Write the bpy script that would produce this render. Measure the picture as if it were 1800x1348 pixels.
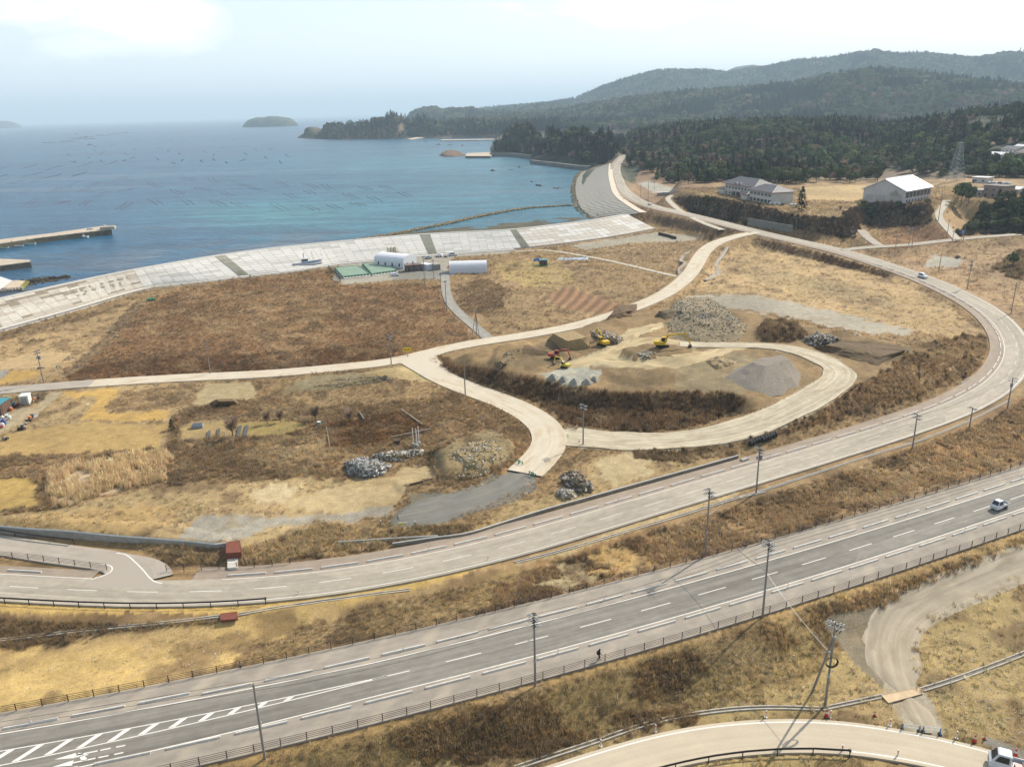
import bpy, bmesh, math, random
import numpy as np
from mathutils import Vector, Matrix
random.seed(7); rng = np.random.default_rng(7)
R = math.radians
for o in list(bpy.data.objects): bpy.data.objects.remove(o)
scene = bpy.context.scene
COL = scene.collection

# ------------------------------------------------------------------ camera
CAMH = 70.0; FPX = 1400.0
PITCH = math.atan(480.0 / FPX); ROLL = math.atan(17 / 670.0)
_fw = np.array([0, math.cos(PITCH), -math.sin(PITCH)])
_up = np.array([0, math.sin(PITCH), math.cos(PITCH)]); _rt = np.array([1.0, 0, 0])
_c, _s = math.cos(ROLL), math.sin(ROLL)
IX = _c * _rt - _s * _up; IYU = _c * _up + _s * _rt
cam_d = bpy.data.cameras.new('camera'); cam = bpy.data.objects.new('camera', cam_d); COL.objects.link(cam)
cam_d.sensor_fit = 'HORIZONTAL'; cam_d.sensor_width = 36.0; cam_d.lens = 36.0 * FPX / 1800.0
cam_d.clip_start = 0.5; cam_d.clip_end = 120000.0
M = Matrix(((IX[0], IYU[0], -_fw[0], 0), (IX[1], IYU[1], -_fw[1], 0), (IX[2], IYU[2], -_fw[2], CAMH), (0, 0, 0, 1)))
cam.matrix_world = M
scene.camera = cam

# ------------------------------------------------------------------ sky, sun, exposure
SUN_EL, SUN_AZ = R(38), R(48)          # azimuth measured from +Y towards +X
world = bpy.data.worlds.new('World'); scene.world = world; world.use_nodes = True
nt = world.node_tree; nt.nodes.clear()
def N(t, kind, **kw):
    n = t.nodes.new(kind)
    for k, v in kw.items(): setattr(n, k, v)
    return n
def build_world():
    L = nt.links.new
    out = N(nt, 'ShaderNodeOutputWorld'); bg = N(nt, 'ShaderNodeBackground')
    sky = N(nt, 'ShaderNodeTexSky', sky_type='NISHITA'); sky.sun_disc = False
    sky.sun_elevation = SUN_EL; sky.sun_rotation = SUN_AZ
    sky.air_density = 1.0; sky.dust_density = 2.2; sky.ozone_density = 1.6; sky.altitude = 50
    bg.inputs['Strength'].default_value = 0.105
    tc = N(nt, 'ShaderNodeTexCoord')
    # thin cumulus: noise on the sky direction projected onto a cloud layer
    sep = N(nt, 'ShaderNodeSeparateXYZ'); L(tc.outputs['Generated'], sep.inputs[0])
    mx = N(nt, 'ShaderNodeMath', operation='MAXIMUM'); L(sep.outputs['Z'], mx.inputs[0]); mx.inputs[1].default_value = 0.02
    add = N(nt, 'ShaderNodeMath', operation='ADD'); L(mx.outputs[0], add.inputs[0]); add.inputs[1].default_value = 0.30
    dx = N(nt, 'ShaderNodeMath', operation='DIVIDE'); L(sep.outputs['X'], dx.inputs[0]); L(add.outputs[0], dx.inputs[1])
    dy = N(nt, 'ShaderNodeMath', operation='DIVIDE'); L(sep.outputs['Y'], dy.inputs[0]); L(add.outputs[0], dy.inputs[1])
    cb = N(nt, 'ShaderNodeCombineXYZ'); L(dx.outputs[0], cb.inputs[0]); L(dy.outputs[0], cb.inputs[1])
    no = N(nt, 'ShaderNodeTexNoise'); no.inputs['Scale'].default_value = 3.4; no.inputs['Detail'].default_value = 9; no.inputs['Roughness'].default_value = 0.58
    mp = N(nt, 'ShaderNodeMapping'); mp.inputs['Location'].default_value = (4.1, 2.2, 0.7); L(cb.outputs[0], mp.inputs[0]); L(mp.outputs[0], no.inputs['Vector'])
    rp = N(nt, 'ShaderNodeValToRGB'); rp.color_ramp.elements[0].position = 0.58; rp.color_ramp.elements[1].position = 0.80
    # cumulus gathers in a few places round the sky
    tot = no.outputs[0]
    for (px, py, rad, amt) in ((110, 25, .17, .30), (300, 55, .10, .20), (1120, 8, .11, .32), (-700, 20, .2, .3), (2700, 30, .2, .3), (3600, -200, .25, .25), (700, -420, .2, .25)):
        d = _fw * FPX + IX * (px - 900) - IYU * (py - 674); d = d / np.linalg.norm(d)
        su = N(nt, 'ShaderNodeVectorMath', operation='SUBTRACT'); L(tc.outputs['Generated'], su.inputs[0]); su.inputs[1].default_value = tuple(d)
        mu = N(nt, 'ShaderNodeVectorMath', operation='MULTIPLY'); L(su.outputs[0], mu.inputs[0]); mu.inputs[1].default_value = (1, 1, 3.0)
        le = N(nt, 'ShaderNodeVectorMath', operation='LENGTH'); L(mu.outputs[0], le.inputs[0]); mr = N(nt, 'ShaderNodeMapRange'); mr.inputs['From Min'].default_value = rad; mr.inputs['From Max'].default_value = 0; mr.inputs['To Max'].default_value = amt; L(le.outputs['Value'], mr.inputs[0])
        ad = N(nt, 'ShaderNodeMath', operation='ADD'); L(tot, ad.inputs[0]); L(mr.outputs[0], ad.inputs[1]); tot = ad.outputs[0]
    L(tot, rp.inputs[0])
    fz = N(nt, 'ShaderNodeMapRange'); fz.inputs['From Min'].default_value = 0.03; fz.inputs['From Max'].default_value = 0.14; L(sep.outputs['Z'], fz.inputs[0])
    ml = N(nt, 'ShaderNodeMath', operation='MULTIPLY'); L(rp.outputs[0], ml.inputs[0]); L(fz.outputs[0], ml.inputs[1])
    m2 = N(nt, 'ShaderNodeMath', operation='MULTIPLY'); L(ml.outputs[0], m2.inputs[0]); m2.inputs[1].default_value = 0.85
    # overall thin high haze: desaturate the blue a little everywhere
    veil = N(nt, 'ShaderNodeMix', data_type='RGBA'); vf = N(nt, 'ShaderNodeMapRange'); vf.inputs['From Min'].default_value = 0.0; vf.inputs['From Max'].default_value = 0.45; vf.inputs['To Min'].default_value = .62; vf.inputs['To Max'].default_value = .25; L(sep.outputs['Z'], vf.inputs[0]); L(vf.outputs[0], veil.inputs['Factor'])
    L(sky.outputs[0], veil.inputs['A']); veil.inputs['B'].default_value = (9.4, 10.2, 10.9, 1)
    mix = N(nt, 'ShaderNodeMix', data_type='RGBA'); L(m2.outputs[0], mix.inputs['Factor']); L(veil.outputs['Result'], mix.inputs['A'])
    mix.inputs['B'].default_value = (12.6, 12.6, 12.5, 1)
    L(mix.outputs['Result'], bg.inputs['Color']); L(bg.outputs[0], out.inputs['Surface'])
build_world()
sun_d = bpy.data.lights.new('sun', 'SUN'); sun = bpy.data.objects.new('sun', sun_d); COL.objects.link(sun)
sun_d.energy = 4.9; sun_d.angle = R(0.53); sun_d.color = (1.0, 0.92, 0.79)
sd = Vector((math.sin(SUN_AZ) * math.cos(SUN_EL), math.cos(SUN_AZ) * math.cos(SUN_EL), math.sin(SUN_EL)))
sun.rotation_euler = sd.to_track_quat('Z', 'Y').to_euler(); sun.location = (200, 200, 300)
vs = scene.view_settings
vs.view_transform = 'Standard'; vs.look = 'None'; vs.gamma = 1.0; vs.use_curve_mapping = False; vs.exposure = 0.46
try:
    scene.cycles.max_bounces = 5; scene.cycles.diffuse_bounces = 2; scene.cycles.glossy_bounces = 2; scene.cycles.transmission_bounces = 2
    scene.cycles.volume_bounces = 0; scene.cycles.transparent_max_bounces = 6; scene.cycles.caustics_reflective = False; scene.cycles.caustics_refractive = False
    scene.cycles.use_denoising = True; scene.cycles.use_adaptive_sampling = True; scene.cycles.adaptive_threshold = 0.015
except Exception: pass

# ------------------------------------------------------------------ survey helpers (photo pixel -> place on the ground)
def ray(px, py):
    d = _fw * FPX + IX * (px - 900.0) - IYU * (py - 674.0)
    return d / np.linalg.norm(d)
def P(px, py, z=0.0):
    d = ray(px, py); t = (z - CAMH) / d[2]
    return np.array([d[0] * t, d[1] * t, z])
def Pd(px, dist, z=0.0):
    d = ray(px, 194 - 0.0254 * (px - 900)); k = dist / math.hypot(d[0], d[1])
    return np.array([d[0] * k, d[1] * k, z])
def zat(px, py, dist):
    d = ray(px, py); return CAMH + d[2] / math.hypot(d[0], d[1]) * dist
def proj(X, Y, Z):
    vx, vy, vz = X, Y, Z - CAMH
    k = FPX / np.maximum(vx * _fw[0] + vy * _fw[1] + vz * _fw[2], 1e-3)
    return 900 + (vx * IX[0] + vy * IX[1] + vz * IX[2]) * k, 674 - (vx * IYU[0] + vy * IYU[1] + vz * IYU[2]) * k
def lin(c):
    c = np.asarray(c, float) / 255.0
    return np.where(c <= 0.04045, c / 12.92, ((c + 0.055) / 1.055) ** 2.4)
KALB = 0.66
def S(r, g, b):                       # albedo of a surface that looks (r,g,b) in full sun
    return tuple(float(v) for v in lin((r, g, b)) * KALB)
def smooth(a, b, x):
    t = np.clip((x - a) / (b - a), 0, 1); return t * t * (3 - 2 * t)
def _hash(ix, iy, s):
    h = (ix.astype(np.int64) * 374761393 + iy.astype(np.int64) * 668265263 + s * 974711) & 0x7fffffff
    h = ((h ^ (h >> 13)) * 1274126177) & 0x7fffffff
    return ((h ^ (h >> 16)) & 0xffff) / 65535.0
def vnoise(x, y, s=0):
    ix, iy = np.floor(x), np.floor(y); fx, fy = x - ix, y - iy
    fx = fx * fx * (3 - 2 * fx); fy = fy * fy * (3 - 2 * fy)
    a, b = _hash(ix, iy, s), _hash(ix + 1, iy, s); c, d = _hash(ix, iy + 1, s), _hash(ix + 1, iy + 1, s)
    return (a * (1 - fx) + b * fx) * (1 - fy) + (c * (1 - fx) + d * fx) * fy
def fbm(x, y, s=0, o=4):
    r, a, t = 0, 0.5, 0
    for i in range(o):
        r = r + a * vnoise(x, y, s + i * 17); t += a; a *= 0.5; x = x * 2.03 + 11.3; y = y * 2.03 + 5.7
    return r / t
def pip(poly, X, Y):
    poly = np.asarray(poly, float); ins = np.zeros(X.shape, bool)
    bx = (X >= poly[:, 0].min()) & (X <= poly[:, 0].max()) & (Y >= poly[:, 1].min()) & (Y <= poly[:, 1].max())
    x, y = X[bx], Y[bx]
    if x.size == 0: return ins
    r = np.zeros(x.shape, bool); j = len(poly) - 1
    for i in range(len(poly)):
        xi, yi = poly[i]; xj, yj = poly[j]
        if yi != yj:
            r ^= ((yi > y) != (yj > y)) & (x < (xj - xi) * (y - yi) / (yj - yi) + xi)
        j = i
    ins[bx] = r; return ins
def segdist(pts, X, Y, closed=False, maxd=None):
    """distance to a polyline, and index/param of the closest point"""
    pts = np.asarray(pts, float)[:, :2]; best = np.full(X.shape, 1e9); bi = np.zeros(X.shape)
    n = len(pts); last = n if closed else n - 1
    for i in range(last):
        a, b = pts[i], pts[(i + 1) % n]; d = b - a; L2 = d @ d + 1e-12
        t = np.clip(((X - a[0]) * d[0] + (Y - a[1]) * d[1]) / L2, 0, 1)
        q = np.hypot(X - a[0] - t * d[0], Y - a[1] - t * d[1]); m = q < best
        best = np.where(m, q, best); bi = np.where(m, i + t, bi)
    return best, bi
def sdist(poly, X, Y, reach=60):
    poly = np.asarray(poly, float)[:, :2]; out = np.full(X.shape, 1e3)
    lo, hi = poly.min(0) - reach, poly.max(0) + reach
    m = (X > lo[0]) & (X < hi[0]) & (Y > lo[1]) & (Y < hi[1])
    if m.any():
        d, _ = segdist(poly, X[m], Y[m], True); i = pip(poly, X[m], Y[m]); out[m] = np.where(i, -d, d)
    return out
def catmull(pts, step):
    p = np.asarray(pts, float); p = np.vstack([2 * p[0] - p[1], p, 2 * p[-1] - p[-2]]); o = []
    for i in range(1, len(p) - 2):
        n = max(2, int(np.linalg.norm(p[i + 1] - p[i]) / step))
        for k in range(n):
            t = k / n
            o.append(0.5 * ((2 * p[i]) + (-p[i - 1] + p[i + 1]) * t + (2 * p[i - 1] - 5 * p[i] + 4 * p[i + 1] - p[i + 2]) * t * t + (-p[i - 1] + 3 * p[i] - 3 * p[i + 1] + p[i + 2]) * t ** 3))
    o.append(p[-2]); return np.array(o)
def resample(p, step):
    p = np.asarray(p, float); d = np.r_[0, np.cumsum(np.linalg.norm(np.diff(p[:, :2], axis=0), axis=1))]
    n = max(2, int(round(d[-1] / step)) + 1); s = np.linspace(0, d[-1], n)
    return np.stack([np.interp(s, d, p[:, k]) for k in range(p.shape[1])], 1)
def relax(p, k, it=1):
    p = p.copy()
    for _ in range(it):
        q = p.copy(); w = np.ones(2 * k + 1) / (2 * k + 1)
        pad = np.vstack([2 * p[0] - p[k:0:-1], p, 2 * p[-1] - p[-2:-k - 2:-1]])
        for c in range(p.shape[1]): q[:, c] = np.convolve(pad[:, c], w, 'valid')
        p = q
    return p
def normals2(p):
    t = np.gradient(p[:, :2], axis=0); t /= np.linalg.norm(t, axis=1)[:, None] + 1e-9
    return np.stack([-t[:, 1], t[:, 0]], 1)          # left of travel
def offset(p, d):
    q = p.copy(); q[:, :2] += normals2(p) * (d if np.isscalar(d) else np.asarray(d)[:, None]); return q
def arclen(p): return np.r_[0, np.cumsum(np.linalg.norm(np.diff(p[:, :2], axis=0), axis=1))]
def at_s(p, s):
    d = arclen(p); return np.array([np.interp(s, d, p[:, k]) for k in range(p.shape[1])])
def PP(lst, z=0.0): return np.array([P(a[0], a[1], a[2] if len(a) > 2 else z) for a in lst])

# ------------------------------------------------------------------ materials
MATS = {}
def principled(name):
    m = bpy.data.materials.new(name); m.use_nodes = True
    b = m.node_tree.nodes['Principled BSDF']; return m, m.node_tree, b
def mat(name, rgb, rough=0.8, var=0.12, scale=1.5, metal=0.0, bump=0.0, spec=0.35, coat=0.0, detail=5, rnd=0.0):
    if name in MATS: return MATS[name]
    m, t, b = principled(name); L = t.links.new
    b.inputs['Roughness'].default_value = rough; b.inputs['Metallic'].default_value = metal
    b.inputs['Specular IOR Level'].default_value = spec; b.inputs['Coat Weight'].default_value = coat
    tc = N(t, 'ShaderNodeTexCoord'); no = N(t, 'ShaderNodeTexNoise'); no.inputs['Scale'].default_value = scale; no.inputs['Detail'].default_value = detail
    L(tc.outputs['Object'], no.inputs['Vector'])
    mr = N(t, 'ShaderNodeMapRange'); mr.inputs['From Min'].default_value = 0.3; mr.inputs['From Max'].default_value = 0.7
    mr.inputs['To Min'].default_value = 1 - var; mr.inputs['To Max'].default_value = 1 + var; L(no.outputs[0], mr.inputs[0])
    sc = N(t, 'ShaderNodeVectorMath', operation='SCALE'); sc.inputs[0].default_value = rgb; 
    if rnd:
        oi = N(t, 'ShaderNodeObjectInfo'); r2 = N(t, 'ShaderNodeMapRange'); r2.inputs['To Min'].default_value = 1 - rnd; r2.inputs['To Max'].default_value = 1 + rnd
        L(oi.outputs['Random'], r2.inputs[0]); mm = N(t, 'ShaderNodeMath', operation='MULTIPLY'); L(mr.outputs[0], mm.inputs[0]); L(r2.outputs[0], mm.inputs[1])
        L(mm.outputs[0], sc.inputs['Scale'])
    else: L(mr.outputs[0], sc.inputs['Scale'])
    L(sc.outputs[0], b.inputs['Base Color'])
    if bump:
        bp = N(t, 'ShaderNodeBump'); bp.inputs['Strength'].default_value = bump; bp.inputs['Distance'].default_value = 0.1
        L(no.outputs[0], bp.inputs['Height']); L(bp.outputs[0], b.inputs['Normal'])
    MATS[name] = m; return m
def vcol_mat(name, rough=0.9, spec=0.2, var=0.35, scales=(0.35, 2.2), bump=0.5, bdist=0.25, attr='col'):
    m, t, b = principled(name); L = t.links.new
    b.inputs['Roughness'].default_value = rough; b.inputs['Specular IOR Level'].default_value = spec
    at = N(t, 'ShaderNodeAttribute', attribute_name=attr); geo = N(t, 'ShaderNodeNewGeometry')
    f = None; hs = []
    for i, s in enumerate(scales):
        no = N(t, 'ShaderNodeTexNoise'); no.inputs['Scale'].default_value = s; no.inputs['Detail'].default_value = 6; no.inputs['Roughness'].default_value = 0.65
        L(geo.outputs['Position'], no.inputs['Vector']); hs.append(no)
        mr = N(t, 'ShaderNodeMapRange'); mr.inputs['From Min'].default_value = 0.28; mr.inputs['From Max'].default_value = 0.72
        mr.inputs['To Min'].default_value = 1 - var; mr.inputs['To Max'].default_value = 1 + var; L(no.outputs[0], mr.inputs[0])
        if f is None: f = mr.outputs[0]
        else:
            mm = N(t, 'ShaderNodeMath', operation='MULTIPLY'); L(f, mm.inputs[0]); L(mr.outputs[0], mm.inputs[1]); f = mm.outputs[0]
    sc = N(t, 'ShaderNodeVectorMath', operation='SCALE'); L(at.outputs['Color'], sc.inputs[0]); L(f, sc.inputs['Scale']); L(sc.outputs[0], b.inputs['Base Color'])
    bp = N(t, 'ShaderNodeBump'); bp.inputs['Strength'].default_value = bump; bp.inputs['Distance'].default_value = bdist
    L(hs[-1].outputs[0], bp.inputs['Height']); L(bp.outputs[0], b.inputs['Normal'])
    MATS[name] = m; return m

# ------------------------------------------------------------------ mesh building
class MB:
    def __init__(s): s.v = []; s.f = []; s.c = []
    def quad(s, a, b, c, d, col=None):
        n = len(s.v); s.v += [tuple(a), tuple(b), tuple(c), tuple(d)]; s.f.append((n, n + 1, n + 2, n + 3)); s.c.append(col)
    def tri(s, a, b, c, col=None):
        n = len(s.v); s.v += [tuple(a), tuple(b), tuple(c)]; s.f.append((n, n + 1, n + 2)); s.c.append(col)
    def poly(s, pts, col=None):
        n = len(s.v); s.v += [tuple(p) for p in pts]; s.f.append(tuple(range(n, n + len(pts)))); s.c.append(col)
    def add(s, vs, fs, col=None):
        n = len(s.v); s.v += [tuple(v) for v in vs]
        for f in fs: s.f.append(tuple(n + i for i in f)); s.c.append(col)
    def box(s, c, size, rz=0.0, M=None, col=None, top=1.0, ty=1.0):
        hx, hy, hz = size[0] / 2, size[1] / 2, size[2] / 2; vs = []
        ca, sa = math.cos(rz), math.sin(rz)
        for z in (-1, 1):
            k = 1.0 if z < 0 else top; k2 = 1.0 if z < 0 else ty
            for (x, y) in ((-1, -1), (1, -1), (1, 1), (-1, 1)):
                X, Y, Z = x * hx * k, y * hy * k2, z * hz
                v = Vector((c[0] + X * ca - Y * sa, c[1] + X * sa + Y * ca, c[2] + Z))
                vs.append(M @ v if M else v)
        s.add(vs, [(3, 2, 1, 0), (4, 5, 6, 7), (0, 1, 5, 4), (1, 2, 6, 5), (2, 3, 7, 6), (3, 0, 4, 7)], col); return s
    def bar(s, a, b, w, h=None, col=None):
        a, b = Vector(a), Vector(b); d = (b - a); L = d.length
        if L < 1e-6: return s
        q = d.to_track_quat('X', 'Z').to_matrix().to_4x4(); q.translation = (a + b) / 2
        return s.box((0, 0, 0), (L, w, h or w), 0, q, col)
    def tube(s, pts, r, n=8, cap=True, col=None):
        pts = [Vector(p) for p in pts]; rs = r if hasattr(r, '__len__') else [r] * len(pts); vs = []; fs = []
        for i, p in enumerate(pts):
            d = (pts[min(i + 1, len(pts) - 1)] - pts[max(i - 1, 0)]).normalized()
            u = d.orthogonal().normalized() if abs(d.z) > 0.99 else d.cross(Vector((0, 0, 1))).normalized(); w = d.cross(u)
            for k in range(n):
                a = 2 * math.pi * k / n; vs.append(p + (u * math.cos(a) + w * math.sin(a)) * rs[i])
        for i in range(len(pts) - 1):
            for k in range(n):
                fs.append((i * n + k, i * n + (k + 1) % n, (i + 1) * n + (k + 1) % n, (i + 1) * n + k))
        if cap: fs.append(tuple(range(n))[::-1]); fs.append(tuple((len(pts) - 1) * n + k for k in range(n)))
        s.add(vs, fs, col); return s
    def prism(s, pts2, y0, y1, axis='y', M=None, col=None):
        """extrude a 2D outline (a,b) -> x=a,z=b along y"""
        n = len(pts2); vs = []
        for y in (y0, y1):
            for (a, b) in pts2:
                v = Vector((a, y, b)) if axis == 'y' else Vector((y, a, b)) if axis == 'x' else Vector((a, b, y))
                vs.append(M @ v if M else v)
        fs = [tuple(range(n)), tuple(range(2 * n - 1, n - 1, -1))] + [(i, i + n, (i + 1) % n + n, (i + 1) % n) for i in range(n)]
        s.add(vs, fs, col); return s
    def mesh(s, name, m, smooth_=False):
        me = bpy.data.meshes.new(name); me.from_pydata(s.v, [], s.f); me.update()
        if m: 
            for q in (m if isinstance(m, (list, tuple)) else [m]): me.materials.append(q)
        if any(c is not None for c in s.c):
            at = me.color_attributes.new('col', 'FLOAT_COLOR', 'CORNER'); arr = []
            for f, c in zip(s.f, s.c):
                arr += list((*(c or (0.5, 0.5, 0.5)), 1.0)) * len(f)
            at.data.foreach_set('color', arr)
        if smooth_: me.polygons.foreach_set('use_smooth', [True] * len(me.polygons))
        return me
    def build(s, name, m, parent=None, smooth_=False):
        return link(name, s.mesh(name, m, smooth_), parent)
def link(name, me, parent=None, M=None):
    o = bpy.data.objects.new(name, me); COL.objects.link(o)
    if M is not None: o.matrix_basis = M
    if parent: o.parent = parent
    return o
def tag(o, label=None, cat=None, group=None, kind=None):
    if label: o['label'] = label
    if cat: o['category'] = cat
    if group: o['group'] = group
    if kind: o['kind'] = kind
    return o
def thing(name, label, cat, loc=(0, 0, 0), rz=0.0, group=None):
    o = bpy.data.objects.new(name, None); COL.objects.link(o); o.empty_display_size = 0.3
    o.location = tuple(float(v) for v in loc); o.rotation_euler = (0, 0, rz); tag(o, label, cat, group); return o
def dup(root, loc, rz=0.0, label=None, group=None, scale=None):
    r = root.copy(); COL.objects.link(r); r.location = tuple(float(v) for v in loc); r.rotation_euler = (0, 0, rz)
    if scale is not None: r.scale = scale if hasattr(scale, '__len__') else (scale,) * 3
    if label: r['label'] = label
    if group: r['group'] = group
    for ch in list(root.children):
        c = ch.copy(); COL.objects.link(c); c.parent = r
        for g in list(ch.children):
            d = g.copy(); COL.objects.link(d); d.parent = c
    return r
def wbuild(mb, name, m, parent, smooth_=False):
    """a part modelled in world coordinates under an unrotated thing"""
    o = mb.build(name, m, parent, smooth_); o.location = -Vector(parent.location); return o

# ------------------------------------------------------------------ road centre lines
SEA = -2.0
A_c = PP([(0, 1333), (205, 1291), (410, 1248), (668, 1193), (726, 1178), (823, 1153), (905, 1132), (961, 1117), (1015, 1103), (1067, 1088.6), (1118, 1075), (1168, 1062), (1215, 1048.5), (1261, 1036), (1305, 1023),
          (1344, 1011.5), (1390, 998), (1431, 987), (1470, 975), (1508, 962), (1545, 951), (1582, 940), (1616, 929), (1651, 918), (1715, 897)])
_px = np.polyfit(A_c[:, 0], A_c[:, 1], 3)
_xs = np.linspace(-150, 230, 200)
A_c = resample(np.stack([_xs, np.polyval(_px, np.clip(_xs, -80, 115)) + np.where(_xs > 115, (_xs - 115) * np.polyval(np.polyder(_px), 115), 0) + np.where(_xs < -80, (_xs + 80) * np.polyval(np.polyder(_px), -80), 0), _xs * 0], 1), 2.0)
B_px = [(-160, 1020, 0), (-80, 1024, 0), (11, 1030, 0), (64, 1033, 0), (142, 1037, 0), (248, 1041.2, 0), (355, 1040.5, 0), (463, 1035, 0), (569, 1024, 0), (672, 1008, 0), (770, 989.5, 0), (861, 967.5, 0), (946, 945.5, 0), (1026, 921.5, 0),
        (1100, 899.5, 0), (1170, 879, 0), (1235, 859, 0), (1299, 840.5, 0), (1358, 823, 0), (1413, 807, 0), (1467, 790, 0), (1518, 775, 0), (1564, 760, 0), (1648, 732, 0), (1684, 718, 0), (1715, 702, 0), (1741, 688.5, 0), (1760, 673.5, 0),
        (1774, 657.5, 0), (1784, 643, 0), (1789, 628, 0), (1789, 613, 0), (1786, 600, 0), (1780, 587, 0), (1770, 574, 0), (1758, 560.5, .1), (1744, 549, .2), (1728, 538, .3), (1709, 527, .5), (1690, 517, .7), (1668.5, 507, 1), (1647, 497, 1.2), (1600, 479, 1.8), (1555, 464, 2.4), (1520, 453, 2.9),
        (1478, 440.5, 3.5), (1411, 425, 4.3), (1355, 412.5, 4.9), (1300, 399, 5.6), (1217, 378, 6.6), (1161.7, 366, 7.2), (1128, 355, 7.4), (1109, 344, 7.5), (1095, 330, 7.5), (1088, 313.5, 7.5), (1084, 300, 7.5), (1087, 287, 8), (1094, 277.5, 9), (1100, 272, 11)]
B_c = relax(resample(catmull(PP(B_px), 1.0), 2.0), 4, 2)
D_px = [(-60, 692, .1), (0, 686, .1), (75, 680, .1), (150, 674, .1), (300, 664.5, .1), (400, 660, .1), (480, 656, .1), (600, 645, .1), (700, 634, .1), (760, 618, .1), (830, 603, .1), (900, 593, .2), (1000, 575, .4), (1060, 559, .7), (1110, 542, 1.0), (1160, 521, 1.4), (1190, 502, 1.8), (1212, 482, 2.3), (1225, 462, 2.9), (1237, 443, 3.6), (1256, 428, 4.3), (1290, 416, 4.9), (1330, 408, 5.2)]
D_c = relax(resample(catmull(PP(D_px), 1.0), 2.0), 3, 2)
E_px = [(722, 632, .1), (750, 648, .1), (785, 667, .1), (830, 685, .1), (880, 703, .1), (925, 724, .1), (957, 748, .1), (967, 775, .1), (952, 802, .1), (922, 831, .1)]
E_c = relax(resample(catmull(PP(E_px), 1.0), 1.5), 2, 2)
C_north = [(860, 1385), (978, 1347), (1051, 1323), (1143, 1296), (1210, 1282), (1300, 1270.7), (1411, 1266.5), (1495, 1272), (1578, 1284.6), (1661.7, 1301), (1745, 1322), (1800, 1339), (1900, 1372), (2000, 1408)]
C_z = -2.5
C_n = relax(resample(catmull(PP(C_north, C_z), 1.0), 1.5), 3, 2)
C_c = offset(C_n, -2.2)
F_px = [(782, 478), (783, 497), (785, 515), (793, 534), (808, 551), (828, 568), (848, 585), (858, 594)]            # field track
F_c = relax(resample(catmull(PP(F_px, .1), 1.0), 2.0), 2, 1)
G_px = [(905, 442), (960, 440), (1010, 447), (1060, 456), (1110, 467), (1160, 479), (1200, 488)]                     # pale path
G_c = relax(resample(catmull(PP(G_px, .1), 1.0), 2.0), 2, 1)
Hl_px = [(1005, 766, .2), (1060, 772, .3), (1130, 775, .5), (1200, 772, .8), (1260, 764, 1.2), (1320, 748, 1.8), (1380, 723, 2.5), (1430, 697, 3.1), (1468, 672, 3.5), (1478, 655, 3.6), (1462, 640, 3.6), (1425, 622, 3.6), (1370, 609, 3.6), (1310, 606, 3.6), (1250, 606, 3.6), (1195, 604, 3.6)]
Hl_c = relax(resample(catmull(PP(Hl_px), 1.0), 2.0), 2, 1)
K_px = [(1790, 412, 4), (1720, 417, 4), (1650, 424, 4), (1600, 430, 4), (1550, 433, 3.8), (1510, 436, 3.5), (1475, 440, 3.5)]    # side road to the right
K_c = relax(resample(catmull(PP(K_px), 1.0), 3.0), 1, 1)
L_px = [(1683, 421, 4.2), (1668, 404, 6), (1655, 389, 8), (1650, 376, 10), (1657, 365, 11.5), (1664, 352, 13)]
L_c = relax(resample(catmull(PP(L_px), 1.0), 3.0), 1, 1)
Q_px = [(1270, 404, 5.6), (1235, 391, 6.2), (1205, 376, 6.6), (1185, 362, 7), (1174, 349, 8), (1182, 343, 9)]                    # lane up to the school
Q_c = relax(resample(catmull(PP(Q_px), 1.0), 3.0), 1, 1)
J_px = [(1545, 431, 3.8), (1525, 417, 4.5), (1513, 404, 5)]                                                                    # spur towards the hall
J_c = resample(catmull(PP(J_px), 1.0), 3.0)
U_c = resample(catmull(PP([(-100, 945), (0, 957), (60, 966), (120, 975), (180, 983), (222, 994), (240, 1008), (243, 1024)]), 1.0), 1.5)

# ------------------------------------------------------------------ coast and seawall lines
crest_px = [(-60, 541), (0, 527), (60, 513), (120, 500), (210, 480), (300, 464), (400, 447), (440, 441), (520, 432), (600, 425), (700, 415), (800, 409), (900, 404.5), (1000, 393), (1050, 387), (1124, 373)]
toe_px = [(-60, 593), (0, 577), (130, 541), (255, 506), (360, 494), (420, 486), (521, 475), (598, 463), (680, 455), (760, 447.5), (800, 444.5), (920, 436), (1000, 427), (1078, 416), (1151, 402.5)]
CREST = resample(catmull(PP(crest_px, 7.5), 2.0), 3.0)
TOE = resample(catmull(PP(toe_px, 0.1), 2.0), 3.0)
bay_top_px = [(1126, 374), (1112, 367), (1097, 357), (1085, 348), (1077, 338), (1073, 325), (1070, 310), (1070, 298), (1071, 288)]
bay_toe_px = [(1052, 386), (1035, 377), (1022, 366), (1015, 352), (1012, 338), (1012, 325), (1016, 312), (1024, 302), (1038, 297)]
COAST = np.vstack([PP([(-400, 640), (-60, 539)], SEA), PP(crest_px[1:-1], 3.0), PP(bay_toe_px, SEA),
    PP([(1010, 295), (985, 291), (955, 285.5), (932, 282), (935, 278), (900, 272), (862, 270), (860, 262), (866, 250), (870, 243.5), (840, 242.5), (800, 243.5), (750, 243.5), (726, 242), (715, 244), (600, 246), (521, 243),
        (530, 236), (570, 231), (640, 228), (700, 224), (712, 221.5)], SEA), np.array([Pd(716, 5000), Pd(735, 9000), (3000, 9500, 0), (9500, 9500, 0), (9500, -500, 0), (-800, -500, 0)])])

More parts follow.
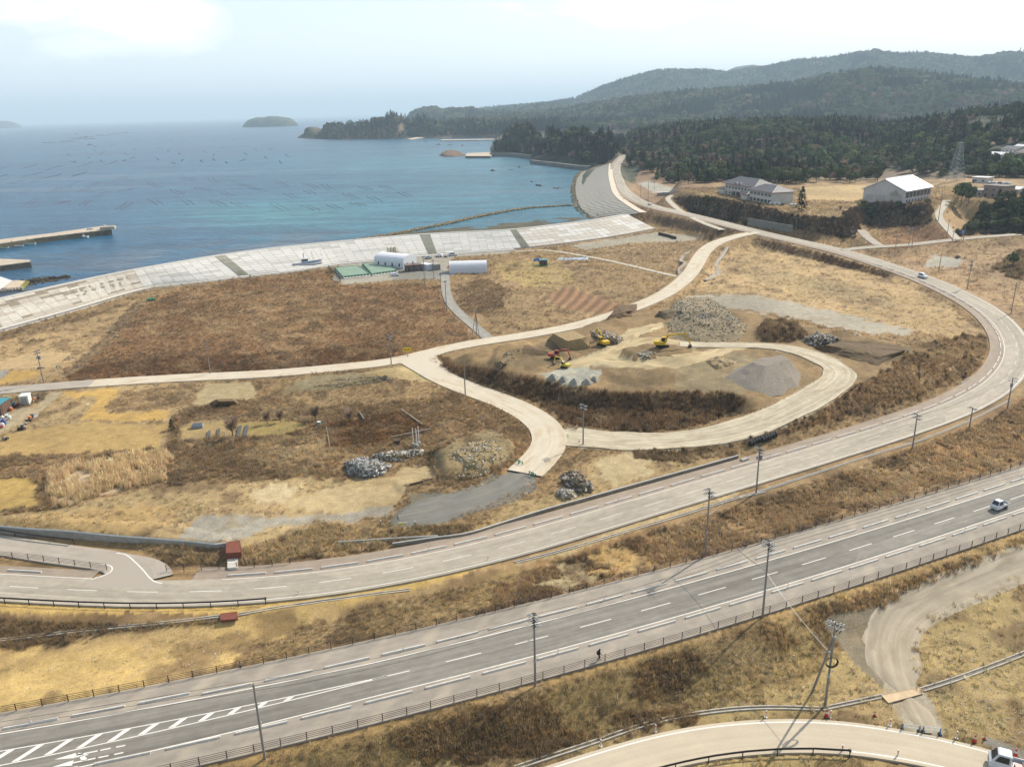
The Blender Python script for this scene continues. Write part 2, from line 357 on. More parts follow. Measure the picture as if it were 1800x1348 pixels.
# ------------------------------------------------------------------ terrain height
A_N = 8.3; A_S = 7.9       # centre line to fences
def fence_line(side): return offset(A_c, A_N if side > 0 else -A_S)
AF_N, AF_S = None, None
ROADS = [  # centre line, half width left, half width right, fall slope
    (D_c, 3.9, 3.9, 1.6), (E_c, 4.0, 4.0, 1.6), (F_c, 2.2, 2.2, 3), (G_c, 1.6, 1.6, 3), (K_c, 3.2, 3.2, 1.8), (L_c, 2.2, 2.2, 1.4), (Q_c, 2.2, 2.2, 1.4), (J_c, 2.4, 2.4, 1.6), (Hl_c, 4.6, 4.6, 2.2),
    (U_c, 4.6, 3.2, 2.0), (C_c, 2.9, 2.9, 2.0), (B_c, 8.1, 4.6, 1.7)]
def line_z(c, bi): return np.interp(bi, np.arange(len(c)), c[:, 2])
quarry_top = PP([(775, 630), (872, 612), (980, 590), (1100, 552), (1230, 541), (1340, 553), (1440, 580), (1530, 597), (1620, 620), (1590, 655), (1500, 690), (1420, 712), (1330, 700), (1290, 690), (1180, 688), (1060, 686), (960, 668), (860, 648), (800, 640)], 3.6)
school_top = PP([(1196, 337), (1240, 343), (1290, 352), (1330, 364), (1380, 374), (1430, 379), (1480, 372), (1500, 357), (1530, 352), (1562, 357), (1600, 357), (1630, 348), (1660, 335), (1650, 316), (1430, 312), (1200, 316)], 12.5)
right_top = PP([(1688, 344), (1725, 350), (1760, 352), (1830, 360), (1950, 380), (2000, 330), (1800, 308), (1690, 312)], 15.0)
ridge_defs = [ # px, py of the tree line, distance ; width factor
    ([(1105, 238, 1500), (1130, 222, 1450), (1200, 214, 1400), (1260, 210, 1350), (1330, 206, 1350), (1400, 206, 1300), (1450, 204, 1350), (1500, 204, 1400), (1560, 214, 1350), (1620, 205, 1300), (1690, 192, 1250), (1720, 186, 1200), (1800, 178, 1150), (1950, 165, 1100), (2300, 150, 1000)], 0.30, 13, 0.0),
    ([(860, 205, 3900), (900, 206, 3700), (1000, 197, 3500), (1100, 177, 3400), (1200, 167, 3300), (1300, 160, 3200), (1400, 152, 3100), (1450, 140, 3100), (1520, 129, 3000), (1580, 129, 3100), (1640, 139, 3000), (1700, 147, 2900), (1800, 160, 2800), (2000, 150, 2800), (2400, 140, 2800)], 0.22, 8, 0.26),
    ([(840, 197, 6200), (880, 192, 6000), (960, 185, 5800), (1010, 179, 5700), (1060, 156, 5600), (1100, 143, 5600), (1150, 129, 5500), (1200, 127, 5600), (1250, 129, 5700), (1275, 131, 5700), (1340, 122, 5600), (1400, 111, 5500), (1450, 107, 5400), (1500, 99, 5300), (1530, 94, 5300), (1570, 101, 5400), (1620, 99, 5400), (1700, 108, 5300), (1760, 98, 5200), (1800, 97, 5200), (1950, 100, 5200), (2300, 90, 5200)], 0.20, 4, 0.36),
    ([(1240, 140, 7600), (1290, 118, 7600), (1320, 114, 7600), (1360, 122, 7600), (1420, 140, 7600)], 0.10, 0, 0.05),
    ([(712, 216, 4600), (722, 203, 4500), (735, 197, 4450), (760, 193, 4400), (780, 197, 4400), (800, 195, 4300), (830, 195, 4300), (860, 200, 4300), (900, 196, 4400), (960, 188, 4500), (1000, 190, 4500)], 0.12, 8, 0.08),
    ([(1090, 237, 1900), (1060, 228, 2100), (1000, 222, 2400), (940, 218, 2600), (880, 216, 2800), (820, 216, 2900), (760, 221, 3000), (700, 224, 3000)], 0.16, 8, 0.05)]
bumps = [ # px, coast py, tree line py, half width px, half depth m
    (892, 271, 222, 30, 60), (915, 274, 214, 44, 70), (960, 285, 224, 52, 75), (1015, 292, 224, 52, 80), (1062, 296, 228, 34, 90),
    (548, 243.5, 216, 30, 80), (590, 245, 214, 46, 90), (640, 245, 211, 50, 90), (690, 245, 206, 48, 100), (735, 243, 213, 46, 90), (790, 243, 224, 40, 80)]
def terrain(X, Y, detail=True):
    r = np.hypot(X, Y); ang = np.arctan2(X, Y)
    z = (fbm(X / 14, Y / 14, 3, 3) - 0.5) * 0.5
    # hinterland lift with distance
    hl = smooth(620, 1000, r) * smooth(0.05, 0.22, ang); z = z + hl * 12
    land = sdist(COAST, X, Y, 200); inl = -land
    # ridges (skip near points)
    far = r > 560
    if far.any():
        Xf, Yf, rf, af = X[far], Y[far], r[far], ang[far]; zf = z[far]
        for pts, w, th, rough in ridge_defs:
            aa = [math.atan2(*Pd(p[0], 1000)[:2]) for p in pts]; dd = [p[2] for p in pts]; hh = [max(zat(*p) - th, 1.0) for p in pts]
            o = np.argsort(aa); aa = np.array(aa)[o]; dd = np.array(dd)[o]; hh = np.array(hh)[o]
            d = np.interp(af, aa, dd) ; h = np.interp(af, aa, hh)
            edge = smooth(aa[0] - 0.03, aa[0], af) * (1 - smooth(aa[-1], aa[-1] + 0.05, af))
            u = (rf - d) / (w * d); prof = np.exp(-(np.where(u < 0, u * 1.0, u * 1.3)) ** 2)
            dm = float(np.mean(dd)); sp = fbm(Xf / (dm * .05), Yf / (dm * .05), 41, 4)
            sp2 = np.abs(2 * fbm(Xf / (dm * .085) + 7, Yf / (dm * .085), 57, 3) - 1)
            hz = h * edge * prof * (1 - rough * 2.2 * (1 - prof) * 2 * sp - rough * 1.5 * (1 - np.clip(sp2 * 2.2, 0, 1)) * (1 - prof ** 4))
            zf = np.maximum(zf, hz) if rough else np.maximum(zf, hz * (0.93 + .14 * sp))
        for px, cy, py, wpx, dep in bumps:
            d = math.hypot(*P(px, cy, SEA)[:2]) + dep + 12; c = Pd(px, d); h = zat(px, py, d) - 13; rx = wpx / FPX * d
            t = np.array([c[1], -c[0]]) / math.hypot(c[0], c[1]); q = (Xf - c[0]) * t[0] + (Yf - c[1]) * t[1]; s_ = (Xf - c[0]) * -t[1] + (Yf - c[1]) * t[0]
            rad = np.sqrt((q / rx) ** 2 + (s_ / dep) ** 2)
            zf = np.maximum(zf, h * (1 - smooth(0.15, 1.25, rad)) * (.9 + .2 * fbm(Xf / 40, Yf / 40, 77, 3)))
        z[far] = zf
    for poly, zz, f in ((school_top, 12.5, 13), (right_top, 15, 26)):
        s_ = sdist(poly, X, Y, 60); w = 1 - smooth(0, 1, s_ / f); z = z * (1 - w) + zz * w
    # swale between the two roads, bank below the main road
    dn, bn = segdist(A_c, X, Y); side = np.sign((Y - np.interp(X, A_c[:, 0], A_c[:, 1])))
    z = np.where((side < 0), -2.6 * smooth(A_S + .8, A_S + 8, dn) + z * (dn > A_S), z)
    sw = sdist(AB_poly, X, Y, 5); z = np.where(sw < 0, z - 1.1 * smooth(0.5, 7, -sw), z)
    # quarry platform
    q = sdist(quarry_top, X, Y, 60); pxs, pys = proj(X, Y, z)
    f = np.where(pxs > 1380, 16.0, 6.0); w = 1 - smooth(0, 1, q / f); z = z * (1 - w) + (3.6 + (fbm(X / 9, Y / 9, 5, 4) - .5) * 2.4) * w
    for poly, zz, f in MOUNDS:
        s_ = sdist(poly, X, Y, f + 2); w = 1 - smooth(0, 1, s_ / f); z = z + zz * w * (.8 + .5 * fbm(X / 5, Y / 5, 9, 3) if zz < 2.8 else 1)
    s_ = sdist(north_wall_poly, X, Y, 6); z = z + 1.0 * (1 - smooth(-0.3, 0.5, s_))
    # roads
    for c, wl, wr, slope in ROADS:
        lo, hi = c[:, :2].min(0) - 40, c[:, :2].max(0) + 40; m = (X > lo[0]) & (X < hi[0]) & (Y > lo[1]) & (Y < hi[1])
        if not m.any(): continue
        xm, ym, zm = X[m], Y[m], z[m]; d, bi = segdist(c, xm, ym); i = np.clip(np.round(bi).astype(int), 0, len(c) - 1)
        nn = normals2(c)[i]; sgn = np.sign((xm - c[i, 0]) * nn[:, 0] + (ym - c[i, 1]) * nn[:, 1]); rz = line_z(c, bi)
        hw = np.where(sgn > 0, wl, wr); e = d - hw
        up = rz - np.maximum(e - .3, 0) / slope - .10; dnn = rz + np.maximum(e - .6, 0) / slope - .10
        zn = np.where(zm < up, up, np.where(zm > dnn, dnn, zm))
        zn = np.where(e < 0.25, rz - .28, zn); ends = (bi <= 0) | (bi >= len(c) - 1)
        z[m] = np.where(ends & (d > hw), zm, zn)
    e = dn - (A_N + .1); z = np.where(e < 0.1, -.28, z); z = np.where((e >= .1) & (e < .8), -0.06, z)
    # coast
    nearw = sdist(SEAWALL_AREA, X, Y, 40); z = np.where(nearw < 0, np.minimum(z, -.4), z)
    z = np.where(inl < 0, -4.5, np.where((r > 560), np.where(inl < 25, np.minimum(z, SEA - .4 + inl * .45), z), z))
    return z
AB_poly = np.vstack([offset(A_c, A_N + .9), offset(B_c, -4.9)[:190][::-1]])
_bi = np.searchsorted(B_c[:120, 0], A_c[-1, 0] - 5)
AB_poly = np.vstack([offset(A_c, A_N + .9)[:, :2], [(260, 230)], offset(B_c, -4.9)[[i for i in range(len(B_c)) if B_c[i, 1] < 225 and B_c[i, 0] < 176]][::-1][:, :2]])
north_wall_px = [(-80, 930), (0, 935), (55, 940), (120, 944), (200, 952), (280, 958), (340, 963), (385, 968), (400, 965)]
north_wall_poly = PP(north_wall_px + [(402, 950), (300, 925), (-80, 905)], 0)
SEAWALL_AREA = np.vstack([CREST[:, :2] * 1.0, TOE[::-1, :2]])
MOUNDS = [(PP([(500, 685), (540, 660), (640, 655), (700, 648), (640, 662), (560, 678)], 1.0), 1.3, 3.5),
          (PP([(775, 790), (850, 765), (890, 775), (880, 810), (830, 825), (790, 830)], 1.0), 2.0, 3.5),
          (PP([(700, 850), (745, 846), (800, 832), (805, 838), (750, 858), (712, 862)], 0.3), .5, 1.5),
          (PP([(1075, 655), (1130, 645), (1190, 655), (1180, 668), (1100, 670)], 3.8), .9, 3),
          (PP([(1100, 618), (1150, 608), (1215, 620), (1190, 632), (1120, 635)], 3.8), 1.6, 4),
          (PP([(1340, 575), (1390, 570), (1400, 590), (1350, 595)], 3.8), 1.8, 4),
          (PP([(1470, 580), (1500, 577), (1505, 585), (1480, 588)], 3.8), 1.2, 3),
          (PP([(870, 640), (880, 618), (920, 605), (925, 612), (900, 625), (885, 642)], 3.6), 1.2, 2.5)]

# height raster for placing things
_gx = np.arange(-330, 560, 1.5); _gy = np.arange(36, 1000, 1.5)
_GX, _GY = np.meshgrid(_gx, _gy); HR = terrain(_GX.ravel(), _GY.ravel()).reshape(_GX.shape)
def tz(x, y):
    i = np.clip((np.asarray(x, float) - _gx[0]) / 1.5, 0, len(_gx) - 1.001); j = np.clip((np.asarray(y, float) - _gy[0]) / 1.5, 0, len(_gy) - 1.001)
    i0, j0 = i.astype(int), j.astype(int); fx, fy = i - i0, j - j0
    return (HR[j0, i0] * (1 - fx) + HR[j0, i0 + 1] * fx) * (1 - fy) + (HR[j0 + 1, i0] * (1 - fx) + HR[j0 + 1, i0 + 1] * fx) * fy
def G(px, py):
    """the ground point seen at a photo pixel"""
    d = ray(px, py); t = np.arange(60, 1300, 0.6); x, y, z = d[0] * t, d[1] * t, CAMH + d[2] * t
    h = tz(x, y); k = int(np.argmax(z < h)) or len(t) - 1
    return Vector((float(x[k]), float(y[k]), float(h[k])))

# ------------------------------------------------------------------ ground cover zones (photo outline on the real terrain)
ZONES = [ # outline, colour, ragged edge (m), cover class
 ([(105, 668), (150, 625), (195, 590), (268, 522), (430, 488), (575, 474), (600, 500), (690, 500), (775, 500), (782, 540), (835, 592), (740, 618), (690, 630), (480, 650), (300, 662)], (152, 112, 68), 2.0, 1),
 ([(110, 672), (150, 645), (300, 628), (480, 622), (640, 605), (700, 615), (690, 632), (480, 652), (300, 664)], (140, 98, 56), 1.5, 2),
 ([(330, 560), (420, 520), (560, 500), (590, 520), (560, 590), (420, 600)], (158, 120, 74), 5, 1),
 ([(795, 505), (860, 482), (900, 450), (1000, 460), (1190, 494), (1130, 532), (1080, 548), (1000, 568), (870, 594), (830, 565), (795, 535)], (166, 133, 86), 1.5, 6),
 ([(870, 462), (960, 456), (1010, 480), (1000, 505), (930, 505), (880, 490)], (186, 156, 90), 4, 6),
 ([(800, 500), (860, 490), (900, 510), (860, 560), (810, 540)], (140, 108, 68), 4, 1),
 ([(960, 520), (1000, 505), (1090, 535), (1065, 553), (1000, 545)], (150, 112, 78), 2, 0),
 ([(940, 432), (1080, 418), (1150, 404), (1220, 418), (1225, 440), (1190, 480), (1080, 455), (1000, 440)], (176, 142, 98), 2, 1),
 ([(1000, 432), (1090, 418), (1160, 408), (1240, 418), (1200, 425), (1100, 428), (1030, 440)], (168, 158, 140), 2, 0),
 ([(-80, 620), (0, 600), (100, 575), (200, 545), (240, 528), (190, 595), (105, 668), (0, 676), (-80, 680)], (184, 150, 100), 1.5, 6),
 ([(165, 610), (240, 530), (262, 530), (195, 600), (130, 660), (100, 660)], (150, 120, 82), 1.5, 1),
 ([(-60, 652), (0, 632), (75, 617), (127, 620), (98, 648), (0, 650)], (196, 165, 118), 0.6, 0),
 ([(-50, 684), (0, 670), (20, 652), (77, 650), (58, 667)], (205, 164, 86), 0.4, 0),
 ([(-60, 672), (-30, 652), (18, 651), (0, 668)], (166, 160, 150), 0.4, 0),
 ([(0, 800), (-80, 810), (-80, 700), (0, 690), (60, 688), (115, 686), (210, 680), (340, 672), (330, 710), (300, 745), (285, 795)], (186, 155, 104), 1.0, 6),
 ([(-60, 720), (0, 705), (70, 690), (85, 690), (70, 708), (20, 722)], (150, 122, 80), 1.5, 1),
 ([(-80, 790), (-80, 735), (0, 722), (62, 716), (88, 690), (112, 687), (75, 722), (45, 743), (0, 758)], (186, 166, 132), 0.4, 0),
 ([(112, 690), (212, 681), (188, 727), (298, 721), (292, 738), (220, 740), (146, 738), (172, 697), (120, 699)], (203, 163, 86), 0.8, 0),
 ([(180, 720), (210, 690), (330, 672), (420, 668), (340, 710), (290, 720)], (168, 134, 88), 2, 1),
 ([(338, 712), (360, 672), (440, 672), (455, 690), (425, 712)], (186, 164, 122), 1.2, 0),
 ([(0, 765), (150, 742), (290, 745), (282, 790), (120, 800), (0, 800)], (192, 158, 96), 1.5, 0),
 ([(-80, 800), (120, 800), (285, 790), (90, 830), (80, 900), (-80, 905)], (166, 130, 82), 2, 4),
 ([(-60, 850), (0, 843), (55, 838), (68, 890), (0, 899), (-60, 900)], (192, 158, 86), 0.8, 0),
 ([(90, 890), (86, 832), (130, 812), (182, 808), (290, 792), (302, 808), (292, 845), (190, 868), (105, 893)], (206, 176, 140), 0.6, 3),
 ([(300, 850), (300, 740), (335, 718), (480, 698), (560, 715), (730, 705), (780, 690), (860, 705), (930, 730), (945, 770), (925, 805), (890, 835), (800, 865), (760, 850), (690, 800), (600, 800), (580, 838), (430, 838)], (158, 122, 76), 2, 2),
 ([(420, 810), (450, 770), (560, 770), (600, 790), (560, 830), (470, 830)], (184, 148, 96), 4, 4),
 ([(575, 790), (580, 745), (640, 735), (702, 724), (758, 755), (690, 778)], (134, 92, 44), 0.8, 2),
 ([(340, 740), (410, 736), (412, 764), (318, 776), (315, 752)], (178, 150, 98), 0.6, 0),
 ([(412, 742), (520, 738), (545, 750), (500, 765), (412, 768)], (170, 146, 84), 1, 0),
 ([(500, 690), (540, 662), (640, 655), (720, 640), (700, 655), (600, 680)], (150, 134, 100), 1.5, 0),
 ([(640, 655), (720, 642), (745, 655), (770, 672), (700, 668)], (184, 160, 112), 1.5, 0),
 ([(760, 800), (800, 770), (860, 755), (900, 770), (900, 800), (860, 825), (780, 835)], (150, 130, 90), 2, 6),
 ([(-80, 935), (-80, 905), (90, 895), (320, 850), (600, 838), (690, 838), (680, 900), (420, 965), (200, 945)], (190, 160, 108), 2, 6),
 ([(0, 935), (0, 905), (240, 890), (320, 885), (300, 930), (200, 940)], (198, 162, 100), 2, 6),
 ([(480, 885), (560, 862), (640, 845), (690, 835), (700, 818), (752, 820), (770, 838), (712, 852), (712, 870), (690, 895), (590, 905)], (200, 174, 128), 1.5, 0),
 ([(440, 880), (470, 850), (540, 848), (500, 880)], (205, 182, 140), 3, 0),
 ([(300, 948), (360, 905), (480, 908), (600, 903), (690, 888), (685, 908), (560, 918), (470, 930), (400, 948)], (170, 161, 146), 1.5, 0),
 ([(905, 815), (935, 846), (900, 868), (830, 895), (770, 922), (740, 930), (683, 922), (700, 897), (722, 885), (716, 868), (800, 868), (852, 855), (890, 832)], (126, 123, 113), 0.4, 0),
 ([(0, 975), (90, 948), (380, 975), (500, 1000), (480, 990), (260, 990), (0, 960)], (170, 136, 82), 1, 4),
 ([(420, 965), (560, 925), (690, 925), (790, 925), (870, 920), (800, 940), (640, 965), (500, 985), (420, 995)], (180, 145, 88), 1, 4),
 ([(-80, 1075), (-80, 1050), (470, 1058), (560, 1046), (700, 1018), (950, 955), (1000, 950), (700, 1045), (480, 1085), (300, 1078)], (206, 170, 96), 0.8, 0),
 ([(-80, 1310), (-80, 1150), (0, 1145), (200, 1118), (330, 1095), (420, 1085), (560, 1060), (640, 1060), (600, 1085), (450, 1130), (380, 1172)], (206, 170, 98), 1.5, 7),
 ([(-80, 1150), (-80, 1085), (240, 1072), (400, 1082), (400, 1092), (200, 1113), (0, 1143)], (142, 110, 66), 1.2, 2),
 ([(400, 1185), (470, 1130), (620, 1075), (760, 1030), (900, 1000), (960, 1010), (830, 1080), (620, 1140)], (170, 138, 84), 2, 1),
 ([(900, 1062), (830, 1080), (950, 990), (1060, 950), (1200, 915), (1300, 890), (1500, 830), (1640, 770), (1800, 690), (1900, 650), (1900, 790), (1800, 812), (1500, 900), (1300, 960)], (164, 126, 76), 2, 4),
 ([(1040, 985), (1070, 968), (1130, 960), (1160, 985), (1130, 1003), (1060, 1008)], (196, 158, 92), 4, 6),
 ([(955, 1010), (1035, 985), (1055, 1015), (980, 1032)], (180, 158, 114), 4, 6),
 ([(880, 1000), (1000, 965), (1090, 925), (1300, 862), (1300, 868), (1100, 938), (1000, 975)], (190, 164, 118), .6, 0),
 ([(1000, 860), (1040, 810), (1110, 792), (1290, 785), (1310, 800), (1200, 840), (1080, 872), (1000, 895), (880, 930), (830, 940), (900, 885)], (184, 154, 100), 1.5, 6),
 ([(1040, 815), (1110, 795), (1150, 800), (1145, 830), (1080, 850), (1040, 840)], (204, 180, 136), 2, 0),
 ([(1110, 788), (1290, 780), (1300, 800), (1200, 812), (1120, 805)], (150, 118, 72), 1, 4),
 ([(770, 622), (870, 605), (1000, 580), (1100, 548), (1220, 533), (1330, 545), (1400, 570), (1520, 590), (1610, 612), (1580, 650), (1500, 690), (1440, 705), (1300, 720), (1280, 700), (1180, 692), (1060, 690), (960, 672), (860, 650), (800, 642)], (152, 124, 84), 1.5, 0),
 ([(890, 625), (960, 600), (1000, 605), (985, 640), (900, 648), (870, 645)], (134, 112, 78), 1.2, 0),
 ([(765, 622), (800, 640), (860, 650), (960, 670), (1060, 690), (1180, 690), (1290, 690), (1310, 702), (1265, 738), (1180, 758), (1080, 757), (1000, 745), (950, 712), (890, 687), (800, 657)], (128, 94, 56), 1.0, 8),
 ([(1180, 640), (1290, 618), (1330, 625), (1300, 690), (1190, 690)], (150, 132, 98), 3, 0),
 ([(985, 640), (1015, 630), (1060, 612), (1085, 592), (1110, 578), (1160, 568), (1168, 575), (1120, 590), (1095, 608), (1090, 625), (1140, 636), (1220, 625), (1275, 606), (1290, 612), (1240, 632), (1150, 648), (1060, 645), (1000, 646)], (198, 180, 140), 1.0, 0),
 ([(945, 658), (1000, 645), (1055, 650), (1050, 672), (1000, 680), (960, 668)], (176, 172, 158), 1.0, 0),
 ([(1100, 618), (1150, 606), (1215, 618), (1220, 628), (1180, 640), (1110, 638)], (138, 112, 74), 1.2, 0),
 ([(1060, 660), (1130, 650), (1200, 660), (1190, 680), (1080, 685)], (140, 116, 80), 1.5, 0),
 ([(1330, 580), (1350, 562), (1400, 568), (1420, 590), (1390, 603), (1345, 600)], (130, 98, 62), 1, 8),
 ([(1425, 610), (1460, 598), (1540, 600), (1610, 612), (1560, 640), (1480, 628)], (118, 98, 68), 1.5, 0),
 ([(1200, 522), (1330, 513), (1460, 538), (1600, 572), (1595, 592), (1500, 582), (1330, 547), (1215, 532)], (178, 167, 148), 4, 0),
 ([(1250, 470), (1300, 430), (1400, 430), (1500, 455), (1600, 495), (1680, 545), (1730, 600), (1700, 600), (1600, 580), (1460, 545), (1330, 520), (1220, 515)], (194, 160, 108), 3, 6),
 ([(1300, 465), (1500, 500), (1590, 540), (1500, 530), (1330, 500)], (180, 152, 104), 8, 6),
 ([(1480, 690), (1560, 650), (1610, 612), (1690, 590), (1745, 590), (1745, 625), (1710, 660), (1600, 705), (1450, 745), (1330, 770), (1310, 790), (1290, 785), (1400, 730)], (154, 116, 68), 2, 9),
 ([(1330, 420), (1400, 436), (1480, 455), (1570, 482), (1560, 488), (1460, 465), (1340, 432)], (112, 82, 54), 1, 2),
 ([(1135, 378), (1200, 385), (1320, 408), (1260, 414), (1200, 404), (1165, 398)], (108, 82, 56), .8, 1),
 ([(1490, 445), (1560, 437), (1800, 418), (1950, 410), (1950, 640), (1830, 640), (1800, 600), (1750, 540), (1650, 492), (1560, 465)], (178, 142, 98), 3, 6),
 ([(1620, 470), (1640, 448), (1690, 455), (1680, 470)], (176, 168, 154), 2, 0),
 ([(1750, 470), (1790, 440), (1850, 450), (1850, 500), (1780, 490)], (130, 100, 66), 3, 8),
 ([(1560, 440), (1545, 400), (1560, 385), (1650, 390), (1690, 425)], (164, 122, 80), 2, 1),
 ([(1440, 330), (1530, 327), (1560, 340), (1500, 355), (1420, 350)], (188, 158, 106), 1, 0),
 ([(1405, 330), (1520, 325), (1520, 350), (1420, 352)], (190, 160, 108), 1, 0),
 ([(585, 492), (600, 462), (690, 452), (700, 448), (905, 440), (890, 446), (800, 452), (785, 470), (800, 484), (778, 492), (740, 490), (605, 500)], (166, 158, 144), .8, 0),
 ([(690, 492), (700, 466), (745, 470), (780, 474), (788, 486), (775, 491)], (146, 142, 134), .5, 0),
 ([(1180, 350), (1240, 346), (1300, 358), (1400, 380), (1480, 385), (1510, 400), (1500, 420), (1400, 405), (1300, 392), (1220, 378)], (120, 92, 64), 2, 10),
 ([(1480, 375), (1530, 358), (1620, 362), (1640, 370), (1630, 395), (1560, 400), (1500, 395)], (124, 94, 66), 3, 10),
 ([(1680, 415), (1690, 380), (1740, 360), (1800, 350), (1950, 360), (1950, 412), (1800, 410)], (96, 84, 58), 3, 10),
 ([(1650, 380), (1690, 365), (1730, 350), (1720, 372), (1690, 410), (1670, 400)], (186, 150, 100), 2, 0),
 ([(1140, 390), (1110, 330), (1130, 290), (1240, 290), (1250, 330), (1180, 345), (1180, 370)], (160, 126, 90), 3, 1),
 ([(1150, 340), (1120, 322), (1140, 318), (1190, 332), (1180, 340)], (176, 170, 156), .5, 0),
]
SBANK = (158, 122, 68)
def cover(X, Y, Z, r):
    """albedo and cover class of ground points"""
    n1 = fbm(X / 3.0, Y / 3.0, 21, 3) - .5; n2 = fbm(X / 3.0 + 50, Y / 3.0, 22, 3) - .5
    col = np.empty((X.size, 3)); col[:] = (172, 138, 90); cls = np.full(X.size, 1)
    px0, py0 = proj(X, Y, Z)
    # land beyond the swept survey: forest floor and far hills
    far = smooth(660, 800, r)
    fcol = np.array((66, 74, 52.)) ; br = np.array((128, 108, 88.))
    ff = fbm(X / 90, Y / 90, 31, 5)[:, None]
    col = col * (1 - far[:, None]) + far[:, None] * (fcol + (br - fcol) * smooth(.46, .66, ff)); cls = np.where(far > .5, 0, cls)
    dn, _ = segdist(A_c, X, Y); below = (Y < np.interp(X, A_c[:, 0], A_c[:, 1])) & (dn > A_S)
    col[below] = (182, 154, 96); cls[below] = 6
    bank = below & (dn < A_S + 8.5 + 6 * n1 + 3 * np.sin(X / 17)) & (dn > A_S + 1.6 + 2 * n2); col[bank] = SBANK; cls[bank] = 2; bm = bank & (fbm(X / 9, Y / 6, 47, 3) < .5 + .12 * np.clip((20 - X) / 60, -1, 1)); col[bm] = (170, 140, 82); cls[bm] = 1; b2 = below & (dn <= A_S + 2.2); col[b2] = (176, 142, 84)
    jx = {}
    for poly, c, j, k in ZONES:
        key = j
        if key not in jx: jx[key] = proj(X + n1 * 2.4 * j, Y + n2 * 2.4 * j, Z)
        m = pip(poly, *jx[key]) & (dn > A_N)
        col[m] = c; cls[m] = k
    gz = [([(1440, 1092), (1470, 1080), (1548, 1066), (1540, 1090), (1545, 1160), (1552, 1214), (1500, 1165)], (142, 128, 106)),
          ([(1950, 918), (1800, 962), (1700, 1000), (1610, 1036), (1548, 1075), (1533, 1110), (1540, 1160), (1556, 1224), (1614, 1212), (1600, 1160), (1602, 1120), (1629, 1086), (1700, 1050), (1800, 1006), (1950, 962)], (184, 171, 148)),
          ([(1560, 1226), (1628, 1213), (1664, 1294), (1590, 1284)], (186, 172, 150)),
          ([(1725, 1305), (1740, 1296), (1800, 1318), (1850, 1340), (1850, 1350), (1790, 1335)], (150, 144, 132))]
    for poly, c in gz:
        m = pip(poly, *proj(X + n1 * .7, Y + n2 * .7, Z)) & below; col[m] = c; cls[m] = 0
    dh, bh = segdist(Hl_c, X, Y); hw = np.interp(bh, [0, len(Hl_c) * .12, len(Hl_c) * .5, len(Hl_c) * .62, len(Hl_c) * .8], [5.2, 4.8, 4.8, 3.4, 2.6]) + .8 * n1; m = (dh < hw) & ~below; m_h = m; tr = np.abs(np.abs(dh - 1.2) - .5)
    col[m] = (208, 196, 168); cls[m] = 11
    g = fbm(X / 22, Y / 22, 61, 4)[:, None]; col = col * (0.86 + .28 * g)
    # patches of bleached straw and darker litter inside vegetated land
    pz = smooth(.56, .68, fbm(X / 7, Y / 7, 71, 3))[:, None] * ((cls > 0) & (cls != 3))[:, None] * .45 * (1 - far[:, None])
    col = col * (1 - pz) + pz * np.array((192, 158, 108.))
    pz = smooth(.55, .7, fbm(X / 5 + 9, Y / 5, 73, 3))[:, None] * ((cls > 0) & (cls != 3))[:, None] * .5 * (1 - far[:, None])
    col = col * (1 - pz) + pz * np.array((112, 86, 56.))
    # bare pebbly soil flecks on open gravel
    pz = smooth(.6, .75, fbm(X / 4, Y / 4, 75, 3))[:, None] * (cls == 0)[:, None] * .3 * (1 - far[:, None])
    col = col * (1 - pz) + pz * np.array((150, 122, 78.))
    qm = pip(quarry_top[:, :2], X, Y) & (cls == 0); col[qm] *= (.80 + .42 * fbm(X[qm] / 5, Y[qm] / 5, 63, 4))[:, None]
    col[m_h] *= (1 + .10 * np.sin(dh[m_h] * 3.4 + 1.2 * n1[m_h]) * (.5 + .5 * smooth(.3, .6, fbm(X[m_h] / 25, Y[m_h] / 25, 65, 2))))[:, None]
    # furrows
    m = pip([(940, 520), (1000, 500), (1100, 538), (1065, 560), (1000, 552)], px0, py0); fr = np.sin((X * .62 + Y * .78) * 2.6); col[m] *= (1 + .16 * fr[m])[:, None]
    a = lin(np.clip(col, 0, 255)); lu = (a @ np.array([.25, .6, .15]))[:, None]; sat = np.where(cls > 0, .86, .92)[:, None]; a = (lu + (a - lu) * sat) * np.where((cls > 0)[:, None], np.array([[.985, 1.0, .96]]), np.array([[.985, 1.0, .96]]))
    return a * KALB, cls

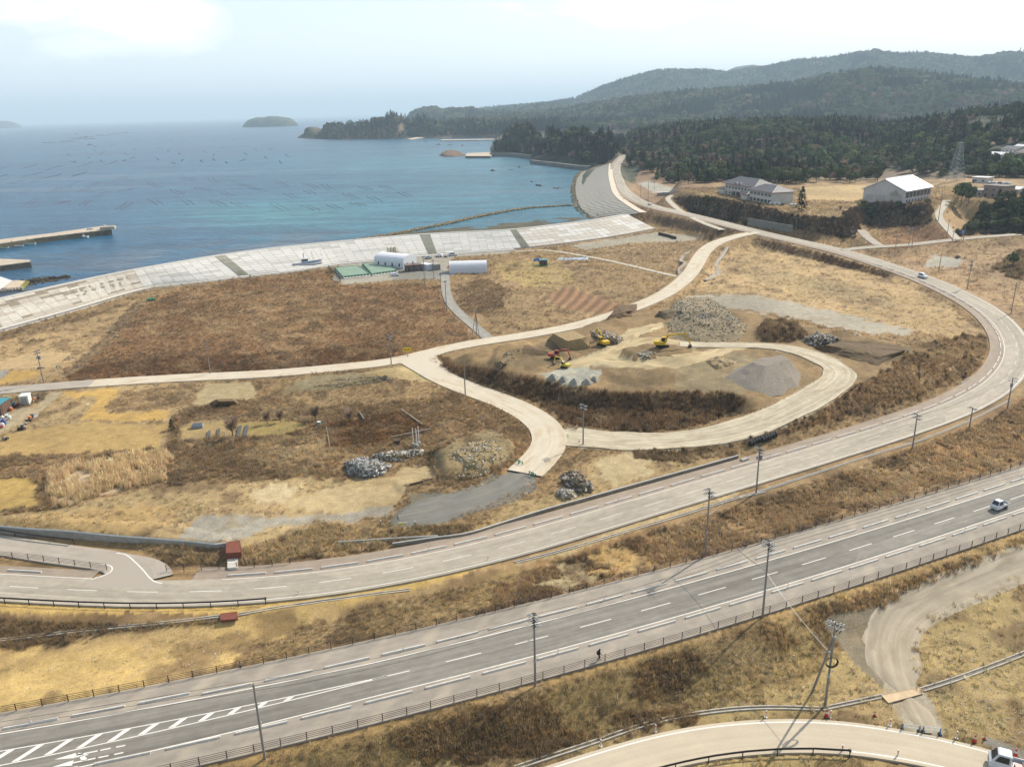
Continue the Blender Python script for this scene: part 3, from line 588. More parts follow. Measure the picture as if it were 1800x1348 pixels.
# ------------------------------------------------------------------ ground mesh
def build_ground():
    na, nr = 820, 640
    an = np.linspace(R(-47), R(47), na); rr = 42 * (9200 / 42.0) ** np.linspace(0, 1, nr)
    AN, RR = np.meshgrid(an, rr); X, Y = (RR * np.sin(AN)).ravel(), (RR * np.cos(AN)).ravel()
    Z = terrain(X, Y); colr, cls = cover(X, Y, Z, RR.ravel())
    idx = np.arange(na * nr).reshape(nr, na)
    q = np.stack([idx[:-1, :-1], idx[:-1, 1:], idx[1:, 1:], idx[1:, :-1]], -1).reshape(-1, 4)
    zq = Z[q]; keep = (zq.max(1) > -4.4); q = q[keep]; rq = RR.ravel()[q[:, 0]]
    gm = vcol_mat('ground_soil', var=.26, scales=(0.5, 3.2, 11.0), bump=.5, bdist=.3); hm = vcol_mat('hill_forest', var=.5, scales=(0.022, 0.09), bump=1.0, bdist=14.0)
    for nm, m, sel in (('ground', gm, rq < 1000), ('hills', hm, rq >= 1000)):
        f = q[sel]; used, inv = np.unique(f, return_inverse=True); f = inv.reshape(-1, 4)
        me = bpy.data.meshes.new(nm); me.vertices.add(len(used)); me.vertices.foreach_set('co', np.stack([X[used], Y[used], Z[used]], 1).astype(np.float32).ravel())
        me.loops.add(f.size); me.loops.foreach_set('vertex_index', f.ravel().astype(np.int32)); me.polygons.add(len(f))
        me.polygons.foreach_set('loop_start', np.arange(0, f.size, 4, dtype=np.int32)); me.update(calc_edges=True)
        me.polygons.foreach_set('use_smooth', np.ones(len(f), bool))
        a = me.color_attributes.new('col', 'FLOAT_COLOR', 'POINT'); a.data.foreach_set('color', np.c_[colr[used], np.ones(len(used))].astype(np.float32).ravel())
        me.materials.append(m); o = link(nm, me); tag(o, kind='structure')
build_ground()

# ------------------------------------------------------------------ sea
def sea_mat():
    m, t, b = principled('sea_water'); L = t.links.new
    geo = N(t, 'ShaderNodeNewGeometry'); 
    def noise(sx, sy, sc, det, rot=0.3):
        mp = N(t, 'ShaderNodeMapping'); mp.inputs['Scale'].default_value = (sx, sy, 1); mp.inputs['Rotation'].default_value = (0, 0, rot); L(geo.outputs['Position'], mp.inputs[0])
        no = N(t, 'ShaderNodeTexNoise'); no.inputs['Scale'].default_value = sc; no.inputs['Detail'].default_value = det; no.inputs['Roughness'].default_value = .6; L(mp.outputs[0], no.inputs['Vector']); return no
    big = noise(.5, 1.6, .0035, 5); mid = noise(.45, 1.6, .03, 5); sm = noise(.6, 1.5, .35, 4); fine = noise(.7, 1.6, .16, 6, .1)
    # shallows near the tidal flat, weed patches off the wall
    att = N(t, 'ShaderNodeAttribute', attribute_name='col')
    r1 = N(t, 'ShaderNodeValToRGB'); r1.color_ramp.elements[0].color = (.72, .72, .80, 1); r1.color_ramp.elements[1].color = (1.18, 1.22, 1.18, 1); r1.color_ramp.elements[0].position = .35; r1.color_ramp.elements[1].position = .65; L(big.outputs[0], r1.inputs[0])
    mu = N(t, 'ShaderNodeMix', data_type='RGBA', blend_type='MULTIPLY'); mu.inputs['Factor'].default_value = 1; L(att.outputs['Color'], mu.inputs['A']); L(r1.outputs[0], mu.inputs['B'])
    r2 = N(t, 'ShaderNodeValToRGB'); r2.color_ramp.elements[0].color = (.7, .72, .76, 1); r2.color_ramp.elements[1].color = (1.35, 1.32, 1.28, 1); r2.color_ramp.elements[0].position = .38; r2.color_ramp.elements[1].position = .66; L(mid.outputs[0], r2.inputs[0])
    m2 = N(t, 'ShaderNodeMix', data_type='RGBA', blend_type='MULTIPLY'); m2.inputs['Factor'].default_value = 1; L(mu.outputs['Result'], m2.inputs['A']); L(r2.outputs[0], m2.inputs['B'])
    sl = noise(.12, 1.5, .006, 4, .12); r3 = N(t, 'ShaderNodeMapRange'); r3.inputs['From Min'].default_value = .56; r3.inputs['From Max'].default_value = .70; r3.inputs['To Max'].default_value = .5; L(sl.outputs[0], r3.inputs[0])
    m3 = N(t, 'ShaderNodeMix', data_type='RGBA'); L(r3.outputs[0], m3.inputs['Factor']); L(m2.outputs['Result'], m3.inputs['A']); m3.inputs['B'].default_value = (.14, .19, .22, 1)
    r4 = N(t, 'ShaderNodeMapRange'); r4.inputs['From Min'].default_value = .3; r4.inputs['From Max'].default_value = .7; r4.inputs['To Min'].default_value = .62; r4.inputs['To Max'].default_value = 1.5; L(fine.outputs[0], r4.inputs[0])
    m4 = N(t, 'ShaderNodeVectorMath', operation='SCALE'); L(m3.outputs['Result'], m4.inputs[0]); L(r4.outputs[0], m4.inputs['Scale']); L(m4.outputs[0], b.inputs['Base Color'])
    b.inputs['Roughness'].default_value = .28; b.inputs['IOR'].default_value = 1.33; b.inputs['Specular IOR Level'].default_value = .24
    ad = N(t, 'ShaderNodeMath', operation='ADD'); L(mid.outputs[0], ad.inputs[0]); L(sm.outputs[0], ad.inputs[1])
    bp = N(t, 'ShaderNodeBump'); bp.inputs['Strength'].default_value = .8; bp.inputs['Distance'].default_value = 1.6; L(ad.outputs[0], bp.inputs['Height']); L(bp.outputs[0], b.inputs['Normal'])
    return m
def build_sea():
    na, nr = 260, 220; an = np.linspace(R(-75), R(75), na); rr = 60 * (34000 / 60.0) ** np.linspace(0, 1, nr)
    AN, RR = np.meshgrid(an, rr); X, Y = (RR * np.sin(AN)).ravel(), (RR * np.cos(AN)).ravel(); r = RR.ravel()
    deep = np.array((.012, .060, .112)); shal = np.array((.026, .110, .148)); weed = np.array((.066, .082, .105)); flat = np.array((.10, .105, .085))
    d, _ = segdist(COAST[:46], X, Y); px, py = proj(X, Y, X * 0 + SEA)
    f = smooth(240, 860, px) * smooth(215, 290, py); col = deep + (shal - deep) * np.clip(f, 0, 1)[:, None]
    n = fbm(X / 26, Y / 26, 81, 4); w = (1 - smooth(30, 130, d)) * smooth(.36, .55, n) * (px < 640); col = col + (weed - col) * w[:, None] * .85
    turq = np.exp(-((px - 480) / 170.) ** 2 - ((py - 378) / 22.) ** 2); col = col + (np.array((.05, .20, .20)) - col) * turq[:, None] * .5
    idx = np.arange(na * nr).reshape(nr, na); q = np.stack([idx[:-1, :-1], idx[:-1, 1:], idx[1:, 1:], idx[1:, :-1]], -1).reshape(-1, 4)
    ang = AN.ravel()[q[:, 0]]; rq = r[q[:, 0]]; q = q[~(((ang > R(12)) & (rq < 480)) | (rq < 230))]
    me = bpy.data.meshes.new('sea'); me.from_pydata(np.stack([X, Y, X * 0 + SEA], 1).tolist(), [], q.tolist())
    a = me.color_attributes.new('col', 'FLOAT_COLOR', 'POINT'); a.data.foreach_set('color', np.c_[col, np.ones(len(col))].astype(np.float32).ravel())
    me.materials.append(sea_mat()); tag(link('sea', me), kind='structure')
build_sea()
# ------------------------------------------------------------------ roads
def road_mat(name, rgb, streak=0.14, wear=0.10, rough=.9, dirt=None, patch=0.0, fans=None):
    m, t, b = principled(name); L = t.links.new; b.inputs['Roughness'].default_value = rough; b.inputs['Specular IOR Level'].default_value = .2
    uv = N(t, 'ShaderNodeUVMap'); uv.uv_map = 'UVMap'
    def noise(sx, sy, det):
        mp = N(t, 'ShaderNodeMapping'); mp.inputs['Scale'].default_value = (sx, sy, 1); L(uv.outputs[0], mp.inputs[0])
        no = N(t, 'ShaderNodeTexNoise'); no.inputs['Scale'].default_value = 1; no.inputs['Detail'].default_value = det; no.inputs['Roughness'].default_value = .62; L(mp.outputs[0], no.inputs['Vector']); return no
    def rng_(no, a, lo=.32, hi=.68):
        mr = N(t, 'ShaderNodeMapRange'); mr.inputs['From Min'].default_value = lo; mr.inputs['From Max'].default_value = hi; mr.inputs['To Min'].default_value = 1 - a; mr.inputs['To Max'].default_value = 1 + a; L(no.outputs[0], mr.inputs[0]); return mr.outputs[0]
    a = rng_(noise(.012, 1.1, 3), streak); c = rng_(noise(.22, .35, 5), wear); g = rng_(noise(6, 6, 3), .07)
    m1 = N(t, 'ShaderNodeMath', operation='MULTIPLY'); L(a, m1.inputs[0]); L(c, m1.inputs[1]); m2 = N(t, 'ShaderNodeMath', operation='MULTIPLY'); L(m1.outputs[0], m2.inputs[0]); L(g, m2.inputs[1])
    sc = N(t, 'ShaderNodeVectorMath', operation='SCALE'); sc.inputs[0].default_value = rgb; L(m2.outputs[0], sc.inputs['Scale']); last = sc.outputs[0]
    if dirt:
        no = noise(.12, .5, 5); mr = N(t, 'ShaderNodeMapRange'); mr.inputs['From Min'].default_value = .5; mr.inputs['From Max'].default_value = .72; L(no.outputs[0], mr.inputs[0])
        mx = N(t, 'ShaderNodeMix', data_type='RGBA'); L(mr.outputs[0], mx.inputs['Factor']); L(last, mx.inputs['A']); mx.inputs['B'].default_value = (*dirt, 1); last = mx.outputs['Result']
    if patch:      # repaired lengths, seams and stains
        vo = N(t, 'ShaderNodeTexVoronoi'); vo.inputs['Scale'].default_value = 1; mp = N(t, 'ShaderNodeMapping'); mp.inputs['Scale'].default_value = (.035, .3, 1); L(uv.outputs[0], mp.inputs[0]); L(mp.outputs[0], vo.inputs['Vector'])
        sp = N(t, 'ShaderNodeSeparateColor'); L(vo.outputs['Color'], sp.inputs[0]); mr = N(t, 'ShaderNodeMapRange'); mr.inputs['To Min'].default_value = 1 - patch; mr.inputs['To Max'].default_value = 1 + patch * .6; L(sp.outputs[0], mr.inputs[0])
        st = rng_(noise(.5, .9, 4), patch * .9, .42, .75); mm = N(t, 'ShaderNodeMath', operation='MULTIPLY'); L(mr.outputs[0], mm.inputs[0]); L(st, mm.inputs[1]); s3 = N(t, 'ShaderNodeVectorMath', operation='SCALE'); L(last, s3.inputs[0]); L(mm.outputs[0], s3.inputs['Scale']); last = s3.outputs[0]
    if fans:       # sand washed out through the kerb gaps
        sx = N(t, 'ShaderNodeSeparateXYZ'); L(uv.outputs[0], sx.inputs[0]); a1 = N(t, 'ShaderNodeMath', operation='MULTIPLY_ADD'); L(sx.outputs['Y'], a1.inputs[0]); a1.inputs[1].default_value = -.75; L(sx.outputs['X'], a1.inputs[2]); a2 = N(t, 'ShaderNodeMath', operation='MULTIPLY'); L(a1.outputs[0], a2.inputs[0]); a2.inputs[1].default_value = 6.2832 / 7.73
        cs = N(t, 'ShaderNodeMath', operation='COSINE'); L(a2.outputs[0], cs.inputs[0]); no = noise(.09, .25, 5); ml = N(t, 'ShaderNodeMath', operation='MULTIPLY_ADD'); L(cs.outputs[0], ml.inputs[0]); ml.inputs[1].default_value = .28; L(no.outputs[0], ml.inputs[2])
        mr = N(t, 'ShaderNodeMapRange'); mr.inputs['From Min'].default_value = .68; mr.inputs['From Max'].default_value = .98; mr.inputs['To Max'].default_value = .6; L(ml.outputs[0], mr.inputs[0]); mx = N(t, 'ShaderNodeMix', data_type='RGBA'); L(mr.outputs[0], mx.inputs['Factor']); L(last, mx.inputs['A']); mx.inputs['B'].default_value = (*fans, 1); last = mx.outputs['Result']
    L(last, b.inputs['Base Color']); return m
def ribbon(c, o0, o1, dz, m, name, parent=None, skirt=True, kind=None):
    """strip of paving between two offsets of a centre line (left positive), with a downturned edge"""
    a, b = offset(c, o0), offset(c, o1); s = arclen(c); n = len(c); V, F, UV = [], [], []
    o0 = np.broadcast_to(o0, (n,)); o1 = np.broadcast_to(o1, (n,))
    cols = [(a, -.5, o0), (a, 0, o0), (b, 0, o1), (b, -.5, o1)] if skirt else [(a, 0, o0), (b, 0, o1)]
    k = len(cols)
    for i in range(n):
        for (p, d, o) in cols: V.append((p[i, 0], p[i, 1], p[i, 2] + dz + d)); UV.append((s[i], o[i]))
    for i in range(n - 1):
        for j in range(k - 1): F.append((i * k + j, (i + 1) * k + j, (i + 1) * k + j + 1, i * k + j + 1))
    me = bpy.data.meshes.new(name); me.from_pydata(V, [], F); me.update()
    uv = me.uv_layers.new(name='UVMap'); uv.data.foreach_set('uv', np.array([UV[l.vertex_index] for l in me.loops]).ravel())
    me.materials.append(m); o = link(name, me, parent)
    bm = bmesh.new(); bm.from_mesh(me); bmesh.ops.recalc_face_normals(bm, faces=bm.faces)
    up = [f for f in bm.faces if abs(f.normal.z) > .5]
    if up and sum(f.normal.z for f in up) < 0: bmesh.ops.reverse_faces(bm, faces=bm.faces)
    bm.to_mesh(me); bm.free()
    if kind: tag(o, kind=kind)
    return o
def sub(c, s0, s1, step=1.5):
    n = max(2, int((s1 - s0) / step) + 1); return np.array([at_s(c, s) for s in np.linspace(s0, s1, n)])
def find_s(c, px, py, z=0):
    w = P(px, py, z); d = np.hypot(c[:, 0] - w[0], c[:, 1] - w[1]); return arclen(c)[int(np.argmin(d))]
paint = mat('road_paint', S(246, 242, 232), .75, .10, 2.5); paint_old = mat('road_paint_worn', S(226, 220, 206), .85, .22, 3.0)
asphA = road_mat('asphalt_main', S(146, 141, 131), .24, .08, patch=.12); walkA = road_mat('asphalt_footway', S(174, 164, 150), .08, .10, patch=.10, fans=S(206, 192, 168))
asphB = road_mat('asphalt_ring', S(188, 178, 160), .12, .07, patch=.12); walkB = road_mat('footway_ring', S(174, 158, 140), .06, .09, patch=.1)
concD = road_mat('concrete_lane', S(218, 206, 184), .07, .08, dirt=S(200, 178, 142)); asphD = road_mat('asphalt_lane_old', S(182, 172, 158), .08, .12)
asphC = road_mat('asphalt_bend', S(208, 194, 170), .07, .06); gravT = road_mat('gravel_track', S(164, 160, 150), .10, .16); conK = road_mat('concrete_path', S(200, 190, 172), .06, .10)

# main road
hwA = 3.3 + 1.3 * np.clip((-20 - A_c[:, 0]) / 50, 0, 1)
rA = ribbon(A_c, hwA, -hwA, 0, asphA, 'main_road', kind='structure')
ribbon(A_c, hwA, A_N + .15, 0.0, walkA, 'footway', rA); ribbon(A_c, -hwA, -A_S - .15, 0.0, walkA, 'footway', rA)
for sgn in (1, -1): ribbon(offset(A_c, sgn * (hwA - .02)), .08, -.08, .006, paint, 'edge_line', rA, False)
sA0 = find_s(A_c, 668, 1193)
for k in range(0, 22):
    s0 = sA0 + k * 9.95
    if s0 + 5 < arclen(A_c)[-1]: ribbon(sub(A_c, s0, s0 + 5), .075, -.075, .006, paint, 'lane_dash', rA, False)
# hatched splitter area before the junction
hx = np.clip((-18.5 - A_c[:, 0]) / 52, 0, 1.25); iS = [i for i in range(len(A_c)) if A_c[i, 0] < -17]
cS = A_c[iS]; wS = hx[iS] * 1.45 + .05
for sgn in (1, -1): ribbon(offset(cS, sgn * wS), .075, -.075, .006, paint, 'hatch_border', rA, False)
sE = arclen(A_c)[iS[-1]]
s0 = sE - 6
while s0 > sE - 105:
    w = float(np.interp(s0, arclen(A_c), hx) * 1.45)
    if w > .25:
        mb = MB(); a = at_s(A_c, s0 + w * 1.0); b = at_s(A_c, s0 - w * 1.0); n = normals2(A_c)[int(s0 / 2)]; t = np.array([n[1], -n[0]])
        a = a[:2] + n * (w - .08); b = b[:2] - n * (w - .08)
        mb.quad((*(a - t * .42), .007), (*(a + t * .42), .007), (*(b + t * .42), .007), (*(b - t * .42), .007)); o = mb.build('hatch_bar', paint, rA)
        if o.data.polygons[0].normal.z < 0: o.data.flip_normals()
    s0 -= 3.3
# straight-ahead and left-turn arrows
def arrow(px, py, turn):
    c = P(px, py); i = int(np.argmin(np.hypot(A_c[:, 0] - c[0], A_c[:, 1] - c[1]))); n = normals2(A_c)[i]; t = -np.array([n[1], -n[0]])   # travel towards -x
    f = lambda u, v: (c[0] + t[0] * u + n[0] * v, c[1] + t[1] * u + n[1] * v, .008)
    mb = MB(); mb.quad(f(-1.2, -.1), f(1.2, -.1), f(1.2, .1), f(-1.2, .1)); mb.tri(f(1.2, -.42), f(3.4, 0), f(1.2, .42))
    if turn:
        mb.quad(f(-.4, .0), f(.3, .0), f(.7, .9 * turn), f(.2, .9 * turn)); mb.tri(f(-.35, .8 * turn), f(1.2, .8 * turn), f(.9, 1.5 * turn))
    mb.quad(f(-2.6, -.1), f(-1.5, -.1), f(-1.5, .1), f(-2.6, .1)); mb.quad(f(-4.2, -.1), f(-3.2, -.1), f(-3.2, .1), f(-4.2, .1))
    o = mb.build('lane_arrow', paint, rA)
    for p in o.data.polygons:
        if p.normal.z < 0: p.flip()
arrow(152, 1323, 0); arrow(148, 1336, 1)

# ring road
rB = ribbon(B_c, 3.3, -3.9, 0, asphB, 'ring_road', kind='structure')
LB = arclen(B_c)[-1]; sJ = find_s(B_c, 1500, 447, 3.2); s_a = find_s(B_c, 225, 1041)
ribbon(sub(B_c, s_a + 9, LB - 5), 3.3, 7.0, 0.0, walkB, 'footway', rB)
ribbon(sub(B_c, 0, s_a - 8), 3.3, 5.6, 0.0, walkB, 'footway', rB)
ribbon(sub(B_c, 0, s_a - 8), 3.32, 3.18, .006, paint, 'edge_line', rB, False); ribbon(sub(B_c, s_a + 14, LB - 8), 3.32, 3.18, .006, paint, 'edge_line', rB, False)
ribbon(sub(B_c, 0, LB - 8), -3.2, -3.34, .006, paint, 'edge_line', rB, False)
sB0 = find_s(B_c, 11, 1030)
k = 0
while sB0 + k * 10.0 + 5 < LB - 90:
    s0 = sB0 + k * 10.0; k += 1
    ribbon(sub(B_c, s0, s0 + 5), .07, -.07, .006, paint if k < 9 else paint_old, 'lane_dash', rB, False)
# the lane that joins the ring road at the left, with its own kerb line
hwU = 2.9 + 2.3 * smooth(10, 0, arclen(U_c)[-1] - arclen(U_c))
rU = ribbon(U_c, hwU, -hwU, -.004, asphD, 'side_lane', kind='structure')
def pline(pts, w, z, m, name, parent, step=.7):
    c = resample(catmull(PP(pts, z), .5), step); return ribbon(c, w / 2, -w / 2, .008, m, name, parent, False)
fl = MB(); fl.poly([P(*p, .003) for p in [(150, 979), (190, 986), (200, 997), (193, 1006), (176, 1012), (150, 1020), (150, 1030), (285, 1034), (285, 1024), (270, 1021), (256, 1006), (240, 989), (222, 975), (200, 971)]]); ap = fl.build('junction_apron', asphD, rU)
if ap.data.polygons[0].normal.z < 0: ap.data.flip_normals()
pline([(205, 971.5), (222, 975), (238, 988), (252, 1002), (262, 1014), (272, 1022), (285, 1024.5)], .22, 0, paint, 'edge_line', rU)
pline([(178, 991), (192, 993), (198, 999), (193, 1006), (180, 1012), (160, 1018)], .22, 0, paint, 'edge_line', rU)

def simple_road(c, w, m, name, dz=0, lines=None):
    o = ribbon(c, w, -w, dz, m, name, kind='structure')
    for (a, b) in (lines or []): ribbon(c, a, b, dz + .006, paint, 'edge_line', o, False)
    return o
iD = int(np.argmin(np.hypot(D_c[:, 0] - P(165, 672)[0], D_c[:, 1] - P(165, 672)[1])))
simple_road(D_c[:iD + 1], 3.3, asphD, 'village_road'); rD = simple_road(D_c[iD:], 3.4, concD, 'concrete_road')
iD2 = int(np.argmin(np.hypot(D_c[:, 0] - P(1100, 546)[0], D_c[:, 1] - P(1100, 546)[1])))
for o_ in (3.38, -3.22): ribbon(D_c[iD2:], o_, o_ - .16, .006, paint_old, 'edge_line', rD, False)
simple_road(E_c, 3.9, concD, 'loop_road', .006)
haul_m = road_mat('haul_dirt', S(208, 196, 170), .22, .12, dirt=S(178, 162, 132), patch=.10)
nH = len(Hl_c); hwH = np.interp(np.arange(nH), [0, nH * .05, nH * .15, nH * .5, nH * .62, nH * .8, nH - 1], [5.6, 4.9, 4.7, 4.6, 3.6, 2.8, 2.6]) + .8 * (fbm(np.arange(nH) * .33, np.zeros(nH), 3, 2) - .5) * 2
rH = ribbon(Hl_c, hwH, -hwH, -.02, haul_m, 'haul_road', kind='structure')
def drape(pts, hw, m, name, parent=None, dz=.14):
    c = relax(resample(catmull(np.array([list(G(*p)) for p in pts]), 1), 1.2), 2, 1); n = len(c); k = hw * np.minimum(1, np.minimum(np.arange(n) + 1, n - np.arange(n)) / 5.) + .4 * (fbm(np.arange(n) * .3, np.zeros(n), 7, 2) - .5)
    cols = [offset(c, k * u) for u in (1, .5, 0, -.5, -1)]; s_ = arclen(c); V, F, UV = [], [], []
    for i in range(n):
        for j, q in enumerate(cols): V.append((q[i, 0], q[i, 1], float(tz(q[i, 0], q[i, 1])) + (dz if 0 < j < 4 else -.05))); UV.append((s_[i], k[i] * (1, .5, 0, -.5, -1)[j]))
    for i in range(n - 1):
        for j in range(4): F.append((i * 5 + j, i * 5 + j + 1, (i + 1) * 5 + j + 1, (i + 1) * 5 + j))
    me = bpy.data.meshes.new(name); me.from_pydata(V, [], F); me.update(); uv = me.uv_layers.new(name='UVMap'); uv.data.foreach_set('uv', np.array([UV[l.vertex_index] for l in me.loops]).ravel()); me.materials.append(m)
    if me.polygons[0].normal.z < 0: me.flip_normals()
    me.polygons.foreach_set('use_smooth', [True] * len(me.polygons)); return link(name, me, parent)
track_m = road_mat('site_track_dirt', S(200, 180, 140), .16, .12, dirt=S(172, 148, 106))
for pts, w in (([(1210, 604), (1150, 598), (1112, 606), (1080, 620), (1040, 634), (995, 646)], 3.2), ([(1090, 614), (1104, 598), (1122, 584), (1165, 571)], 2.6), ([(1330, 608), (1285, 613), (1240, 627), (1180, 639), (1120, 642), (1050, 634)], 2.8)): drape(pts, w, track_m, 'site_track', rH)
dark_gm = road_mat('dark_gravel_ramp', S(128, 126, 118), .12, .14, dirt=S(146, 140, 126)); tan_gm = road_mat('tan_gravel_track', S(184, 171, 148), .18, .12, dirt=S(160, 146, 122))
for pts, w, m_, nm in (([(926, 832), (900, 853), (856, 872), (805, 888), (750, 902), (700, 910)], 6.0, dark_gm, 'gravel_ramp'), ([(1860, 962), (1800, 984), (1700, 1024), (1632, 1056), (1584, 1090), (1568, 1130), (1571, 1175), (1586, 1218)], 3.9, tan_gm, 'gravel_track'), ([(1596, 1226), (1612, 1256), (1632, 1290)], 3.4, tan_gm, 'gravel_track')): tag(drape(pts, w, m_, nm), kind='structure')
# flare where the loop leaves the concrete road
fl = MB(); pts = [P(*p, .118) for p in [(700, 637), (722, 645), (745, 658), (775, 668), (790, 648), (770, 632), (768, 626), (800, 612), (760, 614)]]
fl.poly(pts); o = fl.build('junction_apron', concD, rD); 
simple_road(C_c, 2.75, asphC, 'bend_road', 0, [(2.3, 2.1), (-2.1, -2.3)])
simple_road(F_c, 1.9, gravT, 'gravel_track'); simple_road(G_c, 1.3, conK, 'farm_path'); simple_road(K_c, 2.9, asphB, 'inland_road'); simple_road(L_c, 1.9, conK, 'hill_lane'); simple_road(Q_c, 1.9, conK, 'school_lane'); simple_road(J_c, 2.2, asphD, 'hall_spur')
# small looping farm ramps either side of the concrete road
for pts in ([(1222, 432, 3), (1206, 441, 2.2), (1200, 456, 1.2), (1207, 470, .6), (1197, 480, .3), (1212, 486, 1.8)], [(1275, 440, 1.5), (1266, 452, 1), (1256, 466, .7), (1262, 476, .6), (1252, 484, .9), (1235, 489, 1.6)]):
    c = resample(catmull(PP(pts), 1), 1.5)
    for i in range(len(c)): c[i, 2] = tz(c[i, 0], c[i, 1]) + .14
    o = ribbon(c, 1.3, -1.3, 0, asphD, 'farm_ramp', kind='structure'); ribbon(c, 1.5, 1.3, .06, conK, 'kerb_strip', o); ribbon(c, -1.3, -1.5, .06, conK, 'kerb_strip', o)

# ------------------------------------------------------------------ separator kerb blocks
concrete = mat('kerb_concrete', S(234, 228, 216), .85, .12, 2.0, bump=.2); concrete_d = mat('kerb_concrete_weathered', S(192, 184, 170), .88, .18, 1.5, bump=.3)
def block_mesh(L):
    mb = MB(); h = .26
    mb.prism([(-.15, 0), (.15, 0), (.11, h - .05), (.07, h), (-.07, h), (-.11, h - .05)], -L / 2, L / 2, 'y'); return mb.mesh('kerb_block', concrete)
BL6 = block_mesh(6.0)
post_m = mat('delineator_white', S(240, 238, 232), .5, .04); post_o = mat('delineator_band', S(225, 110, 50), .5, .04)
mbp = MB(); mbp.tube([(0, 0, 0), (0, 0, .72)], .055, 8); PM = mbp.mesh('post', post_m); mbp = MB(); mbp.tube([(0, 0, .5), (0, 0, .62)], .062, 8); PB = mbp.mesh('reflector_band', post_o)
mbp = MB(); mbp.tube([(0, 0, 0), (0, 0, .05)], .13, 10); PF = mbp.mesh('base', post_m)
def delineator(p, label, group, scale=1.0):
    t = thing('delineator_post', label, 'road post', p, 0, group); t.scale = (scale,) * 3
    link('post', PM, t); link('reflector_band', PB, t); link('base', PF, t)
def blocks(c, off_, s0, s1, step, label, group, me, dl=None, dlabel=None):
    k = 0; s = s0
    while s < s1:
        p = at_s(c, s); i = min(int(np.searchsorted(arclen(c), s)), len(c) - 1); n = normals2(c)[i]; a = math.atan2(-n[0], n[1])
        o = link('kerb_block', me); o.location = (p[0] + n[0] * off_, p[1] + n[1] * off_, p[2] - .01); o.rotation_euler = (0, 0, math.atan2(n[1], n[0])); has = bool(dl and k % dl == dl - 1); tag(o, label + (', with white post' if has else ''), 'kerb block', group)
        if has: delineator((p[0] + n[0] * off_, p[1] + n[1] * off_, p[2] + .24), dlabel, group + ' posts')
        s += step; k += 1
LA = arclen(A_c)[-1]
sN = (find_s(A_c, 6, 1281 + 46) + find_s(A_c, 105, 1261 + 46)) / 2
def s_of(c, px, py, z=0):
    w = P(px, py, z); d, bi = segdist(c, np.array([w[0]]), np.array([w[1]])); return float(np.interp(bi[0], np.arange(len(c)), arclen(c)))
sN = (s_of(A_c, 6, 1281) + s_of(A_c, 105, 1261)) / 2; sS = (s_of(A_c, 415, 1291) + s_of(A_c, 505, 1270)) / 2
offN = 4.5
blocks(A_c, 5.15, sN - 2 * 7.75, sN + 2.6 * 7.75, 7.75, 'pale concrete kerb block between hatched main road and its seaward footway', 'kerb blocks seaward of the main road', BL6, 3, 'white post with orange band on the kerb blocks seaward of the main road')
blocks(A_c, 4.45, sN + 3 * 7.75, LA, 7.75, 'pale concrete kerb block between main road and its seaward footway', 'kerb blocks seaward of the main road', BL6, 4, 'white post with orange band on the kerb blocks seaward of the main road')
blocks(A_c, -4.2, sS - 4 * 7.7, LA, 7.7, 'pale concrete kerb block between main road and its landward footway', 'kerb blocks landward of the main road', BL6, 5, 'white post with orange band on the kerb blocks landward of the main road')
blocks(B_c, 4.25, s_a + 18, sJ - 16, 7.7, 'concrete kerb block along the inner footway of the curving ring road', 'kerb blocks of the ring road', BL6, 5, 'white post standing on the ring road kerb blocks')
blocks(B_c, 4.25, 2, s_a - 16, 7.7, 'concrete kerb block beside the ring road near the side lane mouth', 'kerb blocks by the side lane', BL6, 2, 'white post on kerb block left of the side lane mouth')

# ------------------------------------------------------------------ fences and guardrails
brown = mat('fence_brown_paint', S(70, 52, 42), .55, .08); brownL = mat('fence_rail_brown', S(88, 68, 56), .5, .08)
def fence(c, label, group=None, spacing=3.0, h=1.1, rails=(.25, .5, .75, 1.02), pr=.045, rr=.028, cat='fence'):
    c = resample(c, spacing); t = thing('pedestrian_fence', label, cat, c[0], 0, group); b = Vector(c[0])
    mb = MB(); mb.box((0, 0, h / 2 - .3), (pr * 2, pr * 2, h + .6)); me = mb.mesh('post', brown)
    for p in c: o = link('post', me, t); o.location = Vector(p) - b
    for r_ in rails:
        mb = MB(); mb.tube([Vector(p) - b + Vector((0, 0, r_)) for p in c], rr, 6); mb.build('rail', brownL, t)
    return t
fence(offset(A_c, A_N), 'long brown pipe fence on the seaward edge of the main road')
fence(offset(A_c, -A_S), 'long brown pipe fence on the landward edge of the main road above the bank')
fence(resample(catmull(PP([(293, 1003), (340, 1002), (400, 999), (455, 996), (510, 990)]), 1), 1), 'short brown pipe fence below the concrete retaining wall by the ring road')
fence(resample(catmull(PP([(-60, 972), (0, 978), (60, 984), (120, 992), (188, 1001)]), 1), 1), 'brown pipe fence on the verge between side lane and ring road')
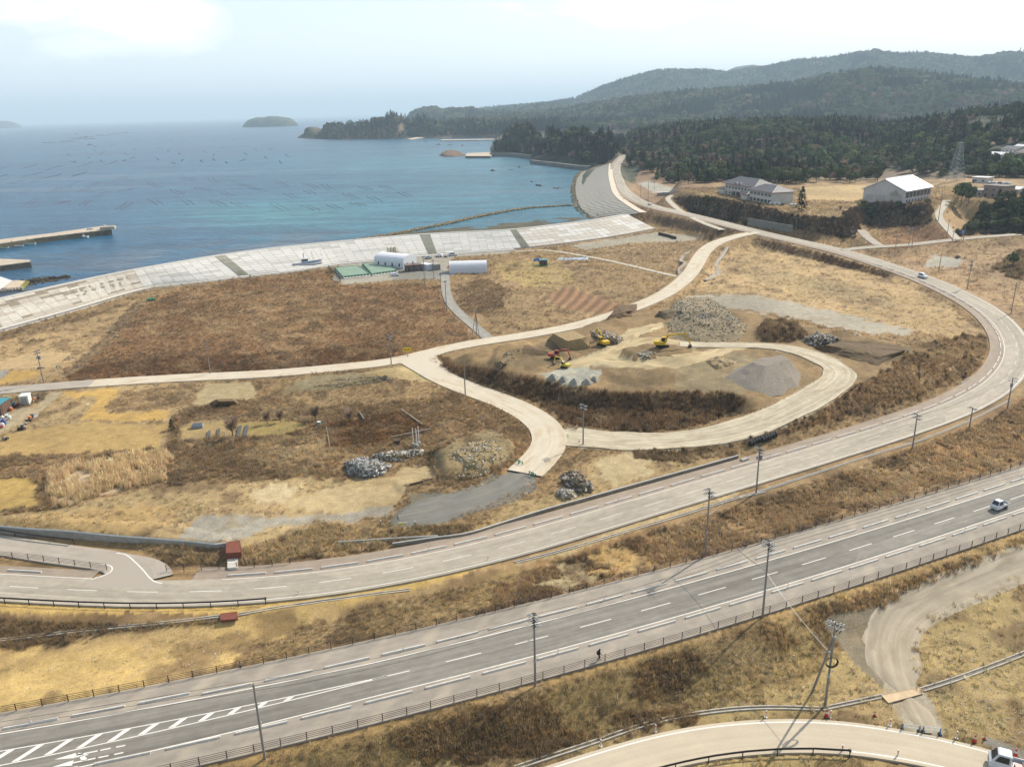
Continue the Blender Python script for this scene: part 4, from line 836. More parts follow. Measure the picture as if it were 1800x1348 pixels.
def guardrail(c, label, h=.75, face=1):
    c = resample(c, 4.0); t = thing('guardrail', label, 'guardrail', c[0]); b = Vector(c[0])
    mb = MB(); mb.tube([(0, 0, -.5), (0, 0, h)], .07, 8); me = mb.mesh('post', brown); n = normals2(c)
    for p in c: link('post', me, t).location = Vector(p) - b
    q = resample(c, 2.0); nn = normals2(q); mb = MB(); prof = [(.08, h - .17), (.16, h - .12), (.10, h - .03), (.16, h + .08), (.08, h + .13)]
    rows = [[(q[i, 0] - b.x + nn[i, 0] * a * face, q[i, 1] - b.y + nn[i, 1] * a * face, q[i, 2] - b.z + z) for (a, z) in prof] for i in range(len(q))]
    for i in range(len(q) - 1):
        for j in range(len(prof) - 1): mb.quad(rows[i][j], rows[i + 1][j], rows[i + 1][j + 1], rows[i][j + 1])
    mb.build('beam', brown, t); mb = MB(); e = rows[-1]; mb.box((e[2][0], e[2][1], e[2][2]), (.25, .25, .34)); mb.build('end_cap', brown, t)
guardrail(offset(sub(B_c, 0, s_of(B_c, 470, 1052)), -4.2), 'dark brown guardrail on the outer edge of the ring road', face=1)
guardrail(PP([(-60, 922), (0, 937), (60, 946), (130, 954)], .1), 'dark brown guardrail behind the side lane under the concrete wall', face=-1)
cg = offset(C_c, -2.95); guardrail(sub(cg, 0, s_of(C_c, 1468, 1317, C_z)), 'dark brown guardrail on the outer edge of the sandy bend road', face=1)

# low retaining walls
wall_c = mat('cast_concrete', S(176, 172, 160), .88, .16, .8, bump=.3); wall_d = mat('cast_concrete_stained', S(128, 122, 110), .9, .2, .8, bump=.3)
def low_wall(pts, label, h0, h1, th, m, name='retaining_wall', cat='wall', z=None, cap=True):
    c = resample(catmull(PP(pts, 0 if z is None else z), 1), 2.0); t = thing(name, label, cat, c[0]); b = c[0]; a0, a1 = offset(c, th / 2), offset(c, -th / 2); mb = MB(); n = len(c)
    for i in range(n - 1):
        A0, A1, B0, B1 = a0[i] - b, a0[i + 1] - b, a1[i] - b, a1[i + 1] - b; u = lambda p, z: (p[0], p[1], p[2] + z)
        mb.quad(u(A0, h0), u(A1, h0), u(A1, h1), u(A0, h1)); mb.quad(u(B1, h0), u(B0, h0), u(B0, h1), u(B1, h1)); mb.quad(u(A0, h1), u(A1, h1), u(B1, h1), u(B0, h1))
        if i == 0: mb.quad(u(B0, h0), u(A0, h0), u(A0, h1), u(B0, h1))
        if i == n - 2: mb.quad(u(A1, h0), u(B1, h0), u(B1, h1), u(A1, h1))
    mb.build('wall_body', m, t)
    if cap:
        mb = MB(); mb.tube([Vector(p - b) + Vector((0, 0, h1 + .01)) for p in c], .5 * th, 4); mb.build('coping', concrete, t)
    return t
low_wall(north_wall_px[:], 'grey cast concrete retaining wall above the side lane', -1.0, 1.25, .35, wall_c)
low_wall([(690, 958), (760, 948), (820, 940), (880, 922), (950, 900), (1050, 872), (1150, 844), (1230, 822), (1297, 803)], 'long low grey concrete wall along the ring road footway', -.6, .38, .28, mat('low_wall_grey', S(150, 142, 128), .9, .2, .8, bump=.3))
low_wall([(595, 956), (640, 953), (700, 949), (770, 945)], 'short pale concrete edging in the reeds above the ring road', -.6, .45, .25, concrete_d)
def usel(poly, pts): pass
# drains: long concrete gutters
def gutter(pts, label, w=.7, m=None):
    c = resample(catmull(np.array([list(G(*p)) for p in pts]), 1), 1.5); 
    for i in range(len(c)): c[i, 2] = tz(c[i, 0], c[i, 1]) + .10
    c = relax(c, 3, 1); t = thing('drain_gutter', label, 'gutter', c[0]); b = Vector(c[0])
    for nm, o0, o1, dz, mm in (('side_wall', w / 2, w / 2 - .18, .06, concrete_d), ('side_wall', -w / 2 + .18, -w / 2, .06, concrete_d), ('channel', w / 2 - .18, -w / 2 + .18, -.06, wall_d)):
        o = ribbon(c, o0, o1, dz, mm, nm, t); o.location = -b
gutter([(-40, 1132), (0, 1127), (120, 1114), (240, 1101), (320, 1092), (390, 1083)], 'concrete drain gutter along the foot of the ochre slope')
gutter([(420, 1081), (500, 1068), (620, 1052), (720, 1038)], 'concrete drain gutter running on from the rusty cover')
gutter([(905, 991), (1000, 966), (1100, 937), (1200, 906), (1290, 878), (1345, 866)], 'concrete drain gutter in the weeds between the two roads')
gutter([(905, 1352), (960, 1335), (1040, 1308), (1100, 1288), (1150, 1270), (1210, 1259), (1300, 1247), (1380, 1244), (1440, 1248)], 'pale concrete gutter beside the sandy bend road')
gutter([(1445, 1247), (1500, 1238), (1556, 1226)], 'short pale gutter left of the steel road plate'); gutter([(1620, 1213), (1660, 1203), (1720, 1180), (1800, 1150), (1880, 1118)], 'pale concrete gutter across the open ground right of the steel road plate', .8)
gutter([(1300, 878), (1420, 838), (1520, 805), (1620, 775), (1700, 742), (1775, 705)], 'narrow drain gutter behind the poles outside the ring road curve', .6)
gutter([(1745, 600), (1746, 618), (1738, 640), (1715, 660), (1690, 675)], 'white gutter along the inside of the ring road bend', .7); gutter([(1640, 500), (1690, 532), (1722, 560), (1740, 590)], 'pale gutter along the inner verge of the curving ring road', .6)
# ------------------------------------------------------------------ seawall
sw_white = [mat('slab_pale_a', S(224, 221, 213), .9, .10, .6, bump=.15), mat('slab_pale_b', S(217, 214, 206), .9, .10, .6, bump=.15), mat('slab_grey', S(203, 201, 193), .9, .12, .6, bump=.15), mat('slab_pale_c', S(228, 225, 217), .9, .10, .6, bump=.15)]
sw_old = [mat('slab_weathered_a', S(204, 196, 182), .92, .12, .6, bump=.2), mat('slab_weathered_b', S(190, 180, 164), .92, .12, .6, bump=.2), mat('slab_weathered_dark', S(150, 138, 120), .92, .15, .6, bump=.2), mat('slab_weathered_c', S(212, 205, 192), .92, .1, .6, bump=.2)]
sw_joint = mat('seawall_body', S(200, 196, 187), .92, .12, .4, bump=.2); slab_v = vcol_mat('slab_far', var=.08, scales=(.6,), bump=.15, bdist=.1)
def wall_frame(T):
    d, bi = segdist(CREST, T[:, 0], T[:, 1]); return np.array([[np.interp(b, np.arange(len(CREST)), CREST[:, k]) for k in range(3)] for b in bi])
def seawall():
    T = resample(TOE, 4.6); C = wall_frame(T); C = relax(C, 3, 2)
    tpx, tpy = proj(T[:, 0], T[:, 1], T[:, 2]); budget = 296
    secs = [(-1e9, 252, 'weathered brown-stained slab-faced seawall section running to the sea road', sw_old, 11), (252, 922, 'white slab-faced seawall section behind the fish farm sheds', sw_white, 10), (922, 1e9, 'cream ribbed seawall section with long joints near the sea road bend', [sw_old[0], sw_old[3], sw_old[3], sw_white[0]], 6)]
    for x0, x1, label, mats, rows in secs:
        I = [i for i in range(len(T)) if x0 <= tpx[i] < x1]; I = I + ([I[-1] + 1] if I[-1] + 1 < len(T) else [])
        b = Vector(T[I[0]]); t = thing('seawall', label, 'seawall', b); mb = MB(); nrm = normals2(C)
        n = len(I); prof = []
        for i in I:
            s_ = np.array([*nrm[i], 0]); s_ = s_ if (C[i] - T[i])[:2] @ s_[:2] > 0 else -s_
            back = C[i] + s_ * 4.0; sea_ = back + s_ * 18; sea_[2] = -4
            foot = T[i] + np.array([0, 0, -1.5]); prof.append([foot, T[i] + [0, 0, .25], C[i], back, sea_])
        for k in range(n - 1):
            for j in range(4): mb.quad(*[Vector(p) - b for p in (prof[k][j], prof[k + 1][j], prof[k + 1][j + 1], prof[k][j + 1])])
        for k in (0, n - 1): mb.poly([Vector(p) - b for p in prof[k]])
        mb.build('body', sw_joint, t)
        mb = MB()      # crest walkway kerbs
        mb.tube([Vector(prof[k][2]) - b + Vector((0, 0, .08)) for k in range(n)], .22, 4); mb.build('crest_kerb', mats[0], t)
        far = MB(); order = []
        for k in range(n - 1):
            for r_ in range(rows):
                u0, u1 = (r_ + .03) / rows, (r_ + .97) / rows; ln = .985 if (k + r_ * 2) % 4 else .96
                A, B2 = T[I[k]] + [0, 0, .25], T[I[k + 1]] + [0, 0, .25]; D, E = C[I[k]], C[I[k + 1]]
                f = lambda a, u: Vector((A + (B2 - A) * a) * (1 - u) + (D + (E - D) * a) * u) - b
                q = [f(.02, u0), f(ln, u0), f(ln, u1), f(.02, u1)]; nn = (q[1] - q[0]).cross(q[3] - q[0]).normalized(); nn = nn if nn.z > 0 else -nn
                hi = [p + nn * random.uniform(.05, .09) for p in q]
                order.append((k, q, hi, random.choices(range(4), (3, 3, 3.2 if x1 < 300 else 1.2, 2.5))[0]))
        # runs of like slabs, as the photo shows
        for j in range(1, len(order)):
            if random.random() < .5 and j >= rows: order[j] = (*order[j][:3], order[j - rows][3])
        fs = [(3, 2, 1, 0), (4, 5, 6, 7), (0, 1, 5, 4), (1, 2, 6, 5), (2, 3, 7, 6), (3, 0, 4, 7)]
        for (k, q, hi, mi) in order:
            px = tpx[I[k]]
            if budget > 0 and x1 < 300 and px > -20:
                mm = MB(); mm.add(q + hi, fs); mm.build('slab', mats[mi], t); budget -= 1
            else:
                m_ = mats[mi].node_tree.nodes; cc = [nd for nd in m_ if nd.type == 'VECT_MATH'][0].inputs[0].default_value[:]
                far.add(q + hi, fs, tuple(cc))
        if far.v: tag(far.build('slab_facing', slab_v, t), kind='stuff')
        # stair strips
        for px in ((402,), (748,), (915,)) if x0 == 252 else (()):
            k = int(np.argmin(np.abs(tpx[I] - px - 12))); k = min(k, n - 2); mb = MB()
            for s_ in range(22):
                u = (s_ + .5) / 22; p0 = Vector(T[I[k]] + [0, 0, .3]) * (1 - u) + Vector(C[I[k]]) * u - b; p1 = Vector(T[I[k + 1]] + [0, 0, .3]) * (1 - u) + Vector(C[I[k + 1]]) * u - b
                mb.bar(p0 + Vector((0, 0, .14)), p1 + Vector((0, 0, .14)), .45, .2)
            mb.build('stairway', mat('stair_algae', S(176, 172, 140), .9, .3, 1.5), t)
    # service road at the toe
    sv = offset(T, 0); s1 = (T - C)[:, :2]; s1 /= np.linalg.norm(s1, axis=1)[:, None]
    I = [i for i in range(len(T)) if tpx[i] < 905]; c = T[I].copy(); c[:, :2] += s1[I] * 3.4; c = relax(c, 2, 1)
    for i in range(len(c)): c[i, 2] = .12
    o = ribbon(c, 1.6, -1.6, 0, road_mat('service_asphalt', S(150, 146, 140), .06, .1), 'service_road', kind='structure'); ribbon(c, 1.9, 1.6, .05, concrete, 'kerb_strip', o); ribbon(c, -1.6, -1.9, .05, concrete, 'kerb_strip', o)
    c2 = T[I].copy(); c2[:, :2] += s1[I] * .75; c2[:, 2] = .2; ribbon(c2, .8, -.8, 0, concrete, 'toe_apron', o)
seawall()
def bay_wall():
    top = resample(catmull(PP(bay_top_px, 7.4), 2), 4.0); n = len(top); toe = resample(catmull(PP(bay_toe_px, SEA + .6), 2), 4.0); toe = np.array([at_s(toe, s) for s in np.linspace(0, arclen(toe)[-1], n)])
    b = Vector(toe[0]); t = thing('bay_revetment', 'broad ribbed concrete slope curving round the little bay below the sea road', 'seawall', b); mb = MB(); rm = mat('revetment_concrete', S(196, 189, 174), .93, .14, .35, bump=.5)
    for k in range(n - 1):
        mb.quad(*[Vector(p) - b for p in (toe[k], toe[k + 1], top[k + 1], top[k])]); mb.quad(*[Vector(p) - b for p in (toe[k] + [-1, 0, -3], toe[k + 1] + [-1, 0, -3], toe[k + 1], toe[k])])
    mb.build('slope_face', rm, t); rib = mat('revetment_rib', S(206, 199, 184), .92, .12, .5)
    for k in range(0, n, 2):
        mb = MB(); mb.bar(Vector(toe[k]) - b + Vector((0, 0, .05)), Vector(top[k]) - b + Vector((0, 0, .05)), .3, .3); mb.build('rib', rib, t)
    for u in (.18, .34, .5, .66, .82):
        mb = MB(); mb.tube([Vector(toe[k] * (1 - u) + top[k] * u) - b + Vector((0, 0, .03)) for k in range(n)], .07, 4); mb.build('step_beam', rib, t)
    c = offset(top, 0); sgn = 1 if np.mean((offset(top, 1) - top)[:, :2] * (toe - top)[:, :2]) < 0 else -1
    o = ribbon(top, sgn * 4.2, -sgn * .3, .15, mat('crest_path_concrete', S(226, 212, 190), .9, .1, .4), 'crest_path', t); o.location = -b
    rk = MB(); rs = np.random.default_rng(3)
    for k in range(n):
        for j in range(5):
            p = Vector(toe[k]) - b + Vector(((rs.random() - .9) * 5, (rs.random() - .5) * 4, -.6 + rs.random() * .5)); rock(rk, p, rs.uniform(.5, 1.2), rs)
    tag(rk.build('toe_rocks', mat('shore_rock', S(160, 140, 100), .95, .35, .5, bump=.6), t), kind='stuff')
def rock(mb, p, r, rs, flat=.7, col=None):
    vs = []; 
    for (x, y, z) in ((1, 0, 0), (-1, 0, 0), (0, 1, 0), (0, -1, 0), (0, 0, 1), (0, 0, -1)):
        k = r * rs.uniform(.6, 1.15); vs.append(Vector((x * k + rs.uniform(-.25, .25) * r, y * k + rs.uniform(-.25, .25) * r, z * k * flat)))
    Mr = Matrix.Rotation(rs.uniform(0, 6.28), 3, 'Z') @ Matrix.Rotation(rs.uniform(-.6, .6), 3, 'X')
    mb.add([Vector(p) + Mr @ v for v in vs], [(0, 2, 4), (2, 1, 4), (1, 3, 4), (3, 0, 4), (2, 0, 5), (1, 2, 5), (3, 1, 5), (0, 3, 5)], col)
bay_wall()

# tidal flat and training wall
def tidal():
    poly = np.array([(600, 428), (640, 419), (720, 410), (830, 399), (900, 391), (960, 383), (1010, 378), (1040, 380), (1056, 392), (900, 408), (780, 414), (600, 432)], float)
    W = PP(poly, SEA)[:, :2]; lo, hi = W.min(0), W.max(0); xs = np.arange(lo[0], hi[0], 2.2); ys = np.arange(lo[1], hi[1], 2.2); X, Y = np.meshgrid(xs, ys); s = sdist(W, X.ravel(), Y.ravel(), 20).reshape(X.shape)
    n = fbm(X / 16, Y / 10, 88, 4); Z = SEA - .28 + np.clip(-s / 9, -1, 1.0) * .3 + (n - .5) * 1.5; Z = np.where(s > 3, SEA - 1, Z)
    px, py = proj(X, Y, Z); k = np.clip((py - (402 - (px - 800) * .05)) / 10, -1, 1); Z = Z + .35 * k + .25
    idx = np.arange(X.size).reshape(X.shape); q = np.stack([idx[:-1, :-1], idx[:-1, 1:], idx[1:, 1:], idx[1:, :-1]], -1).reshape(-1, 4); q = q[(s.ravel()[q] < 4).any(1)]
    me = bpy.data.meshes.new('tidal_flat'); me.from_pydata(np.stack([X.ravel(), Y.ravel(), Z.ravel()], 1).tolist(), [], q.tolist()); me.materials.append(mat('tidal_mud', S(86, 82, 62), .95, .4, .08, bump=.3)); tag(link('tidal_flat', me), kind='structure')
    c = resample(catmull(PP([(625, 421), (660, 416), (700, 409), (750, 399), (800, 389), (850, 378), (900, 369), (940, 364), (1008, 360)], SEA + .6), 2), 3.0); b = Vector(c[0])
    t = thing('training_wall', 'low curving breakwater of brown armour blocks enclosing the tidal flat', 'breakwater', b); mb = MB(); rs = np.random.default_rng(5); nn = normals2(c)
    core = MB(); L_, R_ = offset(c, 1.6), offset(c, -1.6)
    for i in range(len(c) - 1):
        for (A, B2, C2, D2) in ((L_[i] - [0, 0, 2], L_[i + 1] - [0, 0, 2], L_[i + 1], L_[i]), (L_[i], L_[i + 1], R_[i + 1], R_[i]), (R_[i], R_[i + 1], R_[i + 1] - [0, 0, 2], R_[i] - [0, 0, 2])): core.quad(*[Vector(p) - b for p in (A, B2, C2, D2)])
        for s_ in (-1, 1):
            for j in range(2): 
                p = Vector(c[i]) - b + Vector((nn[i, 0], nn[i, 1], 0)) * s_ * rs.uniform(.8, 2.4) + Vector((rs.uniform(-1.5, 1.5), 0, -.1 - .2 * rs.random())); mb.box(p, (1.1, 1.1, .9), rs.uniform(0, 3))
    am = mat('armour_block', S(150, 130, 92), .95, .4, .5, bump=.5); core.build('core', am, t); tag(mb.build('armour_blocks', am, t), kind='stuff')
tidal()

# ------------------------------------------------------------------ instanced cover (stuff)
def leaf_mat(name, rgb, var=.35, transl=.35, inst=True, rough=.9):
    m = bpy.data.materials.new(name); m.use_nodes = True; t = m.node_tree; t.nodes.clear(); L = t.links.new
    out = N(t, 'ShaderNodeOutputMaterial'); df = N(t, 'ShaderNodeBsdfDiffuse'); tr = N(t, 'ShaderNodeBsdfTranslucent'); mx = N(t, 'ShaderNodeMixShader'); mx.inputs[0].default_value = transl
    if inst: src = N(t, 'ShaderNodeAttribute', attribute_name='tint', attribute_type='INSTANCER').outputs['Color']
    else: rgbn = N(t, 'ShaderNodeRGB'); rgbn.outputs[0].default_value = (*rgb, 1); src = rgbn.outputs[0]
    geo = N(t, 'ShaderNodeNewGeometry'); mr = N(t, 'ShaderNodeMapRange'); mr.inputs['To Min'].default_value = 1 - var; mr.inputs['To Max'].default_value = 1 + var
    rs_ = N(t, 'ShaderNodeNewGeometry'); L(rs_.outputs['Random Per Island'], mr.inputs[0])
    sc = N(t, 'ShaderNodeVectorMath', operation='SCALE'); L(src, sc.inputs[0])
    if inst: L(mr.outputs[0], sc.inputs['Scale'])
    else:
        oi = N(t, 'ShaderNodeObjectInfo'); r2 = N(t, 'ShaderNodeMapRange'); r2.inputs['To Min'].default_value = .7; r2.inputs['To Max'].default_value = 1.35; L(oi.outputs['Random'], r2.inputs[0])
        mm = N(t, 'ShaderNodeMath', operation='MULTIPLY'); L(mr.outputs[0], mm.inputs[0]); L(r2.outputs[0], mm.inputs[1]); L(mm.outputs[0], sc.inputs['Scale'])
    L(sc.outputs[0], df.inputs[0]); L(sc.outputs[0], tr.inputs[0]); L(df.outputs[0], mx.inputs[1]); L(tr.outputs[0], mx.inputs[2]); L(mx.outputs[0], out.inputs[0]); MATS[name] = m; return m
def tuft_mesh(name, nb, h, spread, w, lean, seed, m):
    rs = np.random.default_rng(seed); mb = MB()
    for i in range(nb):
        a = rs.uniform(0, 6.28); r_ = spread * math.sqrt(rs.random()); bx, by = r_ * math.cos(a), r_ * math.sin(a); hh = h * rs.uniform(.5, 1.1); a2 = rs.uniform(0, 6.28); l = lean * rs.uniform(.3, 1) * hh
        tx, ty = bx + l * math.cos(a2), by + l * math.sin(a2); wa = rs.uniform(0, 3.14); wx, wy = w * math.cos(wa), w * math.sin(wa)
        mb.quad((bx - wx, by - wy, -.05), (bx + wx, by + wy, -.05), (tx + wx * .35, ty + wy * .35, hh), (tx - wx * .35, ty - wy * .35, hh * .97))
    return mb.mesh(name, m)
SRC = []
def scatter(name, me, pts, scl, tint, label_kind='stuff', rng_=rng):
    n = len(pts)
    if n == 0: return
    src = bpy.data.objects.new(name + '_source', me); SRC.append(src)
    pm = bpy.data.meshes.new(name); pm.vertices.add(n); pm.vertices.foreach_set('co', np.asarray(pts, np.float32).ravel())
    a = pm.attributes.new('scl', 'FLOAT_VECTOR', 'POINT'); a.data.foreach_set('vector', np.asarray(scl, np.float32).ravel())
    a = pm.attributes.new('rot', 'FLOAT_VECTOR', 'POINT'); rr = np.zeros((n, 3), np.float32); rr[:, 2] = rng_.uniform(0, 6.28, n); a.data.foreach_set('vector', rr.ravel())
    a = pm.attributes.new('tint', 'FLOAT_COLOR', 'POINT'); a.data.foreach_set('color', np.c_[tint, np.ones(n)].astype(np.float32).ravel())
    o = link(name, pm); g = bpy.data.node_groups.new(name, 'GeometryNodeTree'); g.interface.new_socket('Geometry', in_out='INPUT', socket_type='NodeSocketGeometry'); g.interface.new_socket('Geometry', in_out='OUTPUT', socket_type='NodeSocketGeometry')
    gi, go = g.nodes.new('NodeGroupInput'), g.nodes.new('NodeGroupOutput'); ip = g.nodes.new('GeometryNodeInstanceOnPoints'); oi = g.nodes.new('GeometryNodeObjectInfo'); oi.inputs['Object'].default_value = src; oi.inputs['As Instance'].default_value = True
    s1 = g.nodes.new('GeometryNodeInputNamedAttribute'); s1.data_type = 'FLOAT_VECTOR'; s1.inputs[0].default_value = 'scl'; s2 = g.nodes.new('GeometryNodeInputNamedAttribute'); s2.data_type = 'FLOAT_VECTOR'; s2.inputs[0].default_value = 'rot'
    g.links.new(gi.outputs[0], ip.inputs['Points']); g.links.new(oi.outputs['Geometry'], ip.inputs['Instance']); g.links.new(s1.outputs[0], ip.inputs['Scale']); g.links.new(s2.outputs[0], ip.inputs['Rotation']); g.links.new(ip.outputs[0], go.inputs[0])
    md = o.modifiers.new('scatter', 'NODES'); md.node_group = g; return o
grassM = leaf_mat('dry_grass_blade', (0, 0, 0), .3, .5); twigM = leaf_mat('dry_twig', (0, 0, 0), .3, .1)
T_short = tuft_mesh('short_tuft', 9, .34, .42, .055, .7, 1, grassM); T_tall = tuft_mesh('tall_weed', 16, .95, .5, .045, .35, 2, grassM); T_reed = tuft_mesh('reed', 18, 1.9, .5, .05, .28, 3, grassM); T_straw = tuft_mesh('straw_tuft', 18, .75, .42, .05, .6, 4, grassM)
def bush_mesh(name, h, r, n, w, seed, m):
    rs = np.random.default_rng(seed); mb = MB()
    for i in range(n):
        a = rs.uniform(0, 6.28); el = rs.uniform(.1, 1.5); L = rs.uniform(.5, 1.0); d = Vector((math.cos(a) * math.cos(el) * r, math.sin(a) * math.cos(el) * r, math.sin(el) * h)) * L; s_ = d * rs.uniform(.1, .55)
        k = Vector((rs.uniform(-1, 1), rs.uniform(-1, 1), rs.uniform(-1, 1))).normalized() * w; mb.tri(s_ - k, s_ + k, d + Vector((rs.uniform(-.2, .2), rs.uniform(-.2, .2), 0)) * r)
    return mb.mesh(name, m)
T_bush = bush_mesh('bare_bush', 2.2, 1.5, 130, .07, 5, twigM)
def grass():
    # random points, density falling with distance
    N0 = 760000; r_ = np.sqrt(rng.uniform(0, 1, N0)); 
    rr = 55 + (620 - 55) * rng.uniform(0, 1, N0) ** 1.45; aa = rng.uniform(R(-40), R(40), N0); X, Y = rr * np.sin(aa), rr * np.cos(aa); Z = tz(X, Y)
    dn, _ = segdist(A_c[::4], X, Y); keep = dn > A_N + .35
    for c, wl, wr, _s in ROADS + [(U_c, 5, 3, 0)]:
        d, bi = segdist(c[::3] if len(c) > 30 else c, X, Y); keep &= d > max(wl, wr) * (1 if c is not B_c else .93) + .2
    keep &= sdist(SEAWALL_AREA, X, Y, 10) > 3.5; keep &= Z > -3.2
    X, Y, Z, rr = X[keep], Y[keep], Z[keep], rr[keep]; col, cls = cover(X, Y, Z, rr)
    u = rng.uniform(0, 1, len(X)); clump = fbm(X / 4, Y / 4, 95, 3)
    farS = (.55 + rr / 520.)       # coarser tufts farther out
    def put(name, me, m, sc, tmul, jit=.25):
        n = int(m.sum())
        if n == 0: return
        s_ = sc * farS[m] * rng.uniform(.6, 1.3, n) * np.where((cls[m] == 8) | (cls[m] == 3), 1.35, 1.0); tn = col[m] * tmul * rng.uniform(1 - jit, 1 + jit, (n, 1)); lu = (tn @ np.array([.25, .6, .15]))[:, None]; tn = lu + (tn - lu) * np.where(cls[m] == 3, 1.1, rng.uniform(.55, .95, n))[:, None]; gq = rng.uniform(-.3, 1.0, (n, 1)); tn = tn * (1 + gq * np.array([[-.07, .05, -.02]])); tag(scatter(name, me, np.stack([X[m], Y[m], Z[m]], 1), np.stack([s_, s_, s_ * rng.uniform(.75, 1.2, n)], 1), np.clip(tn * np.where(rng.uniform(0, 1, (n, 1)) < .12, 1.5, 1.0), 0, .9)), kind='stuff')
    put('short_dry_grass', T_short, ((cls == 1) & (u < .55)) | ((cls == 6) & (u < .22) & (clump > .42)) | ((cls == 7) & (u < .08) & (clump > .5)) | ((cls == 2) & (u < .2)), .8, 1.35)
    put('tall_brown_weeds', T_tall, ((cls == 2) & (u > .2) & (u < .62)) | ((cls == 8) & (u < .62)) | ((cls == 9) & (u < .55)) | ((cls == 1) & (u > .92)) | ((cls == 4) & (u < .25)), .8, 1.5)
    put('pale_reeds', T_reed, (cls == 3) & (clump > .30 + .25 * u), .62, 1.5, .18)
    put('straw_clumps', T_straw, ((cls == 4) & (u > .25) & (u < .85) & (clump > .38)) | ((cls == 2) & (u > .85)) | ((cls == 9) & (u > .85)) | ((cls == 6) & (u > .97)), .9, 1.65)
    put('bare_brushwood', T_bush, ((cls == 10) & (u < .85)) | ((cls == 9) & (u > .7) & (u < .73)) | ((cls == 8) & (u > .98)) | ((cls == 4) & (u > .995)), .6, 1.25)
grass()

# ------------------------------------------------------------------ trees
def crown_conifer(h, r, n, seed, m, lf=.55):
    rs = np.random.default_rng(seed); mb = MB()
    for i in range(n):
        u = rs.random() ** .8; z = h * (.10 + .9 * u); rad = r * (1 - u) ** .75 * rs.uniform(.45, 1.0) * (1 + .15 * math.sin(u * 40)); a = rs.uniform(0, 6.28); p = Vector((rad * math.cos(a), rad * math.sin(a), z))
        o = Vector((math.cos(a), math.sin(a), rs.uniform(-.55, -.1))).normalized(); s_ = o.cross(Vector((0, 0, 1))).normalized(); k = lf * rs.uniform(.6, 1.3) * (1.1 - .5 * u)
        mb.quad(p - s_ * k * .55, p + o * k * .8 - s_ * k * .3, p + o * k + s_ * k * .3, p + s_ * k * .55 + Vector((0, 0, .25 * k)))
    mb.tri((-.2, 0, h * .86), (.2, 0, h * .86), (0, 0, h * 1.04)); return mb.mesh('crown', m)
def crown_round(h, r, n, seed, m, lf=.6, lobes=9):
    rs = np.random.default_rng(seed); mb = MB(); L = []
    for i in range(lobes): a = rs.uniform(0, 6.28); L.append((Vector((r * .55 * math.cos(a) * rs.random(), r * .55 * math.sin(a) * rs.random(), h * rs.uniform(.42, .85))), r * rs.uniform(.38, .6)))
    for i in range(n):
        c, rad = L[rs.integers(lobes)]; d = Vector((rs.normal(), rs.normal(), rs.normal() + .25)).normalized(); p = c + d * rad * rs.uniform(.75, 1.05); s_ = d.orthogonal().normalized(); q = d.cross(s_); k = lf * rs.uniform(.6, 1.3); a = rs.uniform(0, 6.28); s2 = s_ * math.cos(a) + q * math.sin(a); q2 = q * math.cos(a) - s_ * math.sin(a)
        mb.quad(p - s2 * k * .5 - q2 * k * .5 + d * .1, p + s2 * k * .5 - q2 * k * .4, p + s2 * k * .4 + q2 * k * .5 + d * .12, p - s2 * k * .5 + q2 * k * .4)
    return mb.mesh('crown', m)
def crown_bare(h, r, n, seed, m):
    rs = np.random.default_rng(seed); mb = MB()
    for i in range(n):
        a = rs.uniform(0, 6.28); u = rs.random(); base = Vector((0, 0, h * (.25 + .4 * u))); d = Vector((math.cos(a) * r * rs.uniform(.4, 1), math.sin(a) * r * rs.uniform(.4, 1), h * rs.uniform(.15, .5))); tip = base + d
        if tip.z > h: tip.z = h
        s_ = base + d * rs.uniform(0, .6); k = Vector((rs.normal(), rs.normal(), rs.normal())).normalized() * .15; mb.tri(s_ - k, s_ + k, tip)
    return mb.mesh('crown', m)
def trunk_mesh(h, r, m, limbs=4, seed=1):
    rs = np.random.default_rng(seed); mb = MB(); mb.tube([(0, 0, -.6), (0, 0, h * .25), (.1, 0, h * .6), (.1, .05, h * .9)], [r, r * .8, r * .5, r * .15], 6)
    for i in range(limbs):
        a = rs.uniform(0, 6.28); z = h * rs.uniform(.3, .7); L = h * rs.uniform(.18, .3); mb.tube([(0, 0, z), (math.cos(a) * L * .6, math.sin(a) * L * .6, z + L * .5), (math.cos(a) * L, math.sin(a) * L, z + L * .9)], [r * .4, r * .25, r * .08], 5)
    return mb.mesh('trunk', m)
KIND = {}
bark = mat('bark', S(96, 80, 66), .95, .25, 2.0, bump=.4)
for nm, rgb, mk in (('cedar', S(62, 60, 46), lambda m: crown_conifer(15, 3.0, 330, 11, m, 1.0)), ('cedar_green', S(66, 74, 52), lambda m: crown_conifer(13, 3.3, 330, 12, m, 1.05)), ('pine', S(96, 102, 66), lambda m: crown_round(10.5, 4.6, 420, 13, m, 1.1)), ('evergreen', S(108, 114, 78), lambda m: crown_round(11.5, 5.6, 420, 14, m, 1.25, 12)), ('bare', S(160, 138, 120), lambda m: crown_bare(10, 4.2, 330, 15, m))):
    mi = leaf_mat('leaf_' + nm, rgb, .45, .12); mo = leaf_mat('leaf_one_' + nm, rgb, .45, .12, inst=False)
    KIND[nm] = (mk(mi), mk(mo), trunk_mesh({'cedar': 14, 'cedar_green': 12, 'pine': 8, 'evergreen': 8, 'bare': 8}[nm], .28, bark, 3 if 'cedar' in nm else 6, len(nm)), np.array(rgb))
